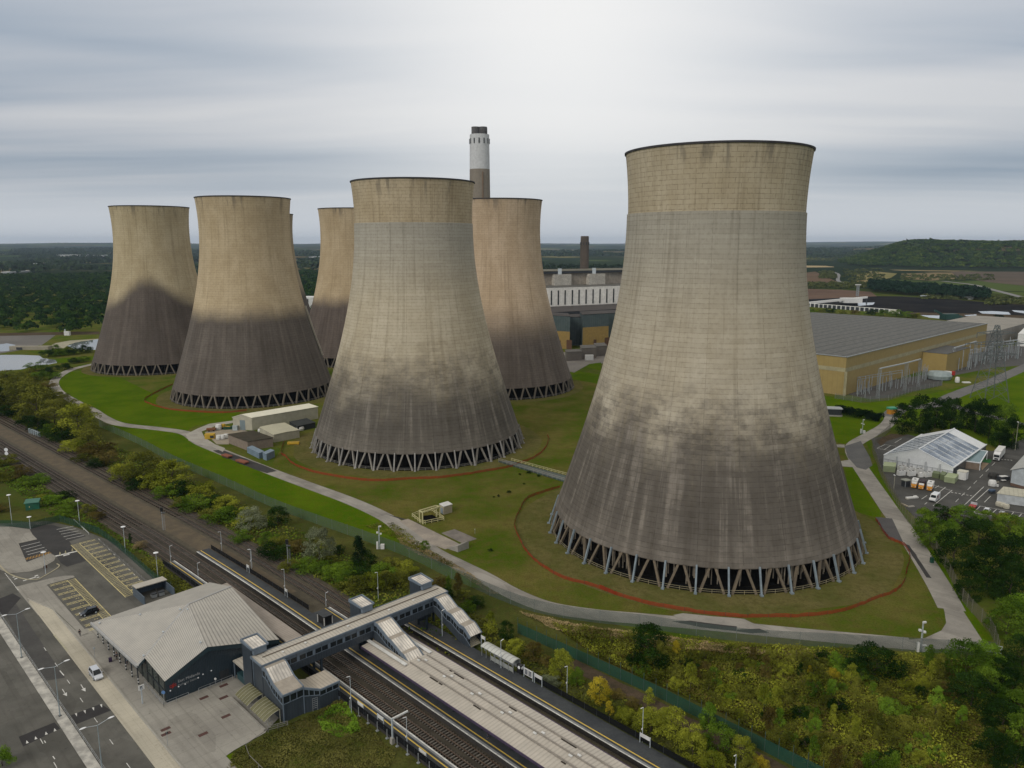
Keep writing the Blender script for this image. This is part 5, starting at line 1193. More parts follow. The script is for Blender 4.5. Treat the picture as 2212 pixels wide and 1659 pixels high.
for lab, v0, v1, z0 in LIFT:
  t_ = thing('lift_tower', lab, 'lift tower', S(-137.2, (v0 + v1) / 2))
  mb = MB(S); mb.box(-139.6, -135.75, v0, v1, z0, 10.05); obj('wall', mb, BLUEC, t_)
  mb = MB(); slab(mb, [S(-139.5, v0 + .15, 10.5), S(-135.2, v0 + .15, 10.2), S(-135.2, v1 - .15, 10.2), S(-139.5, v1 - .15, 10.5)], .14, ud=S(0, 1)); obj('roof', mb, ROOFW, t_)
  mb = MB(S); mb.prism([(-139.85, v0 - .2), (-139.6, v0 - .2), (-139.6, v1 + .2), (-139.85, v1 + .2)], 10.06, 10.75); mb.prism([(-139.599, v0 - .2), (-135.0, v0 - .2), (-135.0, v0 + .05), (-139.599, v0 + .05)], 10.06, [10.75, 10.45, 10.45, 10.75]); mb.prism([(-139.599, v1 - .05), (-135.0, v1 - .05), (-135.0, v1 + .2), (-139.599, v1 + .2)], 10.06, [10.75, 10.45, 10.45, 10.75]); mb.prism([(-135.2, v0 + .051), (-134.95, v0 + .051), (-134.95, v1 - .051), (-135.2, v1 - .051)], 10.06, 10.28); obj('parapet', mb, MAT['slate'], t_)
  mb = MB(S); mb.box(-135.74, -135.0, v0 + .3, v1 - .3, 8.9, 10.05); obj('overrun_housing', mb, MAT['slate'], t_)
# ---- stair towers
def stairway(lab, va, vb, prof, hw, foot, open_foot=False):
  """enclosed stair: prof is the roof line (u, z) from the bridge outwards; walls hang below it"""
  t_ = thing('covered_stairway', lab, 'stairway', S(prof[-1][0], (va + vb) / 2))
  mb = MB(S)
  for v, fl in ((va, 1), (vb, -1)):
    for (u0, z0), (u1, z1) in zip(prof[:-1], prof[1:]):
      l0, l1 = foot(u0), foot(u1)
      q = [(u0, v, l0), (u1, v, l1), (u1, v, z1 - 2.05), (u0, v, z0 - 2.05)]
      mb.face(q if fl > 0 else q[::-1], ud=(UX, UY, 0))
  obj('side_wall', mb, BLUEC, t_)
  mb = MB(S)
  for v, fl in ((va + .04, 1), (vb - .04, -1)):
    for (u0, z0), (u1, z1) in zip(prof[:-1], prof[1:]):
      q = [(u0, v, z0 - 2.06), (u1, v, z1 - 2.06), (u1, v, z1 - .75), (u0, v, z0 - .75)]; mb.face(q if fl > 0 else q[::-1])
  obj('side_window', mb, MAT['glass'], t_)
  mb = MB(S)
  for v, o in ((va, -.03), (vb, .03)):
    for (u0, z0), (u1, z1) in zip(prof[:-1], prof[1:]):
      n_ = max(1, int((u1 - u0) / .85))
      for k in range(n_):
        f = k / n_; u = u0 + (u1 - u0) * f; z = z0 + (z1 - z0) * f; mb.beam((u, v + o, z - 2.05), (u, v + o, z - .7), .11)
      mb.beam((u0, v + o, z0 - 2.05), (u1, v + o, z1 - 2.05), .12)
  obj('window_post', mb, MAT['slate'], t_)
  mb = MB(S)
  for v in (va - .02, vb + .02):
    for (u0, z0), (u1, z1) in zip(prof[:-1], prof[1:]): mb.beam((u0, v, z0 - .32), (u1, v, z1 - .32), .22, .75)
  obj('fascia', mb, MAT['slate'], t_)
  for i, ((u0, z0), (u1, z1)) in enumerate(zip(prof[:-1], prof[1:])):
    mb = MB(); slab(mb, [S(u0, va + .12, z0), S(u1, va + .12, z1), S(u1, vb - .12, z1), S(u0, vb - .12, z0)], .12, ud=S(0, 1))
    obj('roof', mb, ROOFW if i % 2 == 1 else M('flat_stair_roof', (.40, .355, .295), None, .8, .6), t_)
  return t_
st1 = stairway('tall enclosed stairway and lobby at the plaza end of the footbridge', 60.0, 64.3, [(-131.2, 8.3), (-129.9, 8.3), (-127.1, 6.5), (-123.5, 5.7)], 2, lambda u: 0.0)
mb = MB(S)
mb.face([(-123.5, 60.0, 0), (-123.5, 64.3, 0), (-123.5, 64.3, 3.75), (-123.5, 60.0, 3.75)]); mb.face([(-123.5, 64.3, 0), (-122.6, 67.2, 0), (-122.6, 67.2, 3.0), (-123.5, 64.3, 3.6)]); mb.face([(-122.6, 67.2, 0), (-122.6, 71.4, 0), (-122.6, 71.4, 2.75), (-122.6, 67.2, 2.75)])
mb.face([(-122.6, 71.4, 0), (-128, 71.4, 0), (-128, 71.4, 2.75), (-122.6, 71.4, 2.75)]); mb_l = MB(S); mb_l.face([(-135.3, 59.95, 0), (-131.2, 59.95, 0), (-131.2, 59.95, 6.2), (-135.3, 59.95, 6.2)])
obj('lobby_wall', mb, BLUEC, st1); obj('landing_wall', mb_l, BLUEC, st1)
mb = MB(S)
mb.face([(-123.52, 60.0, 3.76), (-123.52, 64.3, 3.76), (-123.52, 64.3, 5.4), (-123.52, 60.0, 5.4)]); mb.face([(-123.52, 64.3, 3.6), (-122.62, 67.2, 3.0), (-122.62, 67.2, 3.9), (-123.52, 64.3, 4.9)]); mb.face([(-122.62, 67.2, 2.76), (-122.62, 71.4, 2.76), (-122.62, 71.4, 3.8), (-122.62, 67.2, 3.8)])
obj('lobby_window', mb, MAT['glass'], st1); obj('landing_window', MB(S).face([(-135.3, 59.97, 6.2), (-131.2, 59.97, 6.2), (-131.2, 59.97, 7.4), (-135.3, 59.97, 7.4)]), MAT['glass'], st1)
mb = MB(S)
for v in (60.05, 61.5, 62.9, 64.3): mb.box(-123.52, -123.4, v - .07, v + .07, 3.7, 5.5)
for f in (.33, .66, 1): mb.beam((-123.45 + .9 * f, 64.3 + 2.9 * f, 3.6 - .6 * f), (-123.45 + .9 * f, 64.3 + 2.9 * f, 5.0 - 1.1 * f), .14)
for v in (68.6, 70, 71.35): mb.box(-122.6, -122.5, v - .07, v + .07, 2.7, 3.9)
for v, z in ((60.05, 5.5), (64.3, 5.0), (71.4, 4.0)): mb.box(-123.5 if v < 65 else -122.6, -123.36 if v < 65 else -122.46, v - .09, v + .09, 0, z)
mb.beam((-123.45, 60, 3.72), (-123.45, 64.3, 3.72), .12); mb.beam((-123.45, 64.3, 3.6), (-122.55, 67.2, 3.0), .12); mb.beam((-122.55, 67.2, 2.75), (-122.55, 71.4, 2.75), .12)
mb.beam((-123.42, 59.9, 5.5), (-123.42, 64.4, 5.35), .25, .4); mb.beam((-123.42, 64.4, 5.2), (-122.5, 67.3, 4.05), .25, .4); mb.beam((-122.5, 67.3, 4.0), (-122.5, 71.6, 4.0), .25, .4); obj('downpipe', MB(S).tube((-134.9, 59.85, 0), (-134.9, 59.85, 8.2), .09, n=6), MAT['slate'], st1)
obj('lobby_frame', mb, MAT['slate'], st1)
mb = MB(); slab(mb, [S(-127.6, 64.3, 5.2), S(-123.4, 64.3, 5.2), S(-122.5, 67.3, 4.12), S(-127.6, 67.3, 4.12)], .12, ud=S(0, 1)); slab(mb, [S(-128, 67.31, 4.12), S(-122.5, 67.31, 4.12), S(-122.5, 71.6, 4.12), S(-128, 71.6, 4.12)], .12, ud=S(0, 1)); obj('lobby_roof', mb, ribbed('tan_lobby_roof', (.46, .41, .34), .7, .7, .6, 0, None, .2), st1)
mb = MB(S)
for v in np.linspace(66.9, 67.1, 2): pass
for z in np.linspace(.6, 2.6, 6): mb.beam((-122.9, 65.9, z), (-122.75, 66.6, z), .06)
mb.beam((-122.95, 65.8, 0), (-122.95, 65.8, 2.7), .06); mb.beam((-122.72, 66.7, 0), (-122.72, 66.7, 2.7), .06); obj('ladder', mb, MAT['steel'], st1)
t_ = thing('link_canopy', 'low dark covered link between station wall and lift tower', 'canopy', S(-141.5, 62))
mb = MB(S); mb.box(-143.8, -139.7, 60.3, 66, 0, 1.5); obj('wall', mb, M('teal_panel', (.03, .075, .085), None, .8, .5), t_)
mb = MB(); slab(mb, [S(-144.6, 59.9, 4.0), S(-139.62, 59.9, 4.0), S(-139.62, 66, 4.15), S(-144.6, 66, 4.15)], .25, ud=S(0, 1)); obj('roof', mb, ROOF2, t_)
mb = MB(S); mb.box(-144.5, -144.3, 60, 60.2, 0, 3.74); mb.box(-140, -139.8, 60, 60.2, 1.51, 3.74); obj('post', mb, MAT['slate'], t_)
stairway('enclosed stairway with pale ribbed steps of roof coming down onto the island canopy', 85.5, 89.4, [(-131.2, 8.3), (-129.8, 8.3), (-126.0, 6.7), (-124.9, 6.5), (-121.4, 5.15), (-120.5, 5.0), (-118.6, 3.7)], 2, lambda u: 1.0 if u < -126 else 2.2 if u < -123 else 1.0)
st3 = stairway('enclosed stairway dropping to the rear platform beside the waiting shelter', 101.8, 105.1, [(-131.2, 8.5), (-129.7, 8.5), (-126.4, 6.7), (-124.8, 6.6), (-122.0, 5.25), (-120.4, 5.15), (-118.3, 3.6)], 2, lambda u: max(1.0, 5.0 - (u + 131.2) * .42))
mb = MB(S)
for k in range(8): mb.box(-118.6 - k * .33, -118.3 - k * .33, 102.0, 104.9, 1.0 + k * .18 - .05, 1.0 + (k + 1) * .18)
obj('step', mb, MAT['concrete'], st3)
mb = MB(S)
for k in range(8): mb.box(-118.35 - k * .33, -118.28 - k * .33, 102.0, 104.9, 1.0 + (k + 1) * .18 + .005, 1.0 + (k + 1) * .18 + .03)
obj('step_nosing', mb, MAT['yellowline'], st3)
# ---- island canopy
root = thing('platform_canopy', 'long pale ribbed double-pitch canopy over the island platform', 'canopy', S(-75, 86.5))
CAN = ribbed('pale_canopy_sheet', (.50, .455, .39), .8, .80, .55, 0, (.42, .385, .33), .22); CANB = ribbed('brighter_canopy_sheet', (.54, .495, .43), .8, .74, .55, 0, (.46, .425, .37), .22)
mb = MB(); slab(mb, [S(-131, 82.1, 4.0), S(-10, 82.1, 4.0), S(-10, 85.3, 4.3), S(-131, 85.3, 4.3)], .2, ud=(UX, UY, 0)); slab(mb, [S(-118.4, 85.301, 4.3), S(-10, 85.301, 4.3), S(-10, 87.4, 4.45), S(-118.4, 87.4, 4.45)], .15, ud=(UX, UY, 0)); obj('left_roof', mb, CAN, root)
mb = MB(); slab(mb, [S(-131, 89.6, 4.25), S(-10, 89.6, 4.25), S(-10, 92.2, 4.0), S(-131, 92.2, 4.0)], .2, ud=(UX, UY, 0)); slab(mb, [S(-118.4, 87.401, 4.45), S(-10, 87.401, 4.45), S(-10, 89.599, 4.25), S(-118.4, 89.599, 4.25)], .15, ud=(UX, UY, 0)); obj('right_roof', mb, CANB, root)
mb = MB(S); mb.box(-118, -10, 85.2, 85.45, 4.34, 4.52); mb.box(-118, -10, 87.28, 87.52, 4.46, 4.62); mb.box(-118, -10, 89.5, 89.75, 4.3, 4.46); obj('ridge_cap', mb, M('buff_ridge_cap', (.30, .27, .235), None, 1, .6), root)
mb = MB(S)
mb.box(-131.0, -10, 81.95, 82.09, 3.6, 4.06); mb.box(-131, -10, 92.21, 92.35, 3.6, 4.06); obj('fascia', mb, M('purple_fascia', (.075, .055, .10), None, 1, .5), root)
mb = MB(S); mb.box(-131.3, -117.6, 83.7, 84.4, 4.42, 4.62); mb.box(-126.0, -118.0, 90.3, 91.0, 4.36, 4.56); obj('gutter_cover', mb, MAT['white'], root)
for k in range(11):
  for v in (84.2, 88): obj('post', MB(S).box(-127 + k * 8 - .12, -127 + k * 8 + .12, v - .12, v + .12, 1, 4.1), MAT['dark'], root)
for k in range(7):
  for du_, v in ((-117.2, 86.9), (-116.2, 88)): obj('roof_vent', MB(S).cbox((du_ + k * 8.3, v, 4.46), .7, .35, .2), MAT['white'], root)
mb = MB(S)
for u0, u1, v in ((-111, -108.5, 85.1), (-108.2, -107.2, 85.1), (-110.2, -109.5, 89.45), (-108.8, -105.8, 89.45), (-93, -91, 89.45), (-98, -96, 85.1), (-80, -76.5, 89.45), (-76, -75, 85.1)):
  mb.box(u0, u1, v - .28, v - .02, 4.27 if v < 86 else 4.29, 4.35 if v < 86 else 4.33)
obj('moss_clump', mb, M('black_moss', (.03, .025, .02), (.05, .04, .03), 2, 1), root)
# ---- waiting shelter
root = thing('waiting_shelter', 'grey waiting shelter with white arched roof on the rear platform', 'shelter', S(-109.3, 102.6, 1))
mb = MB(S); n_ = 8
for k in range(n_):
  a0, a1 = k / n_, (k + 1) / n_; f = lambda q: (101.3 + 2.4 * q, 3.15 + .62 * math.sin(math.pi * (.12 + .76 * q)) - .1)
  v0, z0 = f(a0); v1, z1 = f(a1); mb.face([(-114.3, v0, z0), (-104.4, v0, z0), (-104.4, v1, z1), (-114.3, v1, z1)], ud=(UX, UY, 0)); mb.face([(-114.3, v1, z1 - .06), (-104.4, v1, z1 - .06), (-104.4, v0, z0 - .06), (-114.3, v0, z0 - .06)])
obj('roof', mb, ribbed('white_shelter_roof', (.52, .53, .50), 1.1, .4, .4, 0, None, .1), root)
mb = MB(S)
for k in range(8):
  u = -114.1 + k * 1.38
  for v in (101.5, 103.5): mb.box(u - .05, u + .05, v - .05, v + .05, 1, 3.3)
obj('frame', mb, MAT['steel'], root)
mb = MB(S)
for k in range(2, 7): u = -114.1 + k * 1.38; mb.box(u + .1, u + 1.28, 101.48, 101.52, 1.2, 2.2)
mb.box(-114, -104.6, 103.48, 103.52, 1.2, 3.1); obj('glazed_panel', mb, glass('grey_shelter_glazing', (.20, .21, .20), .25), root)
mb = MB(S); mb.box(-112, -106, 102.9, 103.3, 1.42, 1.5); mb.box(-111.8, -111.7, 102.9, 103.3, 1, 1.42); mb.box(-106.3, -106.2, 102.9, 103.3, 1, 1.42); obj('bench', mb, MAT['steel'], root)
# ---- cycle shelters beside the stair tower
for i, (u0, u1, lab) in enumerate(((-136.2, -130.9, 'arched olive cycle shelter closer to the lift tower'), (-129.7, -123.9, 'arched olive cycle shelter at the outer corner of the stair tower'))):
  root = thing('cycle_shelter', lab, 'cycle shelter', S((u0 + u1) / 2, 58, .1)); mb = MB(S); n_ = 9
  def f(q): return 59.6 - 3.1 * q, 1.0 + 1.75 * math.sin(math.pi * (.50 + .44 * q)) ** .8 if q < 1 else .6
  pts = [(59.6 - 3.2 * q, 2.75 - 1.15 * q * q) for q in np.linspace(0, 1, 8)]
  for (v0, z0), (v1, z1) in zip(pts[:-1], pts[1:]): mb.face([(u0, v1, z1), (u1, v1, z1), (u1, v0, z0), (u0, v0, z0)], ud=(UX, UY, 0))
  obj('roof', mb, glass('olive_polycarbonate', (.11, .105, .05), .3, .88), root)
  mb = MB(S); k = u0
  for k in np.linspace(u0, u1, 7):
    for (v0, z0), (v1, z1) in zip(pts[:-1], pts[1:]): mb.beam((k, v0, z0 + .04), (k, v1, z1 + .04), .08)
  for k in (u0, u1):
    mb.beam((k, 59.5, .1), (k, 59.5, 2.7), .09); mb.beam((k, 57.6, .1), (k, 56.9, 1.9), .08)
  obj('rib', mb, M('cream_steel', (.42, .40, .30), None, 1, .5), root)
  mb = MB(S)
  for k in np.linspace(u0 + .5, u1 - .5, 5): mb.beam((k, 57.2, .1), (k, 57.2, .9), .05); mb.beam((k, 57.2, .9), (k, 58.2, .9), .05); mb.beam((k, 58.2, .1), (k, 58.2, .9), .05)
  obj('bike_rack', mb, MAT['steel'], root)
mb = MB(S); mb.box(-138, -123.6, 56.05, 56.45, .1, .4); solo('planter_edge', mb, MAT['concrete'], 'low concrete edging in front of the cycle shelters', 'kerb wall', own=S(-131, 56.2))
# ------------------------------------------------------------------ street and platform furniture
def lamp_double(loc, rz, label):
  root = thing('street_lamp', label, 'street lamp', loc, rz, 'double street lamps on the median')
  obj('pole', MB().tube((0, 0, 0), (0, 0, 10.2), .11, .06, 8), M('blue_grey_lamp_pole', (.30, .36, .38), None, 1, .5), root, world=False)
  obj('base_plate', MB().cbox((0, 0, 0), .5, .5, .06), MAT['dark'], root, world=False)
  for sg in (-1, 1):
    obj('arm', MB().tube((0, 0, 10.1), (0, sg * 1.7, 10.55), .05, .04, 6), MAT['lightsteel'], root, world=False)
    mb = MB(); mb.lathe([(.02, 0), (.22, .04), (.28, .10), (.20, .17), (.02, .20)], 10)
    mb.v = [Vector((p.x * .8, sg * 2.15 + p.y * 2.0, p.z + 10.5)) for p in mb.v]
    obj('lamp_head', mb, MAT['lampw'], root, world=False)
  return root
d1 = lamp_double(S(-184.3, 30.3, .13), TH - .0, 'double-headed street lamp on the median, farthest of three')
for p, lab in ((S(-155.0, 30.4, .13), 'double-headed street lamp on the median beside the silver car'), (S(-130.0, 30.6, .13), 'double-headed street lamp on the median nearest the bottom of the picture')):
  c_ = copy_tree(d1); c_.location = p; c_['label'] = lab
def disc_lamp(p, h, label):
  root = thing('car_park_lamp', label, 'lamp post', p, 0, 'disc-topped car park lamps')
  obj('pole', MB().tube((0, 0, 0), (0, 0, h), .10, .06, 8), MAT['lightsteel'], root, world=False)
  mb = MB().lathe([(.04, h - .02), (.62, h + .05), (.66, h + .14), (.40, h + .24), (.04, h + .27)], 16); obj('lamp_head', mb, MAT['lampw'], root, world=False)
for (x, y, ty, lab) in ((690, 1220, 1010, 'disc-topped lamp at the top of the white parking bays by the fence'), (1085, 1465, 1235, 'disc-topped lamp on the green verge behind the long yellow bays'), (1365, 1680, 1460, 'disc-topped lamp on the verge nearest the bin store'), (262, 1250, 1150, 'short disc-topped lamp by the car park gate'), (395, 1640, 1455, 'disc-topped lamp on the kerbed island beside the orange hatched bay'), (105, 1215, 960, 'tall single-arm lamp beside the access lane')):
  p = g('A', x, y); disc_lamp(p, hz('A', x, y, ty), lab)
def plat_lamp(p, h, label, rz=0):
  root = thing('platform_lamp', label, 'platform lamp', p, rz, 'platform lamp posts')
  obj('pole', MB().tube((0, 0, 0), (0, 0, h), .075, .05, 6), MAT['lightsteel'], root, world=False)
  mb = MB().beam((0, 0, h - .03), (0, -.75, h + .1), .12, .08); obj('lamp_head', mb, MAT['lampw'], root, world=False)
  obj('speaker', MB().cbox((0, -.14, h * .42), .2, .2, .3), MAT['white'], root, world=False)
for (c, x, y, ty, lab, bz) in (('C', 1378, 1335, 985, 'platform lamp on the entrance-side platform nearest the stair lobby', 0), ('C', 1860, 1659, 1355, 'platform lamp on the entrance-side platform low in the picture', 0), ('A', 1478, 1560, 1400, 'lamp post at the far tip of the entrance-side platform', 1), ('A', 1712, 1655, 1565, 'lamp post beside the white-edged far platform tip', 1), ('A', 1918, 1455, 1275, 'lamp post beyond the far end of the island platform', 0), ('A', 2178, 1590, 1428, 'lamp post along the island fence beside the shrub belt', 0), ('C', 808, 335, 78, 'lamp post along the island fence halfway to the footbridge', 0), ('C', 1158, 400, 335, 'twin-armed lamp beside the black kiosk on the island', 1), ('C', 1610, 350, 105, 'lamp post behind the footbridge beside a white sign', 0), ('E', 503, 520, 300, 'lamp post on the rear platform in front of the enclosed stairs', 1), ('E', 1010, 795, 560, 'lamp post in front of the waiting shelter', 1), ('E', 1580, 1035, 778, 'lamp post in the trees behind the rear platform fence', 0), ('G', 335, 1480, 1175, 'lamp post behind the white name board low on the rear platform', 0), ('G', 1078, 1700, 1585, 'lamp post on the rear platform at the bottom edge of the picture', 0), ('D', 237, 1610, 1425, 'lamp post beside the tracks below the pale willow', 0)):
  p = g(c, x, y, bz); plat_lamp(p, max(3.5, min(8, HZ(p, dc(c, x, ty)[1]) - bz)), lab, TH + math.pi if bz else TH)
def panel_fence(line, h, label, mat, post=None, step=3.0, z=0.0, cat='fence', pr=.05, over=.2, name='mesh_fence'):
  root = thing(name, label, cat, (line[0][0], line[0][1], z))
  mb = MB(); pp = []
  for a, b_ in zip(line[:-1], line[1:]):
    a = Vector((a[0], a[1], z)); b_ = Vector((b_[0], b_[1], z)); k = max(1, int((b_ - a).length / step))
    for q in range(k):
      p = a + (b_ - a) * q / k; r_ = a + (b_ - a) * (q + 1) / k
      mb.face([p, r_, r_ + Vector((0, 0, h)), p + Vector((0, 0, h))]); pp.append(p)
  pp.append(b_); pm_ = MB().tube((0, 0, 0), (0, 0, h + over), pr, n=5); st_ = None
  for p in pp[::max(1, -(-len(pp) // 100))]:
    if st_ is None: st_ = k_ = obj('fence_post', pm_, post or MAT['steel'], root, world=False)
    else: k_ = st_.copy(); link(k_)
    k_.location = p - root.location
  obj('mesh_panel', mb, mat, root)
  return root
BLKF = meshpanel('black_mesh', (.010, .011, .013), .93)
panel_fence([SR(u, 71.3) for u in range(-212, 41, 6) if not -181 < u < -121], 1.3, 'black railings along the back of the entrance-side platform', BLKF, MAT['dark'], z=1.0, name='platform_fence')
panel_fence([SR(u, 85.4) for u in range(-213, -156, 6)], 1.3, 'black railings along the back of the open island end', meshpanel('black_mesh_two', (.010, .011, .013), .93), MAT['dark'], z=1.0, name='platform_fence')
panel_fence([SR(u, 102.6) for u in range(-104, 61, 6)], 1.3, 'black railings along the back of the rear platform', meshpanel('black_mesh_three', (.010, .011, .013), .93), MAT['dark'], z=1.0, name='platform_fence')
for k in range(22): u = -118.5 + k * 3.1; solo('support_post', MB(S).tube((u, 71.2, 0), (u, 71.2, 1.9), .08, n=6).cbox((u, 71.2, 0), .5, .5, .15), MAT['steel'], 'steel post holding up the platform edge above the grass bank', 'support post', own=S(u, 71.2), group='posts under the entrance-side platform edge')
GRNF = meshpanel('green_weld_mesh', (.022, .085, .062), .74)
panel_fence([S(-117, 115.2), S(-97, 116.4), S(-80, 117.2), S(-54, 117.0), S(-20, 117.2), S(10, 117.2)], 2.5, 'green weld mesh fence with tall posts along the railway boundary', GRNF, M('green_fence_post', (.06, .10, .085), None, 1, .6), 2.6, pr=.06, over=1.4)
SECF = meshpanel('grey_green_security_mesh', (.10, .135, .12), .50)
panel_fence([tuple(p) for p in smooth_line([Vector(p) for p in fenceW], 3)], 3.3, 'long grey-green security fence along the perimeter road', SECF, M('security_post', (.17, .20, .19), None, 1, .6), 3.0, pr=.05, over=.1, name='security_fence')
rf_ = [G(*dc('H', x, y)) for x, y in ((1540, 905), (1480, 745), (1300, 545), (1150, 260), (1000, 60))] + gl('J', [(1060, 1600), (900, 1330), (790, 1130), (760, 1020), (720, 930), (735, 840), (890, 700)])
panel_fence([tuple(p) for p in smooth_line([Vector(p) for p in rf_], 3)], 3.4, 'tan-grey security fence between the access road and the dark trees', meshpanel('tan_security_mesh', (.20, .19, .15), .45), M('tan_post', (.24, .23, .19), None, 1, .6), 3.0, name='security_fence')
GRN2 = meshpanel('dark_green_palisade', (.02, .07, .045), .62)
panel_fence([tuple(g('A', x, y)) for x, y in ((0, 1235), (110, 1235), (270, 1250), (400, 1215), (520, 1190), (690, 1240), (860, 1300), (1000, 1400), (1160, 1540), (1330, 1690), (1480, 1790))], 2.2, 'dark green palisade fence round the top of the car park', GRN2, M('green_fence_post', (.06, .10, .085)), 2.6)
railing([S(-123, 56.6), S(-122.0, 60)], 'short grey timber fence at the corner of the stair tower', 1.1, 1.2, M('grey_timber', (.20, .19, .17), None, 1, .8), 'timber_fence', (.35, .7, 1), .09)
railing([S(-122.6, 56.4), S(-121.2, 51.4), S(-118, 50.6), S(-108, 50.8)], 'low post and rail fence between plaza and grass bank', 1.0, 2.6, MC['grey_timber'], 'timber_fence', (.9,), .08)
def board(u0, u1, v, z0, z1, label, text=None, zb=1.0, name='sign'):
  root = thing(name, label, 'sign', S((u0 + u1) / 2, v, zb))
  obj('panel', MB(S).box(u0, u1, v - .04, v + .04, z0, z1), MAT['white'], root)
  for u in (u0 + .05, u1 - .05): obj('post', MB(S).box(u - .05, u + .05, v - .08, v + .08, zb, z1 + .05), MAT['lightsteel'], root)
  return root
for (c, x, y, w, lab, v) in (('C', 1455, 1250, 2.0, 'white name board on the entrance-side railings nearest the stair lobby', 71.5), ('C', 1632, 1360, 2.0, 'white name board on the entrance-side railings, second from the lobby', 71.5), ('E', 332, 1525, 2.0, 'white name board on the entrance-side railings near the bottom edge', 71.5), ('E', 1333, 870, 2.2, 'white name board on two posts past the map board on the rear platform', 102.2), ('G', 360, 1412, 2.3, 'white name board in front of the tall lamp low on the rear platform', 102.2), ('C', 483, 55, 1.4, 'small white board on two posts along the open island end', 85.1), ('C', 812, 262, 1.3, 'small white board at the foot of the lamp halfway along the island fence', 85.1), ('E', 862, 532, 1.3, 'white board on one post beside the foot of the covered stairs', 103.5)):
  zz = 2.6; p = g(c, x, y, zz); u, _v = uv_of(p)
  for _ in range(6):
    p = g(c, x, y, zz); u, vv = uv_of(p); zz += (v + dcur(u) - vv) * -.28; zz = min(4.2, max(1.8, zz))
  board(u - w / 2, u + w / 2, v + dcur(u), zz - .35, zz + .35, lab)
root = thing('map_board', 'white framed map board with grey panels by the shelter on the rear platform', 'sign', S(-100.8, 102.3, 1)); mb = MB(S); mb.box(-102.0, -99.6, 102.26, 102.34, 1.6, 3.1); obj('panel', mb, MAT['white'], root); mb = MB(S); mb.box(-101.75, -101.0, 102.2, 102.25, 1.8, 2.9); mb.box(-100.7, -99.9, 102.2, 102.25, 1.8, 2.9); obj('map', mb, M('grey_map', (.25, .26, .27), (.12, .13, .15), 5, .6), root); mb = MB(S); mb.box(-102.1, -102.0, 102.2, 102.4, 1, 3.6); mb.box(-99.6, -99.5, 102.2, 102.4, 1, 3.2); obj('post', mb, MAT['lightsteel'], root)
root = thing('help_point', 'black cabinet with a round white dial at the end of the waiting shelter', 'cabinet', S(-103.6, 102.6, 1)); mb = MB(S); mb.box(-104.2, -102.9, 102.3, 103.0, 1, 2.9); obj('cabinet', mb, MAT['black'], root); mb = MB(S); mb.tube((-102.88, 102.65, 2.4), (-102.82, 102.65, 2.4), .33, n=14); mb.tube((-103.5, 102.29, 2.4), (-103.5, 102.22, 2.4), .33, n=14); obj('dial', mb, MAT['lampw'], root)
root = thing('kiosk', 'small black kiosk with white corner posts on the island near the footbridge', 'kiosk', S(-150.6, 84.9, 1)); mb = MB(S); mb.box(-152.2, -149.4, 84.0, 86, 1, 3.1); obj('cabin', mb, MAT['black'], root); mb = MB(S)
for u in (-152.25, -149.35):
  for v in (83.95, 86.05): mb.box(u - .09, u + .09, v - .09, v + .09, 1, 3.0)
obj('corner_post', mb, MAT['white'], root); mb = MB(); slab(mb, [S(-152.6, 83.7, 3.3), S(-149.1, 83.7, 3.3), S(-149.1, 86.3, 3.3), S(-152.6, 86.3, 3.3)], .18); obj('roof', mb, MAT['dark'], root)
root = thing('platform_gantry', 'white cantilever arm over the entrance-side platform near the bottom edge', 'sign gantry', S(-104.3, 71.1)); obj('pole', MB(S).box(-104.4, -104.15, 71.0, 71.25, 0, 5.0), MAT['lightsteel'], root); obj('arm', MB(S).box(-104.4, -104.15, 71.251, 74.6, 4.7, 4.98), MAT['white'], root); obj('foot_block', MB(S).cbox((-104.28, 71.1, 0), .7, .7, 1.2), MAT['concrete'], root)
def signal(p, h, label):
  root = thing('railway_signal', label, 'railway signal', p); obj('post', MB().beam((0, 0, 0), (0, 0, h), .16), MAT['steel'], root, world=False); obj('ladder', MB().beam((.4, 0, 0), (.4, 0, h * .8), .06).beam((.7, 0, 0), (.7, 0, h * .8), .06), MAT['steel'], root, world=False); obj('signal_head', MB().cbox((0, 0, h), .7, .5, 1.3), MAT['black'], root, world=False); obj('platform_cage', MB().cbox((.3, 0, h - .5), 1.2, .9, .1), MAT['dark'], root, world=False)
signal(g('A', 1410, 1265), 6.2, 'grey railway signal standing between the track pairs'); signal(g('D', 555, 1590), 7.0, 'dark railway signal in front of the pale willow')
root = thing('track_sign', 'pair of white round lineside discs left of the tracks', 'sign', g('A', 60, 640)); obj('post', MB().tube((0, 0, 0), (0, 0, 2.2), .06, n=5), MAT['steel'], root, world=False); obj('disc', MB().tube((0, -.05, 2.0), (0, .05, 2.0), .75, n=14).tube((0, -.05, 3.6), (0, .05, 3.6), .8, n=14), MAT['lampw'], root, world=False)
for k in range(5):
  q = g('A', 262 + k * 19, 425 + k * 8); root = thing('equipment_cabinet', 'pale blue-grey lineside cabinet in the row at the edge of the tracks', 'cabinet', q, TH, 'lineside cabinets'); obj('case', MB().cbox((0, 0, .2), 1.5, 1.0, 2.1), M('pale_cabinet', (.34, .40, .42), None, 1, .5), root, world=False); obj('plinth', MB().cbox((0, 0, 0), 1.7, 1.2, .2), MAT['concrete'], root, world=False)
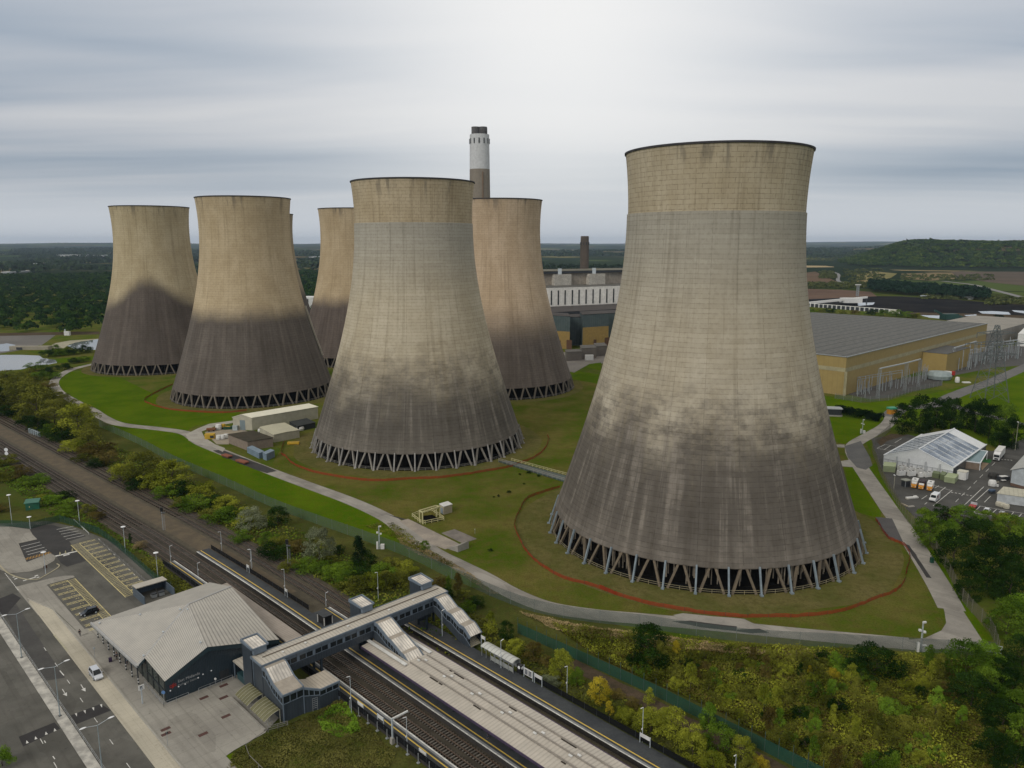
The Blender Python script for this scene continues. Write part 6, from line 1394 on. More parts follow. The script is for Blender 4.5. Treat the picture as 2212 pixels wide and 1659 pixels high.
root = thing('utility_kiosk', 'green fibreglass utility kiosk with pitched lid on the rough ground', 'kiosk', g('A', 285, 1075)); obj('body', MB().cbox((0, 0, 0), 4.0, 3.0, 2.3, .5), MAT['green'], root, world=False); obj('lid', MB().prism([(-2.2, -1.7), (2.2, -1.7), (2.2, 1.7), (-2.2, 1.7)], 2.31, [2.5, 2.5, 3.0, 3.0]), M('green_lid', (.05, .17, .12), None, 1, .5), root, world=False); obj('plate', MB().cbox((-.3, -1.75, .9), .7, .06, .5), MAT['yellowline'], root, world=False)
for o in list(root.children): o.rotation_euler = (0, 0, .35 if o.name.startswith('lid') else 0)
root = thing('station_totem', 'white pole with square station sign at the plaza kerb', 'sign', S(-148.3, 43.2, .1)); obj('pole', MB(S).box(-148.4, -148.2, 43.0, 43.2, .1, 3.6), MAT['lightsteel'], root); obj('panel', MB(S).box(-148.36, -148.24, 42.6, 43.7, 3.0, 4.0), MAT['white'], root); obj('glyph', MB(S).box(-148.23, -148.21, 42.9, 43.3, 3.2, 3.8), M('dark_glyph', (.05, .06, .08), None, 1, .5), root)
def postsign(p, h, w, mat, label, disc=True):
  root = thing('sign_post', label, 'sign', p); obj('pole', MB().tube((0, 0, 0), (0, 0, h), .045, n=6), MAT['steel'], root, world=False)
  mb = MB(); mb.tube((0, -.04, h), (0, .02, h), w / 2, n=12) if disc else mb.cbox((0, 0, h - w), w, .05, w, .8); obj('panel', mb, mat, root, world=False)
postsign(g('Y', 690, 850, .1), 2.6, .75, M('blue_sign', (.12, .25, .5), None, 1, .5), 'round blue sign on a post at the glazed corner of the station building')
postsign(g('Y', 735, 1390, .1), 2.7, .4, MAT['dark'], 'thin dark post alone beside the plaza kerb', False)
postsign(g('Y', 1367, 600, .1), 1.5, .5, MAT['white'], 'short white-capped post at the lettered wall')
postsign(g('B', 820, 705, .1), 2.4, .4, MAT['lightsteel'], 'thin post sign on the pavement beside the canopy posts', False)
postsign(g('N', 600, 910, .1), 1.1, .9, M('brown_box', (.10, .05, .035), None, 1, .6), 'small brown sign at the tip of the kerbed island', False)
for i, (x, y) in enumerate(((792, 718), (864, 700), (954, 672))):
  p = g('N', x, y); root = thing('traffic_cone', ['pale traffic cone on the left of the three across the car park entry', 'pale traffic cone in the middle of the three across the car park entry', 'pale traffic cone nearest the long yellow bays'][i], 'traffic cone', p, 0, 'traffic cones across the entry')
  obj('cone', MB().tube((0, 0, .05), (0, 0, .85), .24, .05, 10), M('pale_cone', (.5, .45, .28), None, 1, .6), root, world=False); obj('base', MB().cbox((0, 0, 0), .55, .55, .05), MAT['dark'], root, world=False)
mb = MB(); a_, b_ = g('N', 975, 275), g('N', 1170, 455); mb.beam(a_ + Vector((0, 0, .5)), b_ + Vector((0, 0, .5)), .12, .3)
for f in (0, .33, .66, 1): p = a_ + (b_ - a_) * f; mb.beam(p, p + Vector((0, 0, .6)), .14)
solo('crash_barrier', mb, M('pale_barrier', (.5, .52, .48), None, 1, .5), 'pale crash barrier on the grass beside the white bays', 'barrier', own=tuple(a_))
railing([S(-300, 31.0), S(-60, 31.7)], 'thin wire pedestrian guard rail along the median strip', .95, 2.4, MAT['steel'], 'guard_rail', (.45, 1.0), .035)
panel_fence([tuple(S(-245, 63.6)), tuple(S(-198, 63.4))], .55, 'low grey mesh fence behind the long row of yellow bays', meshpanel('grey_low_mesh', (.22, .22, .21), .6), MAT['concrete'], 3.5, name='low_fence')
# ------------------------------------------------------------------ vehicles
def wheelset(root, L, Wd, r, xs, w=.22):
  for x in xs:
    for sy in (-1, 1):
      y0 = sy * (Wd / 2 - .11)
      ty = obj('wheel', MB().tube((x, y0 - w / 2, r), (x, y0 + w / 2, r), r, n=14), MAT['rubber'], root, world=False)
      obj('rim', MB().tube((x, y0 + sy * (w / 2 - .01), r), (x, y0 + sy * (w / 2 + .02), r), r * .6, n=10), MAT['lightsteel'], ty, world=False)
def loft(mb, secs):
  """closed skin through cross-sections (lists of points of equal length)"""
  for a, b_ in zip(secs[:-1], secs[1:]):
    n = len(a)
    for i in range(n):
      j = (i + 1) % n; mb.face([a[i], a[j], b_[j], b_[i]])
  mb.face(secs[0][::-1]); mb.face(secs[-1]); return mb
def carpaint(name, col):
  m, t, b = newmat(name); pos = t.new('ShaderNodeNewGeometry').outputs['Position']
  t.l.new(t.mix(t.noise(pos, 1.2), col, tuple(c * .9 for c in col)), b.inputs['Base Color']); t.set(b, Roughness=.25, Metallic=.15); b.inputs['Coat Weight'].default_value = .5; return m
def car(loc, rz, label, paint, L=4.2, Wd=1.78, H=1.52, mpv=False, scale=1.0):
  root = thing('parked_car', label, 'car', loc, rz); h = L / 2
  def sec(x, w, z0, z1): return [(x, -w / 2 * .94, z0), (x, -w / 2, (z0 + z1) / 2), (x, -w / 2 * .9, z1), (x, w / 2 * .9, z1), (x, w / 2, (z0 + z1) / 2), (x, w / 2 * .94, z0)]
  zs = .90 if mpv else .84
  mb = loft(MB(), [sec(-h, Wd * .82, .36, zs - .12), sec(-h + .15, Wd * .94, .24, zs + .04), sec(-h * .5, Wd, .22, zs + .06), sec(h * .25, Wd, .22, zs + .02), sec(h * .62, Wd * .97, .22, zs - .06), sec(h - .2, Wd * .88, .24, zs - .20), sec(h, Wd * .72, .34, zs - .32)]); body = obj('body', mb, paint, root, world=False, smooth=False)
  f0 = h * .50; f1 = h * .14; r1 = -h * .82 if mpv else -h * .72; r0 = -h * .94
  def cs(x, w, z): return [(x, -w / 2, z), (x, w / 2, z)]
  wb, wt = Wd * .88, Wd * .70
  pts = lambda x, w, z: ((x, -w / 2, z), (x, w / 2, z))
  B0, B1 = (f0, zs - .02), (r0, zs + .02); T0, T1 = (f1, H), (r1, H - .03)
  mb = MB()
  a = [(B0[0], -wb / 2, B0[1]), (B0[0], wb / 2, B0[1]), (B1[0], wb / 2, B1[1]), (B1[0], -wb / 2, B1[1])]; c_ = [(T0[0], -wt / 2, T0[1]), (T0[0], wt / 2, T0[1]), (T1[0], wt / 2, T1[1]), (T1[0], -wt / 2, T1[1])]
  mb.face([a[0], a[1], c_[1], c_[0]]); mb.face([a[2], a[3], c_[3], c_[2]]); mb.face([a[1], a[2], c_[2], c_[1]]); mb.face([a[3], a[0], c_[0], c_[3]]); obj('window', mb, MAT['glass'], root, world=False)
  mb = MB(); mb.prism([(T0[0] + .06, -wt / 2 - .02), (T0[0] + .06, wt / 2 + .02), (T1[0] - .06, wt / 2 + .02), (T1[0] - .06, -wt / 2 - .02)], H - .03, H + .035)
  for sy in (-1, 1):
    mb.beam((B0[0], sy * wb / 2, B0[1]), (T0[0], sy * wt / 2, H), .09); mb.beam((B1[0], sy * wb / 2, B1[1]), (T1[0], sy * wt / 2, H), .13)
    xm = (B0[0] + B1[0]) / 2 - .1; mb.beam((xm, sy * wb / 2, zs), (xm, sy * wt / 2, H), .09)
  obj('roof', mb, paint, root, world=False)
  wheelset(root, L, Wd, .33, (-h * .60, h * .60))
  for sy in (-1, 1):
    obj('headlight', MB().cbox((h - .12, sy * Wd * .33, zs - .34), .2, .32, .14, sy * -.3), MAT['lampw'], root, world=False); obj('tail_light', MB().cbox((-h + .06, sy * Wd * .38, zs - .16), .1, .2, .3), MAT['red'], root, world=False); obj('mirror', MB().cbox((h * .34, sy * (Wd / 2 + .06), zs), .18, .16, .13), paint, root, world=False)
  root.scale = (scale,) * 3
  return root
pb = (g('B', 680, 362) + g('B', 835, 312)) / 2; car(Vector((pb.x, pb.y, .02)) + Vector((.15, .5, 0)), math.atan2(*(lambda d: (d.y, d.x))(g('B', 690, 350) - g('B', 822, 312))), 'black hatchback parked in a yellow-hatched bay', carpaint('black_car_paint', (.006, .007, .009)), 4.1, 1.75, 1.5)
ps = g('B', 832, 868); car(Vector((ps.x, ps.y, .032)), TH, 'silver white people carrier waiting at the plaza kerb', carpaint('silver_car_paint', (.58, .61, .66)), 4.5, 1.85, 1.62, True)
# ------------------------------------------------------------------ people
def person(loc, rz, label, top, legs, hair, pose=0, sc=1.0):
  root = thing('person', label, 'person', loc, rz)
  def skin(name, verts, edges, rad, mat, sub=1):
    me = bpy.data.meshes.new(name); me.from_pydata(verts, edges, []); me.materials.append(mat); o = bpy.data.objects.new(name, me); link(o); o.parent = root
    md = o.modifiers.new('skin', 'SKIN'); md.use_smooth_shade = True
    for v, r_ in zip(me.skin_vertices[0].data, rad): v.radius = r_ if hasattr(r_, '__len__') else (r_, r_); v.use_root = False
    me.skin_vertices[0].data[0].use_root = True
    s_ = o.modifiers.new('sub', 'SUBSURF'); s_.levels = sub; s_.render_levels = sub; return o
  st = .10 + .16 * pose
  V = [(0, 0, .95), (0, 0, 1.15), (0, 0, 1.38), (0, 0, 1.50), (.01, 0, 1.60), (.01, 0, 1.72)]; E_ = [(0, 1), (1, 2), (2, 3), (3, 4), (4, 5)]; Rr = [(.15, .11), (.14, .10), (.17, .11), .055, (.078, .095), (.07, .085)]
  for sy in (-1, 1):
    k = len(V); fx = st * sy
    V += [(0, sy * .10, .88), (fx * .5 + .03, sy * .11, .50), (fx, sy * .11, .09), (fx + .16, sy * .12, .04)]; E_ += [(0, k), (k, k + 1), (k + 1, k + 2), (k + 2, k + 3)]; Rr += [.085, .06, .042, .035]
    k = len(V); V += [(0, sy * .19, 1.40), (-fx * .3, sy * .24, 1.13), (.08 - fx * .5, sy * .23, .89), (.10 - fx * .5, sy * .23, .82)]; E_ += [(2, k), (k, k + 1), (k + 1, k + 2), (k + 2, k + 3)]; Rr += [.055, .042, .032, (.022, .036)]
    hx, hz_ = .10 - fx * .5, .82
    for q in range(4):
      k2 = len(V); V += [(hx - .024 + q * .016, sy * .232, hz_ - .055 - (.008 if q in (1, 2) else 0)), (hx - .02 + q * .016, sy * .222, hz_ - .095 - (.01 if q in (1, 2) else 0))]; E_ += [(k + 3, k2), (k2, k2 + 1)]; Rr += [.008, .007]
    k2 = len(V); V += [(hx + .04, sy * .222, hz_ - .02), (hx + .05, sy * .215, hz_ - .055)]; E_ += [(k + 2, k2), (k2, k2 + 1)]; Rr += [.010, .008]
  V += [(.105, 0, 1.64), (.0, .085, 1.64), (.0, -.085, 1.64)]; k = len(V) - 3; E_ += [(4, k), (4, k + 1), (4, k + 2)]; Rr += [.014, .016, .016]
  skin('body', V, E_, Rr, MAT['skin'])
  TV = [(0, 0, .92), (0, 0, 1.16), (0, 0, 1.39), (0, 0, 1.47)]; TE = [(0, 1), (1, 2), (2, 3)]; TR = [(.175, .135), (.165, .125), (.19, .13), .075]
  for sy in (-1, 1):
    k = len(TV); fx = st * sy; TV += [(0, sy * .19, 1.41), (-fx * .3, sy * .245, 1.13), (.075 - fx * .47, sy * .235, .92)]; TE += [(2, k), (k, k + 1), (k + 1, k + 2)]; TR += [.072, .058, .046]
  skin('jacket', TV, TE, TR, top)
  LV = [(0, 0, .93)]; LE = []; LR = [(.16, .125)]
  for sy in (-1, 1):
    k = len(LV); fx = st * sy; LV += [(0, sy * .10, .86), (fx * .5 + .03, sy * .11, .50), (fx, sy * .11, .12)]; LE += [(0, k), (k, k + 1), (k + 1, k + 2)]; LR += [.10, .075, .06]
  skin('trousers', LV, LE, LR, legs)
  skin('hair', [(-.02, 0, 1.70), (.03, 0, 1.765), (-.06, 0, 1.62)], [(0, 1), (0, 2)], [(.085, .095), (.06, .08), (.06, .07)], hair)
  skin('shoe', [(st, .11, .045), (st + .17, .12, .035)], [(0, 1)], [.055, .04], MAT['white'] if pose else MAT['dark']); skin('shoe', [(-st, -.11, .045), (-st + .17, -.12, .035)], [(0, 1)], [.055, .04], MAT['white'] if pose else MAT['dark'])
  mb = MB()
  for sy in (-1, 1): mb.cbox((.095, sy * .032, 1.665), .012, .022, .012)
  obj('eye', mb, MAT['dark'], root, world=False); obj('mouth', MB().cbox((.092, 0, 1.585), .01, .045, .01), M('lip', (.3, .12, .1), None, 1, .6), root, world=False)
  root.scale = (sc,) * 3; return root
CLO = [M('black_cloth', (.012, .012, .014), None, 5, .9), M('navy_cloth', (.02, .025, .045), None, 5, .9), M('pale_blue_cloth', (.38, .47, .55), None, 5, .9), M('grey_cloth', (.11, .11, .115), None, 5, .9), M('blue_denim', (.05, .07, .11), None, 5, .9), M('purple_bag_cloth', (.05, .03, .075), None, 5, .8), M('dark_hair', (.02, .014, .01), None, 5, .8), M('brown_hair', (.07, .045, .025), None, 5, .8)]
person(g('B', 692, 522, .1), TH + 2.6, 'person in black jacket and white shoes walking on the pavement by the black car', CLO[0], CLO[3], CLO[6], 1)
person(g('B', 1010, 722, .1), TH - .6, 'person in grey standing under the roof edge beside a dark bag', CLO[3], CLO[0], CLO[7])
person(g('B', 1098, 770, .1), TH + .5, 'person in pale blue top standing under the roof edge', CLO[2], CLO[1], CLO[6])
person(S(-92.4, 83.4, 1), TH + .4, 'person in dark clothes under the near edge of the island canopy', CLO[1], CLO[4], CLO[7])
p = g('B', 955, 742, .1); root = thing('suitcase', 'dark purple suitcase on the pavement beside the waiting person', 'suitcase', p, .6); obj('case', MB().box(-.32, .32, -.22, .22, .08, .95), CLO[5], root, world=False); obj('handle', MB().beam((-.2, -.15, .95), (-.2, -.15, 1.25), .03).beam((.2, -.15, .95), (.2, -.15, 1.25), .03).beam((-.2, -.15, 1.25), (.2, -.15, 1.25), .03), MAT['dark'], root, world=False); obj('wheel', MB().cbox((-.22, 0, 0), .08, .3, .08).cbox((.22, 0, 0), .08, .3, .08), MAT['rubber'], root, world=False)
# ================================================================== power-station yard
def bld(name, label, cat, pts, h, wallm, roofm, pitch=0.0, ridge_axis=0, over=.2, z0=0.0):
  """four-walled block on ground points (counter-clockwise or not); pitch > 0 gives a gabled roof"""
  P4 = [Vector((p[0], p[1], 0)) for p in pts]
  a = sum(P4[i].x * P4[(i + 1) % 4].y - P4[(i + 1) % 4].x * P4[i].y for i in range(4))
  if a < 0: P4 = [P4[0], P4[3], P4[2], P4[1]]; ridge_axis = 1 - ridge_axis
  c = sum(P4, Vector()) / 4; root = thing(name, label, cat, (c.x, c.y, z0)); Z = Vector((0, 0, 1))
  mb = MB()
  if ridge_axis: P4 = P4[1:] + P4[:1]
  m0, m1 = (P4[1] + P4[2]) / 2, (P4[3] + P4[0]) / 2
  for i in range(4):
    p, q = P4[i], P4[(i + 1) % 4]
    f = [p + Z * z0, q + Z * z0, q + Z * h]
    if pitch and i in (1, 3): f.append((p + q) / 2 + Z * (h + pitch))
    f.append(p + Z * h); mb.face(f, ud=q - p)
  obj('wall', mb, wallm, root)
  e = (P4[1] - P4[0]).normalized() * over; n = (P4[2] - P4[1]).normalized() * over
  mb = MB()
  if pitch:
    dz = Z * (h + .06); rz = Z * (h + pitch + .06)
    slab(mb, [P4[0] - e - n + dz, P4[1] + e - n + dz, m0 + e + rz, m1 - e + rz], .15); slab(mb, [m1 - e + rz, m0 + e + rz, P4[2] + e + n + dz, P4[3] - e + n + dz], .15)
  else: slab(mb, [P4[0] - e - n + Z * (h + .18), P4[1] + e - n + Z * (h + .18), P4[2] + e + n + Z * (h + .18), P4[3] - e + n + Z * (h + .18)], .17)
  obj('roof', mb, roofm, root); root['_f'] = 0; del root['_f']
  return root, P4
def quad(a, b_, c_): return [a, b_, b_ + (c_ - a), c_]          # parallelogram from three ground corners
CREAM = ribbed('cream_ribbed_cladding', (.48, .45, .35), .5, .85, .6, 0, None, .2); CREAMR = ribbed('cream_roof_sheet', (.80, .77, .63), 1.0, .85, .6, 1, (.74, .72, .59), .15)
a, b_, c_ = g('M', 690, 505), g('M', 440, 497), g('M', 1558, 350)
root, P4 = bld('warehouse', 'long cream warehouse with pale pitched roof at the foot of the towers', 'warehouse', quad(a, b_, c_), 6.2, CREAM, CREAMR, 1.6, 1)
e = (b_ - a).normalized(); nrm = Vector((e.y, -e.x, 0));
if nrm.dot(c_ - a) > 0: nrm = -nrm
L_ = (b_ - a).length
mb = MB(); p0 = a + e * L_ * .36 + nrm * .06; p1 = a + e * L_ * .64 + nrm * .06; mb.face([p0, p1, p1 + Vector((0, 0, 4.9)), p0 + Vector((0, 0, 4.9))]); obj('shutter_door', mb, ribbed('blue_grey_shutter', (.22, .28, .30), .3, .75, .5, 1), root)
mb = MB(); p0 = a + e * L_ * .72 + nrm * .3; p1 = a + e * L_ * .97 + nrm * .3; mb.prism([tuple(p0)[:2], tuple(p1)[:2], tuple(p1 + nrm * 1.2)[:2], tuple(p0 + nrm * 1.2)[:2]], 0, 2.4); obj('porch', mb, M('pale_blue_panel', (.42, .47, .48), None, 1, .5), root)
a, b_, c_ = g('M', 632, 775), g('M', 378, 675), g('M', 965, 720)
bld('flat_roof_building', 'brown brick block with mossy flat roof beside the cream warehouse', 'building', quad(a, b_, c_), hz('M', 632, 775, 655), M('pinkish_brick', (.26, .21, .165), (.22, .175, .14), .8, .9), M('mossy_roof', (.055, .045, .028), (.035, .032, .018), .35, .95, bump=.4), 0, 0, .25)
a, b_, c_ = g('M', 975, 665), g('M', 790, 560), g('M', 1312, 600)
bld('shed', 'low cream shed with ribbed mono roof next to the mossy brick block', 'shed', quad(a, b_, c_), 3.6, CREAM, ribbed('cream_shed_roof', (.50, .48, .35), 1.6, .7, .6, 0, (.46, .44, .33), .2), .25, 0)
a, b_, c_ = g('M', 1290, 520), g('M', 1180, 460), g('M', 1520, 470)
bld('shed', 'dark flat shelter behind the low cream shed', 'shed', quad(a, b_, c_), 2.5, MAT['dark'], M('dark_felt', (.03, .035, .035), None, .4, .9))
bc = M('container_blue_grey', (.22, .29, .36), (.18, .245, .31), .7, .55)
def container(name, label, a, b_, c_, h, m, cat='container', roofm=None):
  root, P4 = bld(name, label, cat, quad(a, b_, c_), h, ribbed(m.name + '_ribs', tuple(m_col(m)), .35, .72, .5, 0, None, .3), roofm or m, 0, 0, .02)
  d0 = P4[0] + (P4[1] - P4[0]) * 0.02; d1 = P4[0] + (P4[1] - P4[0]) * .98; n = Vector(((P4[1] - P4[0]).y, -(P4[1] - P4[0]).x, 0)).normalized() * .04; mb = MB()
  for f in (.25, .45, .55, .75): q = P4[1] + (P4[2] - P4[1]) * f; nn = Vector(((P4[2] - P4[1]).y, -(P4[2] - P4[1]).x, 0)).normalized() * .05; mb.beam(q + nn, q + nn + Vector((0, 0, h)), .06)
  obj('door_bar', mb, MAT['steel'], root); return root
MCOL = {}
def m_col(m): return MCOL.get(m.name, (.3, .3, .3))
MCOL[bc.name] = (.20, .27, .34)
container('shipping_container', 'long blue-grey container beside the perimeter road', g('M', 780, 880), g('M', 622, 800), g('M', 850, 855), hz('M', 780, 880, 808), bc)
container('shipping_container', 'squarish blue-grey container at the end of the pair, nearer the tower', g('M', 880, 905), g('M', 828, 885), g('M', 985, 855), hz('M', 880, 905, 820), bc)
def lump(name, label, cat, p, parts, rz=0):
  """small piece of plant: parts = (part name, (cx, cy, z, sx, sy, sz), material)"""
  root = thing(name, label, cat, p, rz)
  for nm, (x, y, z, sx, sy, sz), m in parts:
    mb = MB()
    if nm in ('tank', 'bag', 'drum'): mb.lathe([(.05, z), (sx * .5, z + sz * .08), (sx * .55, z + sz * .5), (sx * .45, z + sz * .92), (.05, z + sz)], 10, (x, y))
    else:
      q = .12 * min(sx, sy); mb.prism([(x - sx / 2 + q, y - sy / 2), (x + sx / 2 - q, y - sy / 2), (x + sx / 2, y - sy / 2 + q), (x + sx / 2, y + sy / 2 - q), (x + sx / 2 - q, y + sy / 2), (x - sx / 2 + q, y + sy / 2), (x - sx / 2, y + sy / 2 - q), (x - sx / 2, y - sy / 2 + q)], z, z + sz)
    obj(nm, mb, m, root, world=False)
  return root
YEL = M('machine_yellow', (.58, .36, .03), (.48, .31, .04), 1, .5)
lump('skip', 'yellow skip with a dark open side in the sandy yard', 'skip', g('M', 135, 610), [('body', (0, 0, 0, 4.4, 3, 2.2), YEL), ('opening', (1.0, -1.5, .5, 1.6, .3, 1.1), MAT['dark'])], .2)
lump('trailer', 'rusty orange flat trailer behind the yellow skip', 'trailer', g('M', 148, 515), [('bed', (0, 0, .6, 4.2, 2, .9), M('rust_orange', (.24, .10, .04), (.17, .08, .04), 1, .8)), ('wheel', (-1, 0, 0, .7, 2.1, .6), MAT['rubber']), ('wheel', (1, 0, 0, .7, 2.1, .6), MAT['rubber'])], .3)
lump('tank', 'white rounded tank in the sandy yard', 'tank', g('M', 245, 495), [('tank', (0, 0, 0, 2.8, 2.8, 2.8), MAT['white'])])
lump('excavator', 'small yellow machine beside the white tank in the yard', 'digger', g('M', 310, 485), [('cab', (0, 0, .8, 1.6, 1.5, 1.6), YEL), ('track', (0, 0, 0, 3.0, 2, .8), MAT['dark']), ('arm', (2.2, 0, .9, 3.2, .5, .6), YEL)], -.3)
lump('pump', 'green pump set by the warehouse end', 'machine', g('M', 370, 490), [('body', (0, 0, 0, 4.2, 1.8, 1.3), M('dark_green_paint', (.02, .07, .04), None, 1, .5))], .2)
for i, (x, y) in enumerate(((250, 625), (300, 620), (345, 610))):
  lump('bulk_bag', ['white bulk bag nearest the yellow skip', 'white bulk bag in the middle of the row of three', 'white bulk bag nearest the mossy brick block'][i], 'bag', g('M', x, y), [('bag', (0, 0, 0, 2.4, 2.0, 2.2), MAT['white'])])
for i, (x, y) in enumerate(((790, 525), (860, 515), (935, 500), (1000, 480), (1095, 455), (1320, 505))):
  lump('bulk_bag', 'white tank or bag stored along the long wall of the cream warehouse', 'bag', g('M', x, y), [('bag', (0, 0, 0, 2.0 + i % 3 * .8, 2.0, 1.6 + i % 2 * .5), MAT['white'])]).__setitem__('group', 'white bags along the warehouse wall')
RUST = M('rusty_red_deck', (.26, .085, .045), (.20, .075, .045), .8, .8)
for i, (x, y) in enumerate(((355, 860), (555, 935))):
  lump('flat_trailer', ['rust-red flat trailer on the road edge nearer the yard', 'longer rust-red flat trailer on the road edge opposite the containers'][i], 'trailer', g('M', x, y), [('deck', (0, 0, .55, 5.2 + i * 1.5, 2.4, .5), RUST), ('undercarriage', (0, 0, 0, 4.2, 2.0, .54), MAT['dark'])], -.65)
lump('feeder', 'low yellow trough on the grass beside the low cream shed', 'trough', g('M', 1232, 690), [('body', (0, 0, .25, 5.2, 1.6, .9), YEL), ('leg', (-2, 0, 0, .4, 1.4, .25), YEL), ('leg', (2, 0, 0, .4, 1.4, .25), YEL)], .1)
root = thing('lifting_gantry', 'pale yellow steel gantry and guard rails over an open pit', 'gantry', g('D', 1770, 1160))
YP = M('pale_yellow_steel', (.56, .52, .27), (.48, .45, .25), 1.2, .55)
ga = [g('D', 1690, 1195), g('D', 1716, 1210), g('D', 1835, 1150), g('D', 1866, 1158)]; hh = hz('D', 1690, 1195, 1095)
for p in ga: obj('leg', MB().beam(p, p + Vector((0, 0, hh)), .38), YP, root)
Zh = Vector((0, 0, hh)); obj('beam', MB().beam(ga[0] + Zh, ga[2] + Zh, .4).beam(ga[1] + Zh, ga[3] + Zh, .4).beam(ga[0] + Zh, ga[1] + Zh, .35).beam(ga[2] + Zh, ga[3] + Zh, .35), YP, root)
mb = MB(); rl = gl('D', [(1625, 1150), (1700, 1205), (1740, 1212), (1900, 1180), (1870, 1155), (1790, 1100), (1700, 1120), (1625, 1150)])
for p, q in zip(rl[:-1], rl[1:]):
  for z in (.6, 1.2): mb.beam(p + Vector((0, 0, z)), q + Vector((0, 0, z)), .16)
  for k in range(3): r_ = p + (q - p) * k / 3; mb.beam(r_, r_ + Vector((0, 0, 1.2)), .14)
obj('guard_rail', mb, YP, root)
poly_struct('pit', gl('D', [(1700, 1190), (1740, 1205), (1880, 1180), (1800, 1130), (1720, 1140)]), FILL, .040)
a, b_, c_ = g('D', 1900, 1130), g('D', 1862, 1105), g('D', 1972, 1108)
root, P4 = bld('kiosk', 'cream kiosk with white lid beside the yellow gantry', 'kiosk', quad(a, b_, c_), hz('D', 1900, 1130, 1062), M('cream_kiosk', (.46, .41, .30), None, .8, .6), MAT['white'], 0, 0, .1)
e = (b_ - a); n = Vector((e.y, -e.x, 0)).normalized() * .05
if n.dot(c_ - a) > 0: n = -n
mb = MB(); p0, p1 = a + e * .2 + n, a + e * .75 + n; mb.face([p0, p1, p1 + Vector((0, 0, 2)), p0 + Vector((0, 0, 2))]); obj('door', mb, M('blue_grey_door', (.26, .31, .36), None, 1, .5), root)
a, b_, c_ = g('F', 500, 970), g('F', 400, 935), g('F', 595, 935)
root = thing('concrete_chamber', 'grey concrete chamber with sloping side beside the perimeter road', 'concrete block', (a.x, a.y, 0)); hh = hz('F', 500, 970, 915); d = c_ - a; e = b_ - a
mb = MB(); q = [a, c_, c_ + e * .95, a + e]; mb.face([q[0], q[1], q[1] + Vector((0, 0, hh * 1.2)), q[0] + Vector((0, 0, hh))]); mb.face([q[1], q[2], q[1] + Vector((0, 0, hh * 1.2))]); mb.face([q[3], q[0], q[0] + Vector((0, 0, hh))]); mb.face([q[0] + Vector((0, 0, hh)), q[1] + Vector((0, 0, hh * 1.2)), q[2], q[3]]); obj('walls', mb, MAT['concrete'], root)
for (c, x, y, h_, lab) in (('F', 647, 810, 1.6, 'thin white marker post beyond the dark concrete pad'),):
  postsign(g(c, x, y), h_, .25, MAT['white'], lab, False)
root = thing('walkway_bridge', 'grey-green walkway with yellow rail linking the two nearest towers', 'walkway', g('F', 1130, 260))
l0, l1 = gl('F', [(850, 190), (1440, 370)]); r0, r1 = gl('F', [(960, 190), (1440, 320)])
mb = MB(); mb.face([l0 + Vector((0, 0, .5)), l1 + Vector((0, 0, .5)), r1 + Vector((0, 0, .5)), r0 + Vector((0, 0, .5))]); mb.face([l0, l1, l1 + Vector((0, 0, .5)), l0 + Vector((0, 0, .5))]); obj('deck', mb, M('wet_green_deck', (.05, .085, .075), (.075, .08, .07), .3, .5), root)
for nm, p, q, m in (('rail', l0, l1, MC['grey_handrail']), ('rail', r0, r1, YP)):
  mb = MB()
  for z in (1.0, 1.6): mb.beam(p + Vector((0, 0, z)), q + Vector((0, 0, z)), .12)
  for k in range(16): w = p + (q - p) * k / 15; mb.beam(w, w + Vector((0, 0, 1.6)), .12)
  obj(nm, mb, m, root)
def mast(p, h, label, box=True):
  root = thing('camera_mast', label, 'camera mast', p)
  obj('mast', MB().beam((-.15, -.15, 0), (-.1, -.1, h), .08).beam((.15, -.15, 0), (.1, -.1, h), .08).beam((0, .2, 0), (0, .1, h), .08), MAT['lightsteel'], root, world=False)
  mb = MB()
  for k in range(int(h / .8)): mb.beam((-.15, -.15, k * .8), (.15, -.15, k * .8 + .5), .05)
  obj('lattice', mb, MAT['lightsteel'], root, world=False)
  obj('camera', MB().cbox((.3, 0, h), .8, .35, .35, .3), MAT['white'], root, world=False); obj('floodlight', MB().cbox((-.5, 0, h * .72), .5, .5, .4), MAT['white'], root, world=False); obj('floodlight', MB().cbox((.5, 0, h * .66), .5, .5, .4), MAT['white'], root, world=False)
  if box: obj('cabinet', MB().cbox((.9, .2, 0), 1.1, .9, 1.4).cbox((-.6, 0, 0), .5, .5, 2.2), MAT['white'], root, world=False)
mast(g('D', 1343, 1425), hz('D', 1343, 1425, 1235), 'white lattice camera mast with cabinet inside the fence below the gantry')
mast(g('H', 1018, 880), hz('H', 1018, 880, 690), 'white lattice camera mast with cabinet at the bottom curve of the road')
mast(g('J', 612, 725), hz('J', 612, 725, 595), 'thin pale camera mast and white drum on the lawn by the clipped hedge')
root = thing('gate', 'grey field gate where the two security fences meet', 'gate', g('H', 1420, 880)); mb = MB(); a, b_ = g('H', 1420, 880), g('H', 1560, 905)
for z in (.4, 1.2, 2.0): mb.beam(a + Vector((0, 0, z)), b_ + Vector((0, 0, z)), .12)
for f in (0, .25, .5, .75, 1): p = a + (b_ - a) * f; mb.beam(p, p + Vector((0, 0, 2.1)), .14)
obj('frame', mb, MAT['lightsteel'], root)
lump('bin', 'small green box on the grass strip by the tan-grey fence', 'box', g('H', 1095, 285), [('box', (0, 0, 0, .9, .9, 1.5), M('bin_green', (.02, .09, .06), None, 1, .5))])
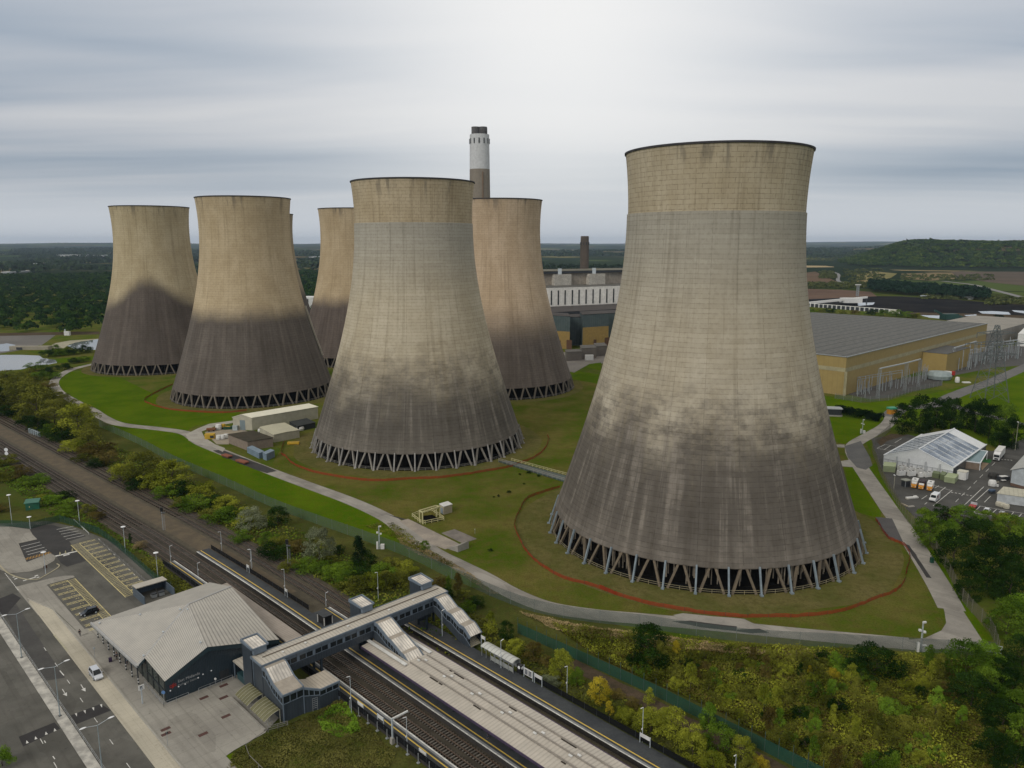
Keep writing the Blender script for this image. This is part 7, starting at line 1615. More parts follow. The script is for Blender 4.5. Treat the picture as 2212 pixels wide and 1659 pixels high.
# ---- truck park and marquee
poly_struct('truck_park', gl('J', [(700, 770), (1060, 735), (1500, 830), (1900, 900), (2260, 760), (2260, 1700), (1180, 1600), (1000, 1420), (880, 1240), (790, 1050), (740, 900)]), tarmac('truck_park_tarmac', (.060, .06, .056), (.09, .088, .082)), .022)
poly_struct('earth_patch', gl('J', [(740, 790), (900, 730), (1060, 740), (860, 800), (800, 850)]), EARTH, .026)
mb = MB()
def lineJ(c, x0, y0, x1, y1, w=.16, mbx=None):
  a, b_ = g(c, x0, y0), g(c, x1, y1); d = (b_ - a).normalized(); n = Vector((-d.y, d.x, 0)) * w / 2; (mbx or mb).sheet([a - n, b_ - n, b_ + n, a + n], .028)
for x0, y0, x1, y1 in ((890, 1305, 1165, 1080), (1335, 1305, 1625, 1030), (720, 1210, 800, 1158), (765, 1285, 800, 1260), (910, 1050, 970, 1015), (970, 1115, 1070, 1035), (870, 1000, 1150, 1085), (1510, 1235, 1700, 1060), (1635, 1255, 1725, 1165), (1470, 1415, 1575, 1310), (1730, 1430, 1810, 1360), (1560, 1310, 2212, 1420), (1480, 1410, 2212, 1530), (1980, 1495, 2060, 1400), (2095, 1515, 2175, 1425), (70, 470, 190, 415), (170, 495, 270, 430), (330, 390, 430, 330), (70, 470, 280, 505), (180, 415, 350, 440)): lineJ('Q', x0, y0, x1, y1, .2)
for k in range(8): x, y = 1215 + k * 88, 1250 - k * 88; lineJ('Q', x, y, x + 45, y - 45, .16)
for k in range(6): lineJ('Q', 1150 + k * 55, 1108 + k * 10, 1180 + k * 55, 1114 + k * 10, .5)
for k in range(4): lineJ('Q', 1880 + k * 45, 630 + k * 4, 1905 + k * 45, 634 + k * 4, .5)
struct('bay_lines', mb, MAT['whiteline'])
WH = 4.0
FL, FRt, BR = g('J', 828, 940, WH), g('J', 1515, 1065, WH), g('J', 1840, 835, WH)
BL = FL + (BR - FRt)
root = thing('marquee', 'large white marquee with clear roof panels on the truck park', 'marquee', ((FL.x + BR.x) / 2, (FL.y + BR.y) / 2, 0))
Z = Vector((0, 0, 1)); flat = lambda p: Vector((p.x, p.y, 0))
RH = 4.9
def ridge(f): return (FL + (BL - FL) * f + FRt + (BR - FRt) * f) / 2 + Z * RH
MW = M('white_marquee_pvc', (.74, .76, .77), (.68, .70, .71), .5, .4)
mb = MB(); mb.face([flat(FL), flat(FRt), FRt, ridge(0), FL]); mb.face([flat(BR), flat(BL), BL, ridge(1), BR]); mb.face([flat(BL), flat(FL), FL, BL]); obj('wall', mb, MW, root)
mb = MB(); mb.face([flat(FRt), flat(BR), BR, FRt]); obj('glazed_side', mb, glass('dark_marquee_glazing', (.05, .06, .065), .15), root)
split = .80
m1 = [FL, FL + (BL - FL) * split, ridge(split), ridge(0)]; m2 = [FRt, ridge(0), ridge(split), FRt + (BR - FRt) * split]
def clearm():
  m, t, b = newmat('clear_roof_film'); pos = t.new('ShaderNodeNewGeometry').outputs['Position']
  f = t.smooth(t.noise(pos, .16, 3.0), .38, .62)
  t.l.new(t.mix(f, (.16, .23, .33), (.42, .47, .52)), b.inputs['Base Color']); t.set(b, Roughness=.12); b.inputs['Specular IOR Level'].default_value = .8
  t.l.new(t.math('ADD', t.math('MULTIPLY', f, .25), .58), b.inputs['Alpha']); return m
mb = MB(); mb.face(m1[::-1]); mb.face(m2[::-1]); obj('clear_roof', mb, clearm(), root)
mb = MB(); mb.face([FL + (BL - FL) * split, BL, ridge(1), ridge(split)][::-1]); mb.face([FRt + (BR - FRt) * split, ridge(split), ridge(1), BR][::-1]); obj('white_roof', mb, MW, root)
mb = MB()
for f in np.linspace(0, split, 8):
  w = .42 if f in (0, split) else .14; p, q, r_ = FL + (BL - FL) * f, FRt + (BR - FRt) * f, ridge(f); mb.beam(p + Z * .1, r_ + Z * .1, w, .2); mb.beam(r_ + Z * .1, q + Z * .1, w, .2)
mb.beam(ridge(0) + Z * .15, ridge(1) + Z * .15, .5, .2); mb.beam(FL + Z * .1, BL + Z * .1, .5, .25); mb.beam(FRt + Z * .1, BR + Z * .1, .6, .3); obj('frame', mb, MW, root)
mb = MB()
for q in (.25, .5, .75):
  for s_ in (FL, FRt):
    e_ = BL if s_ is FL else BR
    mb.beam(s_ + (ridge(0) - s_) * q + Z * .08, s_ + (e_ - s_) * split + (ridge(split) - (s_ + (e_ - s_) * split)) * q + Z * .08, .10, .08)
obj('purlin', mb, MAT['steel'], root)
nv = Vector(((FRt - FL).y, -(FRt - FL).x, 0)).normalized()
mb = MB()
for k in range(15): p = flat(FL) + (flat(FRt) - flat(FL)) * k / 14 + nv * .1; mb.beam(p, p + Z * 2.6, .12)
mb.beam(flat(FL) + nv * .1 + Z * 2.6, flat(FRt) + nv * .1 + Z * 2.6, .12); obj('gable_rail', mb, MAT['steel'], root)
mb = MB()
for f in (.2, .38, .62, .82): p = flat(FL) + (flat(FRt) - flat(FL)) * f + nv * .5; mb.tube(p, p + Z * 4.6, .32, n=8)
obj('air_duct', mb, M('pale_duct', (.5, .52, .53), None, 2, .5), root)
mb = MB(); mb.face([flat(FL) + Z * .05, flat(FRt) + Z * .05, flat(BR) + Z * .05, flat(BL) + Z * .05]); obj('floor', mb, M('marquee_floor', (.36, .37, .38), (.26, .27, .29), .2, .6), root)
root = thing('entrance_canopy', 'clear glazed entrance porch on the side of the marquee with green carpet', 'canopy', g('Q', 1500, 770))
p0, p1, p2, p3 = g('Q', 1360, 655, 3.0), g('Q', 1575, 685, 3.0), g('Q', 1680, 515, 3.6), g('Q', 1475, 480, 3.6)
mb = MB(); mb.face([p0, p1, p2, p3]); obj('roof', mb, glass('clear_porch_film', (.16, .24, .25), .12, .7), root)
mb = MB()
for a, b_ in ((p0, p1), (p1, p2), (p2, p3), (p3, p0)): mb.beam(a, b_, .34)
for p in (p0, p1, p2): mb.beam(flat(p), p, .26)
obj('frame', mb, MW, root)
mb = MB(); mb.face([flat(p0), flat(p1), p1, p0]); obj('door', mb, glass('tan_porch_glazing', (.14, .11, .085), .2), root)
poly_struct('green_carpet', gl('Q', [(1590, 665), (1640, 615), (1745, 640), (1720, 685)]), M('green_carpet_pile', (.02, .14, .03), None, 2, .9), .030)
poly_struct('board_path', gl('Q', [(1580, 740), (1600, 675), (1700, 690), (1600, 790)]), M('plywood_boards', (.30, .22, .14), None, 1, .8), .031)
KH = M('pale_green_box', (.36, .42, .24), (.32, .375, .21), .6, .55); KD = M('olive_green_box', (.17, .21, .11), (.14, .175, .09), .6, .6)
MCOL[KH.name] = (.33, .385, .22); MCOL[KD.name] = (.16, .195, .10)
container('shipping_container', 'pale green container at the left front corner of the marquee', g('Q', 335, 825), g('Q', 345, 765), g('Q', 155, 810), hz('Q', 335, 825, 745), KH)
container('shipping_container', 'bright green container in front, at the right end of the generator row', g('Q', 1045, 960), g('Q', 1100, 900), g('Q', 1200, 985), hz('Q', 1045, 960, 890), KH)
container('shipping_container', 'olive container in the generator row next to the white units', g('Q', 870, 895), g('Q', 890, 860), g('Q', 970, 915), hz('Q', 870, 895, 835), KD)
container('shipping_container', 'darker olive container squeezed between the two green ones', g('Q', 980, 925), g('Q', 1010, 880), g('Q', 1050, 945), hz('Q', 980, 925, 850), KD)
def acunit(x, y, lab, sx=3.0):
  root = thing('chiller_unit', lab, 'air unit', g('Q', x, y), .30, 'white chiller units before the marquee')
  obj('casing', MB().cbox((0, 0, .25), sx, 1.5, 1.9), MAT['white'], root, world=False); obj('skid', MB().cbox((0, 0, 0), sx, 1.4, .24), MAT['dark'], root, world=False)
  for dx in (-.7, .7): obj('fan', MB().tube((dx, 0, 2.15), (dx, 0, 2.2), .5, n=12), MAT['black'], root, world=False)
for x, y, lab in ((425, 795, 'white twin-fan chiller in the back row, nearest the pale green container'), (550, 820, 'white twin-fan chiller in the back row, second from the left'), (680, 840, 'white twin-fan chiller in the back row, third from the left'), (420, 870, 'white twin-fan chiller alone at the front left of the row'), (570, 875, 'white twin-fan chiller in the front row, in the middle'), (805, 890, 'white twin-fan chiller right beside the olive container')): acunit(x, y, lab)
lump('compressor', 'white machine with a rounded top in front of the chiller row', 'machine', g('Q', 705, 885), [('body', (0, 0, 0, 1.8, 1.4, 1.3), MAT['white']), ('tank', (0, 0, 1.3, 1.2, 1.2, .6), MAT['white'])])
lump('ticket_booth', 'small grey booth with pale roof behind the orange trucks', 'booth', g('Q', 485, 1020), [('body', (0, 0, 0, 2.4, 2.2, 2.3), MAT['dark']), ('roof', (0, 0, 2.3, 2.9, 2.6, .25), M('grey_green_roof', (.30, .31, .26), None, 1, .7)), ('post', (-1.2, -1.1, 0, .15, .15, 2.3), MAT['steel']), ('post', (1.2, -1.1, 0, .15, .15, 2.3), MAT['steel'])], .3)
dirQ = (g('Q', 600, 1000) - g('Q', 645, 920)); rzQ = math.atan2(dirQ.y, dirQ.x)
def orange_truck(x, y, lab, boxm):
  root = thing('utility_truck', lab, 'truck', g('Q', x, y), rzQ)
  obj('cab', MB().prism([(1.0, -.95), (2.7, -.8), (2.7, .8), (1.0, .95)], .4, [2.0, 1.15, 1.15, 2.0]), MAT['orange'], root, world=False); obj('window', MB().prism([(1.15, -.8), (1.9, -.78), (1.9, .78), (1.15, .8)], [1.9, 1.62, 1.62, 1.9], [2.2, 1.85, 1.85, 2.2]), MAT['white'], root, world=False)
  obj('box', MB().cbox((-1.1, 0, .6), 4.0, 2.0, 2.1), boxm, root, world=False); obj('hatch', MB().cbox((-1.0, 0, 2.705), .7, .7, .08), MAT['dark'], root, world=False)
  for xx in (1.8, -2.0):
    for yy in (-.85, .85): obj('wheel', MB().tube((xx, yy - .13, .42), (xx, yy + .13, .42), .42, n=12), MAT['rubber'], root, world=False)
  for yy in (-.6, .6): obj('headlight', MB().cbox((2.72, yy, .75), .06, .3, .2), MAT['lampw'], root, world=False)
orange_truck(615, 1030, 'orange-nosed truck with white box, left of three', MAT['white']); orange_truck(720, 1050, 'orange-nosed truck with dark red and black load, middle of three', M('dark_red_load', (.05, .02, .022), (.02, .018, .02), 1, .6)); orange_truck(840, 1070, 'orange-nosed truck with white box, right of three', MAT['white'])
def van(p, rz, lab):
  root = thing('parked_van', lab, 'van', p, rz)
  pr = [(-2.9, .35), (2.6, .35), (2.75, .7), (2.6, 1.15), (1.75, 1.4), (1.15, 2.3), (.9, 2.45), (-2.8, 2.5), (-2.9, 2.3)]
  mb = MB(); mb.face([(x, -1, z) for x, z in pr]); mb.face([(x, 1, z) for x, z in pr][::-1])
  for i in range(len(pr)): j = (i + 1) % len(pr); mb.face([(pr[j][0], -1, pr[j][1]), (pr[i][0], -1, pr[i][1]), (pr[i][0], 1, pr[i][1]), (pr[j][0], 1, pr[j][1])])
  obj('body', mb, carpaint('white_van_paint', (.74, .75, .76)), root, world=False)
  mb = MB(); mb.face([(1.79, -.85, 1.42), (1.79, .85, 1.42), (1.24, .78, 2.24), (1.24, -.78, 2.24)]); obj('windscreen', mb, MAT['glass'], root, world=False)
  for sy in (-1, 1):
    mb = MB(); mb.face([(.2, sy * 1.01, 1.45), (1.55, sy * 1.01, 1.45), (1.1, sy * 1.01, 2.15), (.2, sy * 1.01, 2.15)]); obj('window', mb, MAT['glass'], root, world=False)
    obj('headlight', MB().cbox((2.66, sy * .72, .8), .12, .35, .25), MAT['lampw'], root, world=False); obj('mirror', MB().cbox((1.5, sy * 1.12, 1.4), .2, .2, .35), MAT['dark'], root, world=False)
    mb = MB(); mb.face([(-.9, sy * 1.012, .9), (.0, sy * 1.012, .9), (-.2, sy * 1.012, 2.0), (-.8, sy * 1.012, 2.1)]); obj('side_graphic', mb, M('red_brown_graphic', (.38, .06, .04), (.25, .16, .12), 2.5, .5), root, world=False)
  obj('bumper', MB().cbox((2.72, 0, .32), .15, 1.8, .25), MAT['dark'], root, world=False); wheelset(root, 5.8, 2.0, .36, (-1.8, 1.75))
pv = (g('Q', 850, 1270) + g('Q', 960, 1190)) / 2; dvv = g('Q', 830, 1270) - g('Q', 950, 1180); van(Vector((pv.x, pv.y, .03)), math.atan2(dvv.y, dvv.x), 'white van with red-brown side graphic parked beside the truck park lane')
def lorry(p, rz, lab):
  root = thing('articulated_lorry', lab, 'lorry', p, rz)
  obj('trailer', MB().cbox((-3.6, 0, 1.1), 10.5, 2.5, 2.9), MAT['white'], root, world=False)
  mb = MB(); mb.prism([(1.9, -1.2), (4.1, -1.15), (4.1, 1.15), (1.9, 1.2)], .6, [3.6, 3.0, 3.0, 3.6]); obj('cab', mb, carpaint('white_cab_paint', (.72, .73, .73)), root, world=False)
  mb = MB(); mb.face([(4.115, -1.0, 1.75), (4.115, 1.0, 1.75), (4.115, .95, 2.7), (4.115, -.95, 2.7)]); obj('windscreen', mb, MAT['glass'], root, world=False); obj('grille', MB().cbox((4.13, 0, .75), .06, 1.4, .6), MAT['dark'], root, world=False)
  for sy in (-1, 1):
    obj('headlight', MB().cbox((4.12, sy * .9, .7), .08, .3, .25), MAT['lampw'], root, world=False)
    for x in (3.2, 1.6, -5.5, -6.8): obj('wheel', MB().tube((x, sy * 1.05 - .18, .5), (x, sy * 1.05 + .18, .5), .5, n=12), MAT['rubber'], root, world=False)
  obj('chassis', MB().cbox((-2, 0, .7), 11, 1.0, .35), MAT['dark'], root, world=False)
dl = g('Q', 1800, 660) - g('Q', 1900, 540); pl = g('Q', 1800, 665) - dl.normalized() * 4.6; lorry(Vector((pl.x, pl.y, .03)), math.atan2(dl.y, dl.x), 'white articulated lorry parked behind the marquee porch')
lump('site_cabin', 'small white cubic cabin at the marquee corner beside the generators', 'cabin', g('Q', 1310, 920), [('body', (0, 0, .2, 3.4, 3.2, 3.0), MAT['white']), ('roof', (0, 0, 3.2, 3.6, 3.4, .15), M('cream_lid', (.62, .6, .5), None, 1, .6))], .75)
lump('water_tank', 'white water tank with pipe beside the lane', 'tank', g('Q', 1745, 1020), [('tank', (0, 0, 0, 2.6, 2.6, 2.4), MAT['white']), ('pipe', (2.2, 0, 1.1, 2.6, .2, .2), M('cream_pipe', (.48, .44, .35))), ('valve', (1.2, -1.2, 0, .7, .7, .8), MAT['white'])], .4)
lump('scrap_heap', 'dark pile of scrap and rubble beside the white building', 'scrap', g('Q', 1760, 895), [('drum', (0, 0, 0, 3.4, 3, 2.0), M('dark_scrap', (.03, .032, .03), (.06, .055, .05), 1.2, .9)), ('drum', (1.5, 1.2, 0, 2.6, 2, 1.5), MC['dark_scrap'])])
lump('pallet_stack', 'jumble of grey frames and white sheets before the white building', 'scrap', g('Q', 1910, 930), [('frame', (0, 0, .1, 4.4, 2, 1.4), MAT['dark']), ('sheet', (-.3, -.2, 1.5, 3.0, 1.6, .15), MAT['white']), ('sheet', (-1.5, -1.6, .4, 1.8, 1.0, .15), MAT['white'])], .2)
lump('white_sheeting', 'crumpled white sheeting on the tarmac by the fence', 'sheeting', g('Q', 580, 1195), [('sheet', (0, 0, 0, 4.6, 1.1, .45), MAT['white']), ('sheet', (-2.2, -.5, 0, 1.2, .9, .3), M('dusty_sheet', (.5, .48, .42), None, 1, .8)), ('sheet', (1.7, .5, 0, 1.2, .7, .6), MAT['white'])], .2)
lump('timber_stack', 'pale timber boards by the tan-grey fence', 'timber', g('Q', 470, 1300), [('board', (0, 0, 0, .5, 3.0, .35), M('pale_timber', (.44, .38, .28), None, 1, .8)), ('board', (1.1, -1.8, 0, 2.4, .9, .3), MAT['concrete'])], .2)
def pickup(x, y, lab, bodym, bedm, rz=.85):
  root = thing('flatbed_truck', lab, 'truck', g('Q', x, y), rz)
  obj('bed', MB().cbox((-1.2, 0, .7), 3.2, 1.9, .35), bedm, root, world=False); obj('cab', MB().prism([(.5, -.9), (2.2, -.85), (2.2, .85), (.5, .9)], .45, [1.9, 1.3, 1.3, 1.9]), bodym, root, world=False); obj('window', MB().prism([(.9, -.8), (1.7, -.78), (1.7, .78), (.9, .8)], [1.85, 1.55, 1.55, 1.85], [2.0, 1.65, 1.65, 2.0]), MAT['glass'], root, world=False)
  for xx in (1.5, -1.6):
    for yy in (-.8, .8): obj('wheel', MB().tube((xx, yy - .12, .38), (xx, yy + .12, .38), .38, n=10), MAT['rubber'], root, world=False)
pickup(1470, 1335, 'grey flatbed truck with red load below the bay lines', MAT['lightsteel'], MAT['red'])
car(g('Q', 1670, 1400), .9, 'white car half hidden by the green treetops in the truck park', carpaint('white_car_paint', (.70, .71, .71)), 4.2, 1.8, 1.5); car(g('Q', 1890, 1450), .9, 'pale grey car farther right behind the treetops', carpaint('grey_car_paint', (.42, .43, .43)), 4.2, 1.8, 1.5)
for i, (x, y) in enumerate(((1840, 1310), (1895, 1325), (1950, 1345))): lump('bulk_bag', ['cream bulk bag at the left of the row under the portable cabin', 'cream bulk bag in the middle of the row under the portable cabin', 'cream bulk bag at the right of the row under the portable cabin'][i], 'bag', g('Q', x, y), [('bag', (0, 0, 0, 1.9, 1.9, 1.6), M('cream_bag', (.55, .52, .42), None, 1.5, .8))])
lump('covered_machine', 'small machine under a blue cover at the end of the lane', 'machine', g('Q', 1740, 1125), [('body', (0, 0, 0, 2.0, 1.4, .9), MAT['dark']), ('cover', (0, 0, .9, 2.2, 1.5, .5), M('blue_cover', (.06, .10, .17), None, 1, .7))], .4)
a, b_, c_ = g('Q', 1810, 1255), g('Q', 1905, 1160), g('Q', 2330, 1330)
root, P4 = bld('portable_cabin', 'long white portable cabin with cream flat roof at the right edge', 'cabin', quad(a, c_, b_), hz('Q', 1810, 1255, 1130), M('grey_white_panel', (.50, .53, .55), None, .6, .6), ribbed('cream_cabin_roof', (.48, .46, .36), 1.3, .8, .7, 0, None, .15), 0, 0, .2)
a, b_, c_ = g('Q', 2010, 1010), g('Q', 2330, 1100), g('Q', 2290, 690)
root, P4 = bld('white_building', 'tall white building with pale grey roof and brick plinth at the right edge', 'building', quad(a, b_, c_), hz('Q', 2010, 1010, 790), M('pale_blue_cladding', (.52, .57, .60), None, .5, .6), M('pale_grey_roof', (.42, .43, .41), (.38, .39, .37), .3, .8), 2.2, 1, .6)
mb = MB(); aa, bb = P4[0], P4[1]
for i in range(4): p, q = P4[i], P4[(i + 1) % 4]; n = Vector(((q - p).y, -(q - p).x, 0)).normalized() * .06; mb.face([p + n, q + n, q + n + Z * 1.1, p + n + Z * 1.1])
obj('plinth', mb, MAT['brick'], root)
for (x, y, ty, lab) in ((2080, 500, 95, 'tall lamp post at the end of the tree row behind the marquee'), (315, 1060, 870, 'thin lamp post inside the tan-grey fence by the pale green container')):
  p = g('Q', x, y); disc = thing('lamp_post', lab, 'lamp post', p); h_ = hz('Q', x, y, ty); obj('pole', MB().tube((0, 0, 0), (0, 0, h_), .11, .07, 6), M('cream_pole', (.45, .43, .34), None, 1, .5), disc, world=False); obj('lamp_head', MB().cbox((0, .3, h_), .35, .9, .2), MAT['lampw'], disc, world=False)
lump('orange_kiosk', 'green-roofed orange kiosk beyond the clipped hedge', 'kiosk', g('J', 905, 530), [('body', (0, 0, 0, 4.6, 3, 2.6), MAT['orange']), ('roof', (0, 0, 2.6, 5.0, 3.4, .9), M('bright_green_roof', (.06, .33, .2), None, 1, .6))], .3)
lump('switch_house', 'low dark flat-roofed switch house at the end of the clipped hedge', 'building', g('J', 320, 545), [('base', (0, 0, 0, 9, 6.5, .7), MAT['concrete']), ('body', (0, 0, .7, 8.2, 5.6, 3.0), MAT['dark']), ('roof', (0, 0, 3.7, 9, 6.4, .4), MAT['steel'])], -.2)
# ---- substation hall
hb = g('J', 430, 352); hh = hz('J', 430, 352, -23.3)
TANW = M('tan_cladding', (.33, .245, .085), (.30, .22, .075), .08, .7, dirt=.05); TANR = ribbed('tan_ribbed_cladding', (.33, .245, .088), 3.0, .85, .65, 0, (.30, .22, .078), .08)
r1 = g('I', 1850, 985, hh); l1 = g('I', 100, 1290, hh); fa = flat(hb)
dr = flat(r1) - fa; dl_ = flat(l1) - fa
perp = Vector((-dr.y, dr.x, 0)).normalized()
if perp.dot(dl_) < 0: perp = -perp
back = g('I', 100, 885, hh); wd = (flat(back) - fa).dot(perp); lw = 115.0
root, P4 = bld('substation_hall', 'huge tan clad hall with pale band and ribbed grey roof', 'industrial hall', [fa, fa + dr, fa + dr + perp * 150, fa + perp * 150], hh, TANR, ribbed('weathered_hall_roof', (.060, .060, .052), 9.0, .45, .8, 1, (.12, .12, .108), .12), 0, 0, .3)
mb = MB()
for p, q in ((fa, fa + dr), (fa + perp * 150, fa)):
  n = Vector(((q - p).y, -(q - p).x, 0)).normalized()
  if n.dot((fa + dr / 2 + perp * 75) - (p + q) / 2) > 0: n = -n
  n *= .12; f0, f1 = hh * .62, hh * .725; mb.face([p + n + Z * f0, q + n + Z * f0, q + n + Z * f1, p + n + Z * f1])
obj('pale_band', mb, M('pale_band_cladding', (.40, .36, .22), None, .3, .7), root)
mb = MB(); mb.beam(fa - perp * .3, fa - perp * .3 + Z * hh * .62, 1.2); obj('downpipe', mb, MC['pale_band_cladding'], root)
mb = MB(); mb.beam(fa + Z * (hh + .3) - perp * .2, fa + dr + Z * (hh + .3) - perp * .2, .5); mb.beam(fa + Z * (hh + .3), fa + perp * 150 + Z * (hh + .3), .5); obj('coping', mb, MAT['steel'], root)
q0 = fa + dr * .46; q1 = fa + dr * .64; n = -perp
root, _p = bld('hall_annexe', 'tan flat-roofed annexe projecting from the long side of the hall', 'building', [q0 - perp * .3, q0 + n * 16, q1 + n * 16, q1 - perp * .3], hh * .60, TANW, M('dark_annexe_roof', (.10, .10, .095), None, .3, .85))
a, b_ = fa + dr + dr.normalized() * 4, fa + dr * 1.65
bld('grey_shed', 'long grey concrete shed beyond the far end of the tan hall', 'building', [a, b_, b_ + perp * 60, a + perp * 60], hh * .62, M('grey_shed_wall', (.27, .25, .22), None, .1, .8), M('grey_shed_roof', (.30, .28, .24), None, .1, .85))
a = g('I', 2140, 1205); b_ = g('I', 2330, 1215); c_ = g('I', 2290, 1130)
bld('white_shed', 'white gabled shed behind the switchyard at the right edge', 'building', quad(a, b_, c_), hz('I', 2140, 1205, 1085), MAT['white'], MAT['white'], 4, 0)
# ---- switchyard
poly_struct('switchyard_gravel', gl('J', [(470, 340), (900, 200), (1390, 120), (1400, 250), (1100, 310), (900, 370), (700, 390)]), M('dark_gravel', (.085, .082, .078), (.06, .058, .055), .2, .95), .026)
poly_struct('switchyard_gravel', gl('I', [(1390, 1400), (1800, 1250), (2260, 1180), (2260, 1390), (1900, 1420), (1500, 1500)]), MC['dark_gravel'], .028)
panel_fence([tuple(p) for p in gl('J', [(345, 380), (600, 420), (870, 400), (1100, 320), (1400, 255), (1400, 190)])], 3.2, 'grey mesh fence in front of the switchyard gear', meshpanel('grey_yard_mesh', (.16, .18, .17), .35), MAT['steel'], 5.0, name='yard_fence')
GALV = M('grey_lattice_steel', (.34, .37, .38), (.27, .30, .31), .8, .5, .2)
def lattice(mb, p, h, w, b=.22):
  for k in range(int(h / w)):
    z0, z1 = k * w, (k + 1) * w
    for a, c in (((-1, -1), (1, -1)), ((1, -1), (1, 1)), ((1, 1), (-1, 1)), ((-1, 1), (-1, -1))):
      mb.beam((p.x + a[0] * w / 2, p.y + a[1] * w / 2, z0), (p.x + c[0] * w / 2, p.y + c[1] * w / 2, z1), b * .5)
  for a in ((-1, -1), (1, -1), (1, 1), (-1, 1)): mb.beam((p.x + a[0] * w / 2, p.y + a[1] * w / 2, 0), (p.x + a[0] * w / 2, p.y + a[1] * w / 2, h), b)
def gantry(pts, tops, lab):
  root = thing('switchyard_gantry', lab, 'gantry', tuple(pts[0]))
  hs = []
  for p, t_ in zip(pts, tops):
    h_ = t_; hs.append(h_); mb = MB(); lattice(mb, p, h_, 1.3, .13); obj('lattice_column', mb, GALV, root)
  mb = MB()
  for (p, h0), (q, h1) in zip(list(zip(pts, hs))[:-1], list(zip(pts, hs))[1:]):
    a, b2 = p + Z * h0, q + Z * h0; mb.beam(a, b2, .7, .6)
    d = (b2 - a);
  obj('crossbeam', mb, M('pale_gantry_beam', (.42, .45, .47), (.36, .39, .41), .5, .5), root); return root
gantry([g('J', 765, 380), g('J', 1030, 310), g('J', 1165, 265)], [hz('J', 765, 380, 85)] * 3, 'grey lattice gantry with pale crossbeam nearest the corner of the tan hall')
gantry([g('I', 1500, 1440), g('I', 1720, 1360)], [hz('I', 1500, 1440, 1225)] * 2, 'grey lattice gantry with pale crossbeam farther along beyond the annexe')
gantry([g('I', 1880, 1370), g('I', 2130, 1330)], [hz('I', 1880, 1370, 1130) * .8] * 2, 'farthest lattice gantry among the dense switchgear by the white shed')
rgn = random.Random(5)
def post_ins(p, h, lab, grp):
  root = thing('insulator_post', lab, 'insulator', p, 0, grp)
  obj('stand', MB().beam((0, 0, 0), (0, 0, h * .55), .3), GALV, root, world=False)
  mb = MB(); prof = [(.05, h * .55)]
  for k in range(6): z = h * .55 + h * .45 * k / 6; prof += [(.16, z), (.3, z + h * .02), (.14, z + h * .05)]
  prof.append((.05, h)); mb.lathe(prof, 7); obj('insulator', mb, M('grey_insulator', (.25, .27, .29), None, 1, .3), root, world=False); return root
pi = post_ins(g('J', 640, 375), 6.5, 'grey post insulator standing in the gravel before the tan hall', 'insulators before the tan hall')
for k in range(46):
  f = rgn.random(); x = 560 + f * 700; y = 362 - f * 150 - rgn.random() * 40 + (1 - abs(f - .5) * 2) * 10
  c_ = copy_tree(pi); c_.location = g('J', x, y); s_ = rgn.uniform(.7, 1.7); c_.scale = (1, 1, s_)
for k in range(70):
  f = rgn.random(); x = 1480 + f * 700; y = 1450 - f * 150 + rgn.uniform(-60, 30)
  c_ = copy_tree(pi); c_.location = g('I', x, y); s_ = rgn.uniform(.9, 2.3); c_.scale = (1.2, 1.2, s_); c_['label'] = 'grey post insulator in the dense switchyard beyond the annexe'; c_['group'] = 'insulators in the far switchyard'
root = thing('busbar', 'long grey tubular busbar along the front of the tan hall', 'busbar', g('J', 620, 330)); mb = MB()
for dy in (0, 25):
  a, b_ = g('J', 560, 340 - dy, 0) + Z * 9, g('J', 1000, 260 - dy, 0) + Z * 9; mb.beam(a, b_, .3)
  for f in (0, .25, .5, .75, 1): p = a + (b_ - a) * f; mb.beam(flat(p), p, .28)
obj('tube', mb, GALV, root)
root = thing('busbar', 'grey tubular busbars strung through the far switchyard', 'busbar', g('I', 1800, 1380)); mb = MB()
for k in range(9):
  x, y = 1500 + k * 70, 1400 - k * 12; a, b_ = g('I', x, y) + Z * 10, g('I', x + 160, y - 30) + Z * 10; mb.beam(a, b_, .3); mb.beam(flat(a), a, .3); mb.beam(flat(b_), b_, .3)
  mb.beam(a, a + (b_ - a).cross(Z).normalized() * 9, .22)
obj('tube', mb, GALV, root)
lump('round_tank', 'low round pale tank at the foot of the tan hall', 'tank', g('J', 1370, 190), [('drum', (0, 0, 0, 14, 14, 5.5), M('pale_green_tank', (.30, .36, .36), None, .5, .6))])
lump('tanker', 'white tanker lorry with a red end beside the round tank', 'lorry', g('J', 1445, 165), [('tank', (0, 0, 1.0, 5, 5, 3.0), MAT['white']), ('chassis', (0, 0, .5, 11, 2.4, .5), MAT['dark']), ('barrel', (-1, 0, 1.1, 9, 2.4, 2.4), MAT['white']), ('cab', (5.4, 0, .7, 2.4, 2.4, 2.8), MAT['red'])], .35)
lump('white_marker', 'white drum and slab on the lawn beside the substation road', 'drum', g('J', 1550, 225), [('drum', (0, 0, 0, 2.6, 2.6, 4.0), MAT['white']), ('slab', (6, 0, 0, 5, 2.5, .6), MAT['white'])])
mb = MB(); mb.ribbon(smooth_line(gl('J', [(890, 560), (1000, 480), (1330, 445), (1500, 360), (1700, 280), (1900, 210), (2212, 75), (2400, -10)])), 9, .033); struct('substation_road', mb, M('substation_tarmac', (.15, .145, .14), (.12, .118, .115), .1, .9))
mb = MB(); mb.ribbon(smooth_line(gl('J', [(1450, 400), (1540, 460), (1680, 510), (1900, 560), (2212, 640)])), 6, .037); struct('substation_road', mb, MC['substation_tarmac'])
PYL = M('dark_pylon_steel', (.13, .15, .15), (.10, .115, .12), .5, .6)
root = thing('electricity_pylon', 'tall dark lattice electricity pylon standing on the lawn by the substation road', 'pylon', g('J', 1860, 400))
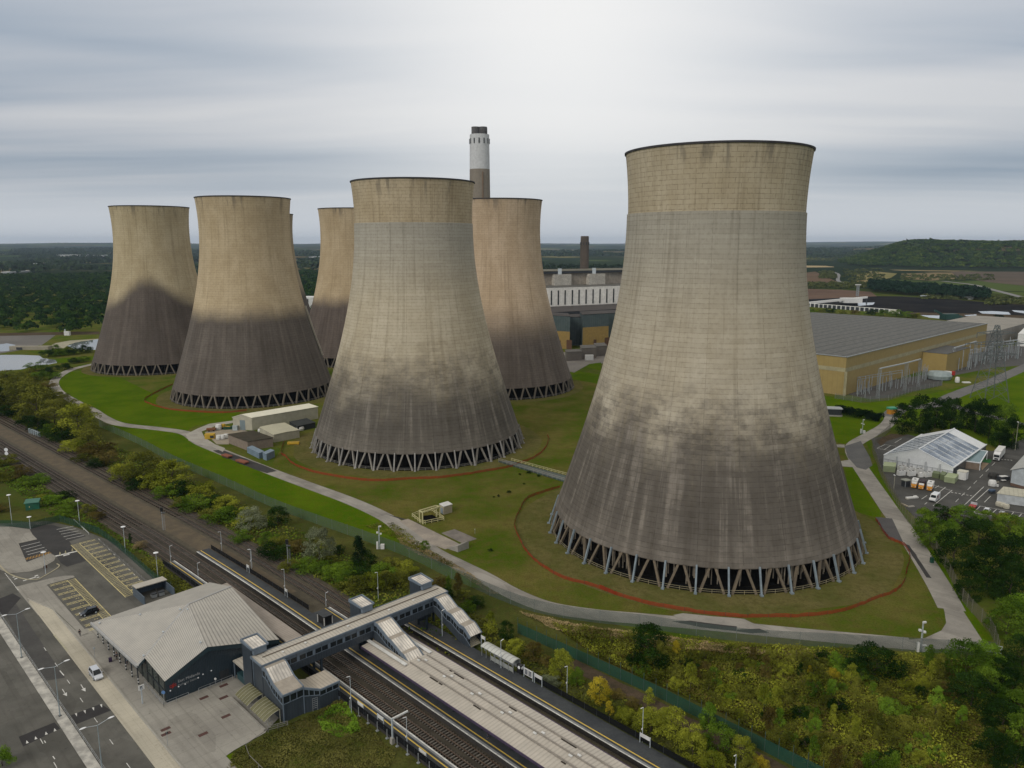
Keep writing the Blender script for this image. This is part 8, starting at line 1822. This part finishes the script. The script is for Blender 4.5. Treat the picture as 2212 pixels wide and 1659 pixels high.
fb = [g('J', 1735, 432), g('J', 1990, 470), g('J', 1985, 352), g('J', 1760, 340)]; cc_ = sum(fb, Vector()) / 4; fb = [cc_ + Vector((sx * 7, sy * 7, 0)) for sx, sy in ((-1, -1), (1, -1), (1, 1), (-1, 1))]
HP = HZ(cc_, 483.9 + .21875 * 1000)
mb = MB()
def lev(z):
  w = 7 * (1 - z / HP * .88) if z < HP * .62 else 7 * (1 - .62 * .88) * (1 - (z / HP - .62) / .38 * .75); return [cc_ + Vector((sx * w, sy * w, z)) for sx, sy in ((-1, -1), (1, -1), (1, 1), (-1, 1))]
zsn = [0, .16, .30, .42, .52, .61, .70, .78, .86, .93, 1.0]; lv = [lev(z * HP) for z in zsn]
for A4, B4 in zip(lv[:-1], lv[1:]):
  for i in range(4):
    j = (i + 1) % 4; mb.beam(A4[i], B4[i], .30); mb.beam(A4[i], B4[j], .15); mb.beam(A4[j], B4[i], .15); mb.beam(B4[i], B4[j], .13)
obj('lattice_body', mb, PYL, root)
ax = (g('J', 2000, 400) - g('J', 1740, 400)).normalized()
for zf, L_ in ((.62, 13), (.76, 17), (.90, 11)):
  mb = MB(); c0 = cc_ + Z * HP * zf
  for sg in (-1, 1):
    tip = c0 + ax * sg * L_
    for off in (-1, 1): mb.beam(c0 + Z * 1.3 + ax.cross(Z) * off * 1.2, tip, .26); mb.beam(c0 - Z * 1.1 + ax.cross(Z) * off * 1.2, tip, .26)
    for f in (.33, .66): p = c0 + ax * sg * L_ * f; mb.beam(p + Z * 1.2 * (1 - f), p - Z * 1.0 * (1 - f), .18)
    mb.beam(tip, tip - Z * 3, .22)
  obj('cross_arm', mb, PYL, root)
# ---- coal yard and conveyor house
COAL = M('coal_ground', (.016, .017, .019), (.032, .030, .028), .02, .95, bump=.2, lo=.3, hi=.7, spec=0)
poly_struct('coal_yard', gl('I', [(60, 745), (700, 712), (1000, 715), (1500, 745), (2212, 800), (2500, 830), (2500, 1010), (1850, 990), (1200, 905), (900, 880), (60, 800)]), COAL, .05)
WAT = M('pale_puddle', (.62, .64, .66), (.55, .57, .60), .02, .08, dirt=0, spec=.6)
for pts in ([(1180, 900), (1420, 905), (1440, 940), (1280, 925)], [(1530, 945), (1870, 950), (1850, 972), (1600, 965)], [(1760, 862), (1900, 860), (2060, 870), (2080, 895), (1990, 893), (1800, 885)], [(2090, 850), (2212, 858), (2350, 870), (2350, 890), (2212, 882), (2120, 868)], [(2020, 955), (2212, 945), (2350, 950), (2350, 985), (2030, 980)], [(555, 778), (740, 775), (720, 798), (580, 808)], [(1620, 900), (1740, 893), (1740, 903), (1640, 910)], [(2040, 935), (2160, 930), (2150, 942)]):
  poly_struct('puddle', gl('I', pts), WAT, .09, 1.5)
poly_struct('brown_ground', gl('I', [(1000, 870), (1750, 885), (2212, 905), (2212, 935), (1400, 905), (1100, 895)]), EARTH, .065)
a, b_, c_ = g('I', 880, 880), g('I', 985, 885), g('I', 60, 815)
root, P4 = bld('coal_shed', 'long low white-roofed coal shed with open dark bays', 'shed', [a, a + (c_ - a) * 1.0, a + (c_ - a) + (b_ - a), b_], hz('I', 880, 880, 845), MAT['dark'], ribbed('white_shed_roof', (.74, .74, .68), 8, .75, .6, 0, None, .1), 0, 0, .6)
e = c_ - a; n = Vector((e.y, -e.x, 0)).normalized()
if n.dot(b_ - a) > 0: n = -n
mb = MB(); hs_ = hz('I', 880, 880, 845)
for k in range(19): p = a + e * k / 18 + n * .2; mb.beam(p, p + Z * hs_, 1.3)
obj('column', mb, MAT['white'], root); mb = MB(); mb.face([a, b_, b_ + Z * hs_, a + Z * hs_]); o2 = Vector(((b_ - a).y, -(b_ - a).x, 0)).normalized() * .15
for i in range(len(mb.v)): mb.v[i] += o2 if o2.dot(e) < 0 else -o2
obj('end_wall', mb, M('cream_end_wall', (.62, .6, .5), None, .3, .7), root)
root = thing('coal_conveyor', 'white raised coal conveyor with boxy transfer house', 'conveyor', g('I', 515, 790)); p0 = g('I', 90, 800) + Z * 3; pm = g('I', 500, 795); hm = hz('I', 500, 795, 740); pe = g('I', 655, 790); he = hz('I', 655, 790, 724)
obj('gallery', MB().beam(p0, pm + Z * hm, 4, 3.2).beam(pm + Z * hm, pe + Z * he, 3.5, 2.6), MAT['white'], root); obj('transfer_house', MB().cbox((pm.x, pm.y, hm * .35), 26, 18, hm * .8), MAT['white'], root); mb = MB()
for dx in (-9, 9): mb.beam((pm.x + dx, pm.y, 0), (pm.x + dx, pm.y, hm * .35), 1.6)
mb.beam(pe, pe + Z * he, 1.4); obj('support', mb, MAT['dark'], root)
root = thing('stacker', 'dark green machine working on the coal yard', 'machine', g('I', 1470, 945)); obj('body', MB().cbox((0, 0, 1), 18, 10, 6, .2), M('machine_green', (.015, .06, .05), None, .2, .6), root, world=False); obj('boom', MB().beam((-8, 0, 6), (-18, 0, 11), 2).beam((6, 0, 6), (16, 0, 3), 2), MC['machine_green'], root, world=False); obj('track', MB().cbox((0, 0, 0), 16, 11, 1, .2), MAT['dark'], root, world=False)
for x, y, w, h, c in [(1950, 978, 150, 62, 'conifer')]: tree_px('I', x, y, w, h, c, 'round', '', None, 'single round dark tree on the bank behind the tan hall')
for x, y, w, h, c in [(120, 885, 120, 50, 'green'), (200, 885, 110, 45, 'olive'), (290, 885, 130, 45, 'dark'), (700, 905, 140, 40, 'dark'), (820, 915, 160, 45, 'green'), (950, 920, 170, 55, 'green'), (1060, 930, 150, 60, 'green'), (1150, 935, 120, 50, 'olive'), (540, 895, 110, 28, 'brown'), (420, 890, 90, 30, 'olive')]: tree_px('I', x, y, w, h, c, 'bush', 'in the line behind the tan hall roof', 'bushes behind the tan hall')
# ---- fields, track and masts under the wooded hill
def field(pts, c1, c2, z, name='field'):
  poly_struct(name, gl('I', pts), M('field_' + str(int(c1[0] * 1000)) + str(int(c1[1] * 1000)), tuple(q * 1.45 for q in c1), tuple(q * 1.45 for q in c2), .006, .95, dirt=.1, spec=0), z)
field([(750, 445), (1300, 425), (2600, 420), (2600, 468), (1600, 465), (1000, 460)], (.30, .225, .11), (.26, .20, .10), .30, 'stubble_field')
field([(1480, 470), (2600, 470), (2600, 600), (2212, 610), (1850, 575), (1560, 520)], (.085, .068, .052), (.07, .057, .045), .26, 'ploughed_field')
field([(620, 432), (1000, 403), (1180, 402), (1290, 418), (1000, 440), (750, 445)], (.12, .085, .05), (.10, .08, .045), .34, 'field')
field([(1080, 408), (1200, 402), (1300, 415), (1200, 430)], (.10, .12, .035), (.085, .11, .03), .38, 'field')
field([(50, 380), (640, 385), (690, 410), (500, 425), (50, 430)], (.27, .21, .12), (.24, .19, .11), .22, 'stubble_field')
field([(50, 300), (300, 275), (560, 280), (330, 320), (200, 340), (50, 340)], (.24, .195, .115), (.22, .18, .11), .22, 'stubble_field')
field([(55, 480), (150, 470), (340, 560), (430, 590), (60, 590)], (.10, .068, .045), (.085, .06, .04), .20, 'ploughed_field')
field([(60, 640), (400, 650), (700, 670), (760, 715), (60, 745)], (.085, .058, .045), (.11, .075, .055), .18, 'bare_ground')
field([(560, 500), (700, 465), (960, 490), (900, 530), (700, 580), (560, 590)], (.19, .155, .075), (.11, .11, .04), .24, 'rough_grassland')
field([(1000, 490), (1500, 480), (1560, 540), (1300, 560), (1000, 540)], (.12, .095, .05), (.16, .125, .07), .22, 'rough_grassland')
field([(1700, 700), (2212, 740), (2500, 780), (2500, 830), (2212, 800), (1900, 770)], (.06, .06, .022), (.085, .075, .03), .16, 'rough_grassland')
mb = MB(); mb.ribbon(smooth_line(gl('I', [(330, 475), (380, 500), (375, 560), (460, 590)])), 9, .45); mb.ribbon(smooth_line(gl('I', [(1400, 565), (1700, 600), (1860, 640), (2212, 730), (2500, 800)])), 13, .48); struct('country_road', mb, M('far_road', (.22, .215, .21), None, .05, .9))
woodmass('scrub_belt', lambda rg: (lambda X, Y: (lambda p: (p.x, p.y))(g('I', X, Y)))(*(lambda k: [(rg.uniform(60, 700), rg.uniform(588, 640)), (rg.uniform(420, 830), rg.uniform(450, 570)), (rg.uniform(60, 560), rg.uniform(345, 375)), (rg.uniform(1850, 2300), rg.uniform(740, 800)), (rg.uniform(1000, 1900), rg.uniform(508, 560)), (rg.uniform(200, 350), rg.uniform(470, 540)), (rg.uniform(1200, 1750), rg.uniform(690, 745))][k])(int(rg.integers(0, 7)))), 900, 26, 5, 2.2, leafmat('scrub_belt_leaves', (.03, .042, .012), (.07, .075, .025)), 9, (3, 7))
for (x, y, ty, lab) in ((565, 715, 605, 'grey lattice lamp tower beside the coal conveyor'), (1465, 412, 364, 'white mast standing at the foot of the wooded hill')):
  p = g('I', x, y); h_ = hz('I', x, y, ty); root = thing('mast', lab, 'mast', p); mb = MB(); lattice(mb, Vector((0, 0, 0)), h_, 3, .6); obj('lattice', mb, GALV, root, world=False); obj('head', MB().cbox((0, 0, h_), 9, 3, 1.5), MAT['white'], root, world=False)
for i, (x, y) in enumerate(((1230, 735), (1665, 745))): lump('white_hut', ['small white hut on the far edge of the coal yard below the plantation', 'small white hut on the bank right of the plantation'][i], 'hut', g('I', x, y), [('body', (0, 0, 0, 12, 6, 4), MAT['white']), ('roof', (0, 0, 4, 12.6, 6.6, 1), MAT['lightsteel'])])
# ================================================================== main station block between the towers
def atd(c, x, d):
  """ground point on picture column x at forward distance d"""
  X = dc(c, x, 0)[0]; return Vector(((X - 1106) / F * (d * _c + HC * _s), d, 0))
def zat(p, c, y): return HZ(p, dc(c, 0, y)[1])
cw = M('cream_boiler_panels', (.88, .85, .78), (.76, .73, .67), .05, .7, dirt=.15); gw = M('stained_grey_panels', (.38, .33, .265), (.29, .255, .21), .04, .8, stretch=(1, 1, .25), dirt=.25)
D0 = 770
a, b_ = atd('K', 150, D0), atd('K', 1400, D0 + 70)
zb_, zt_ = 27, 45
root, P4 = bld('boiler_house', 'long white boiler house with narrow dark vertical windows between the towers', 'power station block', [a, b_, b_ + Vector((6, 60, 0)), a + Vector((-4, 60, 0))], 45, cw, M('boiler_roof', (.12, .115, .10), None, .05, .9))
mb = MB(); d_ = (b_ - a).normalized(); nf = Vector((d_.y, -d_.x, 0))
for k in range(20):
  x = 320 + (k - 2) * 71; p = None
  for q in np.linspace(0, 1, 300):
    w = a + (b_ - a) * q
    if pix(w)[0] >= dc('K', x, 0)[0]: p = w; break
  if p is None: continue
  obj('window', MB().beam(p + nf * .15 + Z * 27.5, p + nf * .15 + Z * 42, 1.25, .5, up=tuple(nf)), MAT['glass'], root)
a2, b2 = a + Vector((0, 40, 0)), b_ + Vector((0, 40, 0))
root, P4 = bld('upper_boiler_block', 'stained grey upper block of the boiler house with white stair bays', 'power station block', [a2, b2, b2 + Vector((6, 60, 0)), a2 + Vector((-4, 60, 0))], 60, gw, M('green_grey_roof', (.15, .14, .10), None, .03, .9), 0, 0, 2)
mb = MB(); mc = MB()
for x in (420, 770):
  for q in np.linspace(0, 1, 400):
    w = a2 + (b2 - a2) * q
    if pix(w)[0] >= dc('K', x, 0)[0]: sb = obj('stair_bay', MB().cbox((w.x, w.y - 3, 45.1), 21, 6, 11.5, math.atan2(d_.y, d_.x)), M('dirty_white_panels', (.55, .52, .45), (.42, .39, .34), .08, .8, dirt=.3), root); obj('vent', MB().cbox((w.x - 2, w.y - 4, 56.7), 4, 3, 6), MAT['lightsteel'], sb); break
mb = MB(); mb.beam(a2 + nf * 2.4 + Z * 58.6, b2 + nf * 2.4 + Z * 58.6, 1.2, 2.2); obj('dark_eave', mb, MAT['dark'], root)
a, b_ = atd('K', 250, 690), atd('K', 1400, 750)
bld('turbine_hall', 'dark flat-roofed turbine hall in front of the white boiler house', 'power station block', [a, b_, b_ + Vector((0, 62, 0)), a + Vector((0, 62, 0))], 27.5, MAT['dark'], M('brown_black_roof', (.045, .038, .034), (.06, .05, .045), .05, .9))
TEAL = ribbed('teal_grey_glazing', (.075, .10, .10), 2.2, .6, .4, 0, (.055, .08, .085), .12); TAN2 = M('ochre_panels', (.30, .20, .06), (.26, .175, .055), .06, .75)
def face_block(x0, x1, d0, d1, h0, hsplit, lab):
  a, b_ = atd('K', x0, d0), atd('K', x1, d1); root, P4 = bld('facade_block', lab, 'power station block', [a, b_, b_ + Vector((0, 30, 0)), a + Vector((0, 30, 0))], h0, TEAL, MC['brown_black_roof'], 0, 0, .4)
  dd = (b_ - a).normalized(); n = Vector((dd.y, -dd.x, 0)) * .25
  if hsplit:
    mb = MB(); mb.face([a + n, b_ + n, b_ + n + Z * hsplit, a + n + Z * hsplit]); o_ = Vector((dd.x, dd.y, 0));
    for p in (a, b_):
      mb.face([p + n, p + n + Vector((0, 30, 0)), p + n + Vector((0, 30, hsplit)), p + n + Z * hsplit])
    w = obj('ochre_panel', mb, TAN2, root); mb = MB()
    p = a + (b_ - a) * .42 + n * 1.6; mb.face([p, p + dd * 3, p + dd * 3 + Z * 7, p + Z * 7]); p = a + (b_ - a) * .85 + n * 1.6; mb.face([p, p + dd * 5, p + dd * 5 + Z * 8, p + Z * 8]); obj('door', mb, M('brown_door', (.11, .055, .03), None, .5, .7), root)
face_block(300, 515, 660, 650, 28, 15, 'teal-glazed block with ochre base, beside the dark-based tower'); face_block(515, 645, 675, 675, 25, 0, 'recessed teal-glazed block between the two ochre-based ones'); face_block(645, 912, 655, 668, 29, 18, 'wide teal-glazed block with ochre base in the middle of the gap'); face_block(912, 1150, 690, 700, 27, 0, 'teal-glazed block partly hidden behind the nearest tower')
GB = M('grey_plant_wall', (.18, .16, .135), (.14, .125, .11), .1, .9)
for i, (x0, x1, yb, yt, dd_) in enumerate(((480, 640, 1420, 1330, 14), (640, 790, 1400, 1290, 18), (790, 900, 1370, 1270, 20), (570, 690, 1215, 1150, 12))):
  a, b_ = g('K', x0, yb), g('K', x1, yb - 8)
  bld('plant_block', ['low grey plant block nearest the dark-based tower', 'low grey plant block in the middle of the gap', 'low grey plant block nearest the big tower', 'small dark green block against the ochre wall'][i], 'building', [a, b_, b_ + Vector((0, dd_, 0)), a + Vector((0, dd_, 0))], max(4, hz('K', x0, yb, yt)), GB if i < 3 else M('dark_green_block', (.035, .06, .04), None, .2, .7), M('grey_plant_roof', (.13, .12, .105), None, .1, .9))
poly_struct('yard', gl('K', [(420, 1330), (1000, 1300), (1000, 1440), (720, 1450), (560, 1540), (470, 1520)]), M('yard_concrete', (.22, .20, .175), (.17, .155, .14), .06, .9), .018)
lump('white_container', 'small white container in front of the grey plant blocks', 'container', g('K', 716, 1410), [('body', (0, 0, 0, 6.5, 3, 4.0), MAT['white'])], .05)
for i, (x, y) in enumerate(((620, 1255), (680, 1250), (760, 1260), (860, 1255))): lump('pipework', 'jumble of dark and grey pipes and ducts on the plant yard', 'pipework', g('K', x, y), [('duct', (0, 0, 2, 8, 3, 2.5), MAT['steel']), ('support', (-2, 0, 0, 1, 2, 2), MAT['dark']), ('tank', (4.5, 1, 0, 3.5, 3.5, 6), MAT['dark'])], .3 * i).__setitem__('group', 'pipework on the plant yard')
dch = 800.0; pc = Vector(((1036.5 - 1106) / F * (dch * _c - (150 - HC) * _s), dch, 0)); ztop = HZ(pc, 291); kk = depth(Vector((pc.x, pc.y, 160))) / F
root = thing('main_chimney', 'tall round chimney with white upper band and dark triple flue tops', 'chimney', pc)
zw, zg = HZ(pc, 366), HZ(pc, 291)
rt_, rb_ = 21 * kk, 23.5 * kk
mb = MB().lathe([(rb_ * 1.15, 0), (rb_, zw * .55), (21.7 * kk, zw)], 40); obj('shaft', mb, M('grey_brown_chimney', (.27, .235, .19), (.22, .19, .155), .06, .9, stretch=(1, 1, .12)), root, world=False).data.polygons.foreach_set('use_smooth', [True] * len(mb.f))
mb = MB().lathe([(21.7 * kk, zw), (20.8 * kk, zg), (17 * kk, zg), (.1, zg)], 40); obj('white_band', mb, M('chimney_white', (.60, .61, .62), (.53, .54, .55), .05, .8, stretch=(1, 1, .15)), root, world=False).data.polygons.foreach_set('use_smooth', [True] * (len(mb.f)))
mb = MB(); hf = HZ(pc, 285.5) - zg + 1
for k in range(4):
  a_ = math.pi / 4 + k * math.pi / 2; mb.tube((11 * kk * math.cos(a_), 11 * kk * math.sin(a_), zg - 1), (11 * kk * math.cos(a_), 11 * kk * math.sin(a_), zg + hf * 2.0), 9 * kk, n=20)
obj('flue', mb, M('sooty_flue', (.075, .072, .075), (.12, .115, .115), .2, .8), root, world=False)
mb = MB()
for k in range(12): a_ = 2 * math.pi * k / 12; mb.beam((21 * kk * math.cos(a_), 21 * kk * math.sin(a_), zg - 9), (21 * kk * math.cos(a_), 21 * kk * math.sin(a_), zg - 4), 1.1)
obj('vent_slot', mb, MAT['dark'], root, world=False)
mb = MB(); a_ = -math.pi / 2 + .35; mb.beam((22.3 * kk * math.cos(a_), 22.3 * kk * math.sin(a_), zw * .5), (21.7 * kk * math.cos(a_), 21.7 * kk * math.sin(a_), zw - 3), 2.6, .6); obj('rust_streak', mb, M('rusty_strip', (.24, .13, .065), (.20, .13, .08), .1, .9), root, world=False)
ds = 905.0; p2 = Vector(((1263 - 1106) / F * (ds * _c), ds, 0)); zt2 = HZ(p2, 510)
root = thing('short_chimney', 'short dark brown chimney rising behind the boiler house', 'chimney', p2); mb = MB().lathe([(9.8 * ds / F, 0), (9.2 * ds / F, zt2 - 10), (8.6 * ds / F, zt2 - 1), (8.0 * ds / F, zt2), (.1, zt2)], 28); obj('shaft', mb, M('dark_brown_chimney', (.125, .10, .08), (.10, .082, .068), .1, .9), root, world=False); mb = MB()
for k in range(10): a_ = 2 * math.pi * k / 10; mb.beam((9 * ds / F * math.cos(a_), 9 * ds / F * math.sin(a_), zt2 - 10), (9 * ds / F * math.cos(a_), 9 * ds / F * math.sin(a_), zt2 - 7), 1.0)
obj('vent_slot', mb, MAT['dark'], root, world=False)
# ================================================================== ponds and far left
PW = M('pond_water', (.16, .18, .19), (.13, .15, .16), .01, .04, dirt=0, spec=.9)
PW2 = M('milky_pond_water', (.20, .22, .23), (.17, .19, .20), .01, .05, dirt=0, spec=.8)
poly_struct('pond', gl('L', [(-200, 1070), (0, 1062), (180, 1062), (340, 1068), (370, 1090), (480, 1105), (495, 1130), (420, 1145), (330, 1150), (180, 1188), (0, 1200), (-200, 1210)]), PW2, .05)
poly_struct('pond', gl('L', [(580, 985), (650, 955), (780, 935), (860, 925), (850, 1020), (690, 1012), (640, 1010)]), PW2, .05)
poly_struct('sand_bank', gl('L', [(420, 990), (480, 960), (600, 938), (860, 922), (860, 930), (700, 945), (600, 970), (550, 1005), (470, 1005)]), M('sand', (.36, .34, .24), (.30, .28, .20), .05, .95), .045)
poly_struct('mud_flat', gl('L', [(-300, 895), (0, 895), (240, 885), (480, 890), (400, 950), (330, 1000), (180, 1020), (0, 1050), (-300, 1060)]), M('grey_mud', (.15, .14, .125), (.11, .105, .095), .03, .9), .035)
poly_struct('shallow_water', gl('L', [(-200, 965), (0, 970), (60, 962), (135, 975), (110, 1000), (130, 1015), (40, 1032), (-200, 1040)]), PW2, .055, 2.0)
poly_struct('pond_bank', gl('L', [(480, 1100), (650, 1085), (820, 1075), (800, 1110), (620, 1125), (500, 1130)]), LAWN, .05, .6)
poly_struct('dark_bank', gl('L', [(-300, 880), (300, 868), (860, 860), (860, 885), (480, 890), (0, 898), (-300, 900)]), EARTH, .05)
root = thing('mast', 'white mast on the bank in front of the wood', 'mast', g('L', 565, 893)); h_ = hz('L', 565, 893, 838); obj('pole', MB().beam((0, 0, 0), (0, 0, h_), .8), MAT['lightsteel'], root, world=False); obj('cabinet', MB().cbox((2, 0, 0), 5, 3, 4), MAT['white'], root, world=False)
lump('sluice', 'pale concrete sluice between the two settling ponds', 'sluice', g('L', 265, 1015), [('wall', (0, 0, 0, 34, 5, 3.0), M('pale_rubble', (.34, .31, .24), None, .1, .9)), ('opening', (-8, -2.6, .2, 5, .5, 2), MAT['dark'])])
def farbox(c, x0, x1, y, hpx, lab, m=MAT['white']):
  X0, Y = dc(c, x0, y); X1, _ = dc(c, x1, y); p, q = G(X0, Y), G(X1, Y); k = depth(p) / F; zt_ = terrain(p.x, p.y)
  for _ in range(3):
    p, q = G(X0, Y, zt_), G(X1, Y, zt_); zt_ = terrain(p.x, p.y)
  h = hpx * CR[c][2] * depth(p) / F
  root = thing('far_warehouse', lab, 'warehouse', (p.x, p.y, zt_));
  obj('wall', MB().prism([(p.x, p.y), (q.x, q.y), (q.x, q.y + 120), (p.x, p.y + 120)], zt_ - 20, zt_ + h), m, root); obj('roof', MB().prism([(p.x - 3, p.y - 3), (q.x + 3, q.y - 3), (q.x + 3, q.y + 123), (p.x - 3, p.y + 123)], zt_ + h + .05, zt_ + h + 3), M('pale_far_roof', (.55, .57, .58), None, .01, .7), root)
farbox('L', 480, 680, 212, 12, 'long white distant warehouse on the left, farther than the wood'); farbox('L', 770, 890, 212, 9, 'white distant warehouse just left of the leftmost tower'); farbox('L', 700, 740, 208, 8, 'tiny white distant building between the two far warehouses'); farbox('L', 0, 46, 162, 8, 'small white distant building at the left edge under the horizon'); farbox('L', 220, 260, 292, 12, 'small white building at the far edge of the wood')
farbox('X', 668, 690, 560, 4, 'white distant building seen between two towers')
pq = G(668, 668); k = depth(pq) / F; root = thing('white_silo_shed', 'bright white shed glimpsed between two rear towers', 'shed', tuple(pq)); obj('wall', MB().cbox((0, 0, 0), 30 * k, 30, 27 * k), MAT['white'], root, world=False); mb = MB()
for dx in (-6, 4): mb.cbox((dx * k, -15.3, 0), 1.6 * k, .5, 24 * k)
obj('dark_strip', mb, MAT['dark'], root, world=False)
# ================================================================== haze
mb = MB().box(-14000, 14000, -14000, 23000, -1.0, 260)
m, t, b = newmat('haze'); t.n.remove(b); pv_ = t.new('ShaderNodeVolumePrincipled'); pv_.inputs['Color'].default_value = (.62, .78, 1.0, 1); pv_.inputs['Density'].default_value = HAZE; pv_.inputs['Anisotropy'].default_value = .2
t.l.new(pv_.outputs[0], t.n['Material Output'].inputs['Volume'])
if HAZE > 0: tag(obj('haze', mb, m), kind='stuff')
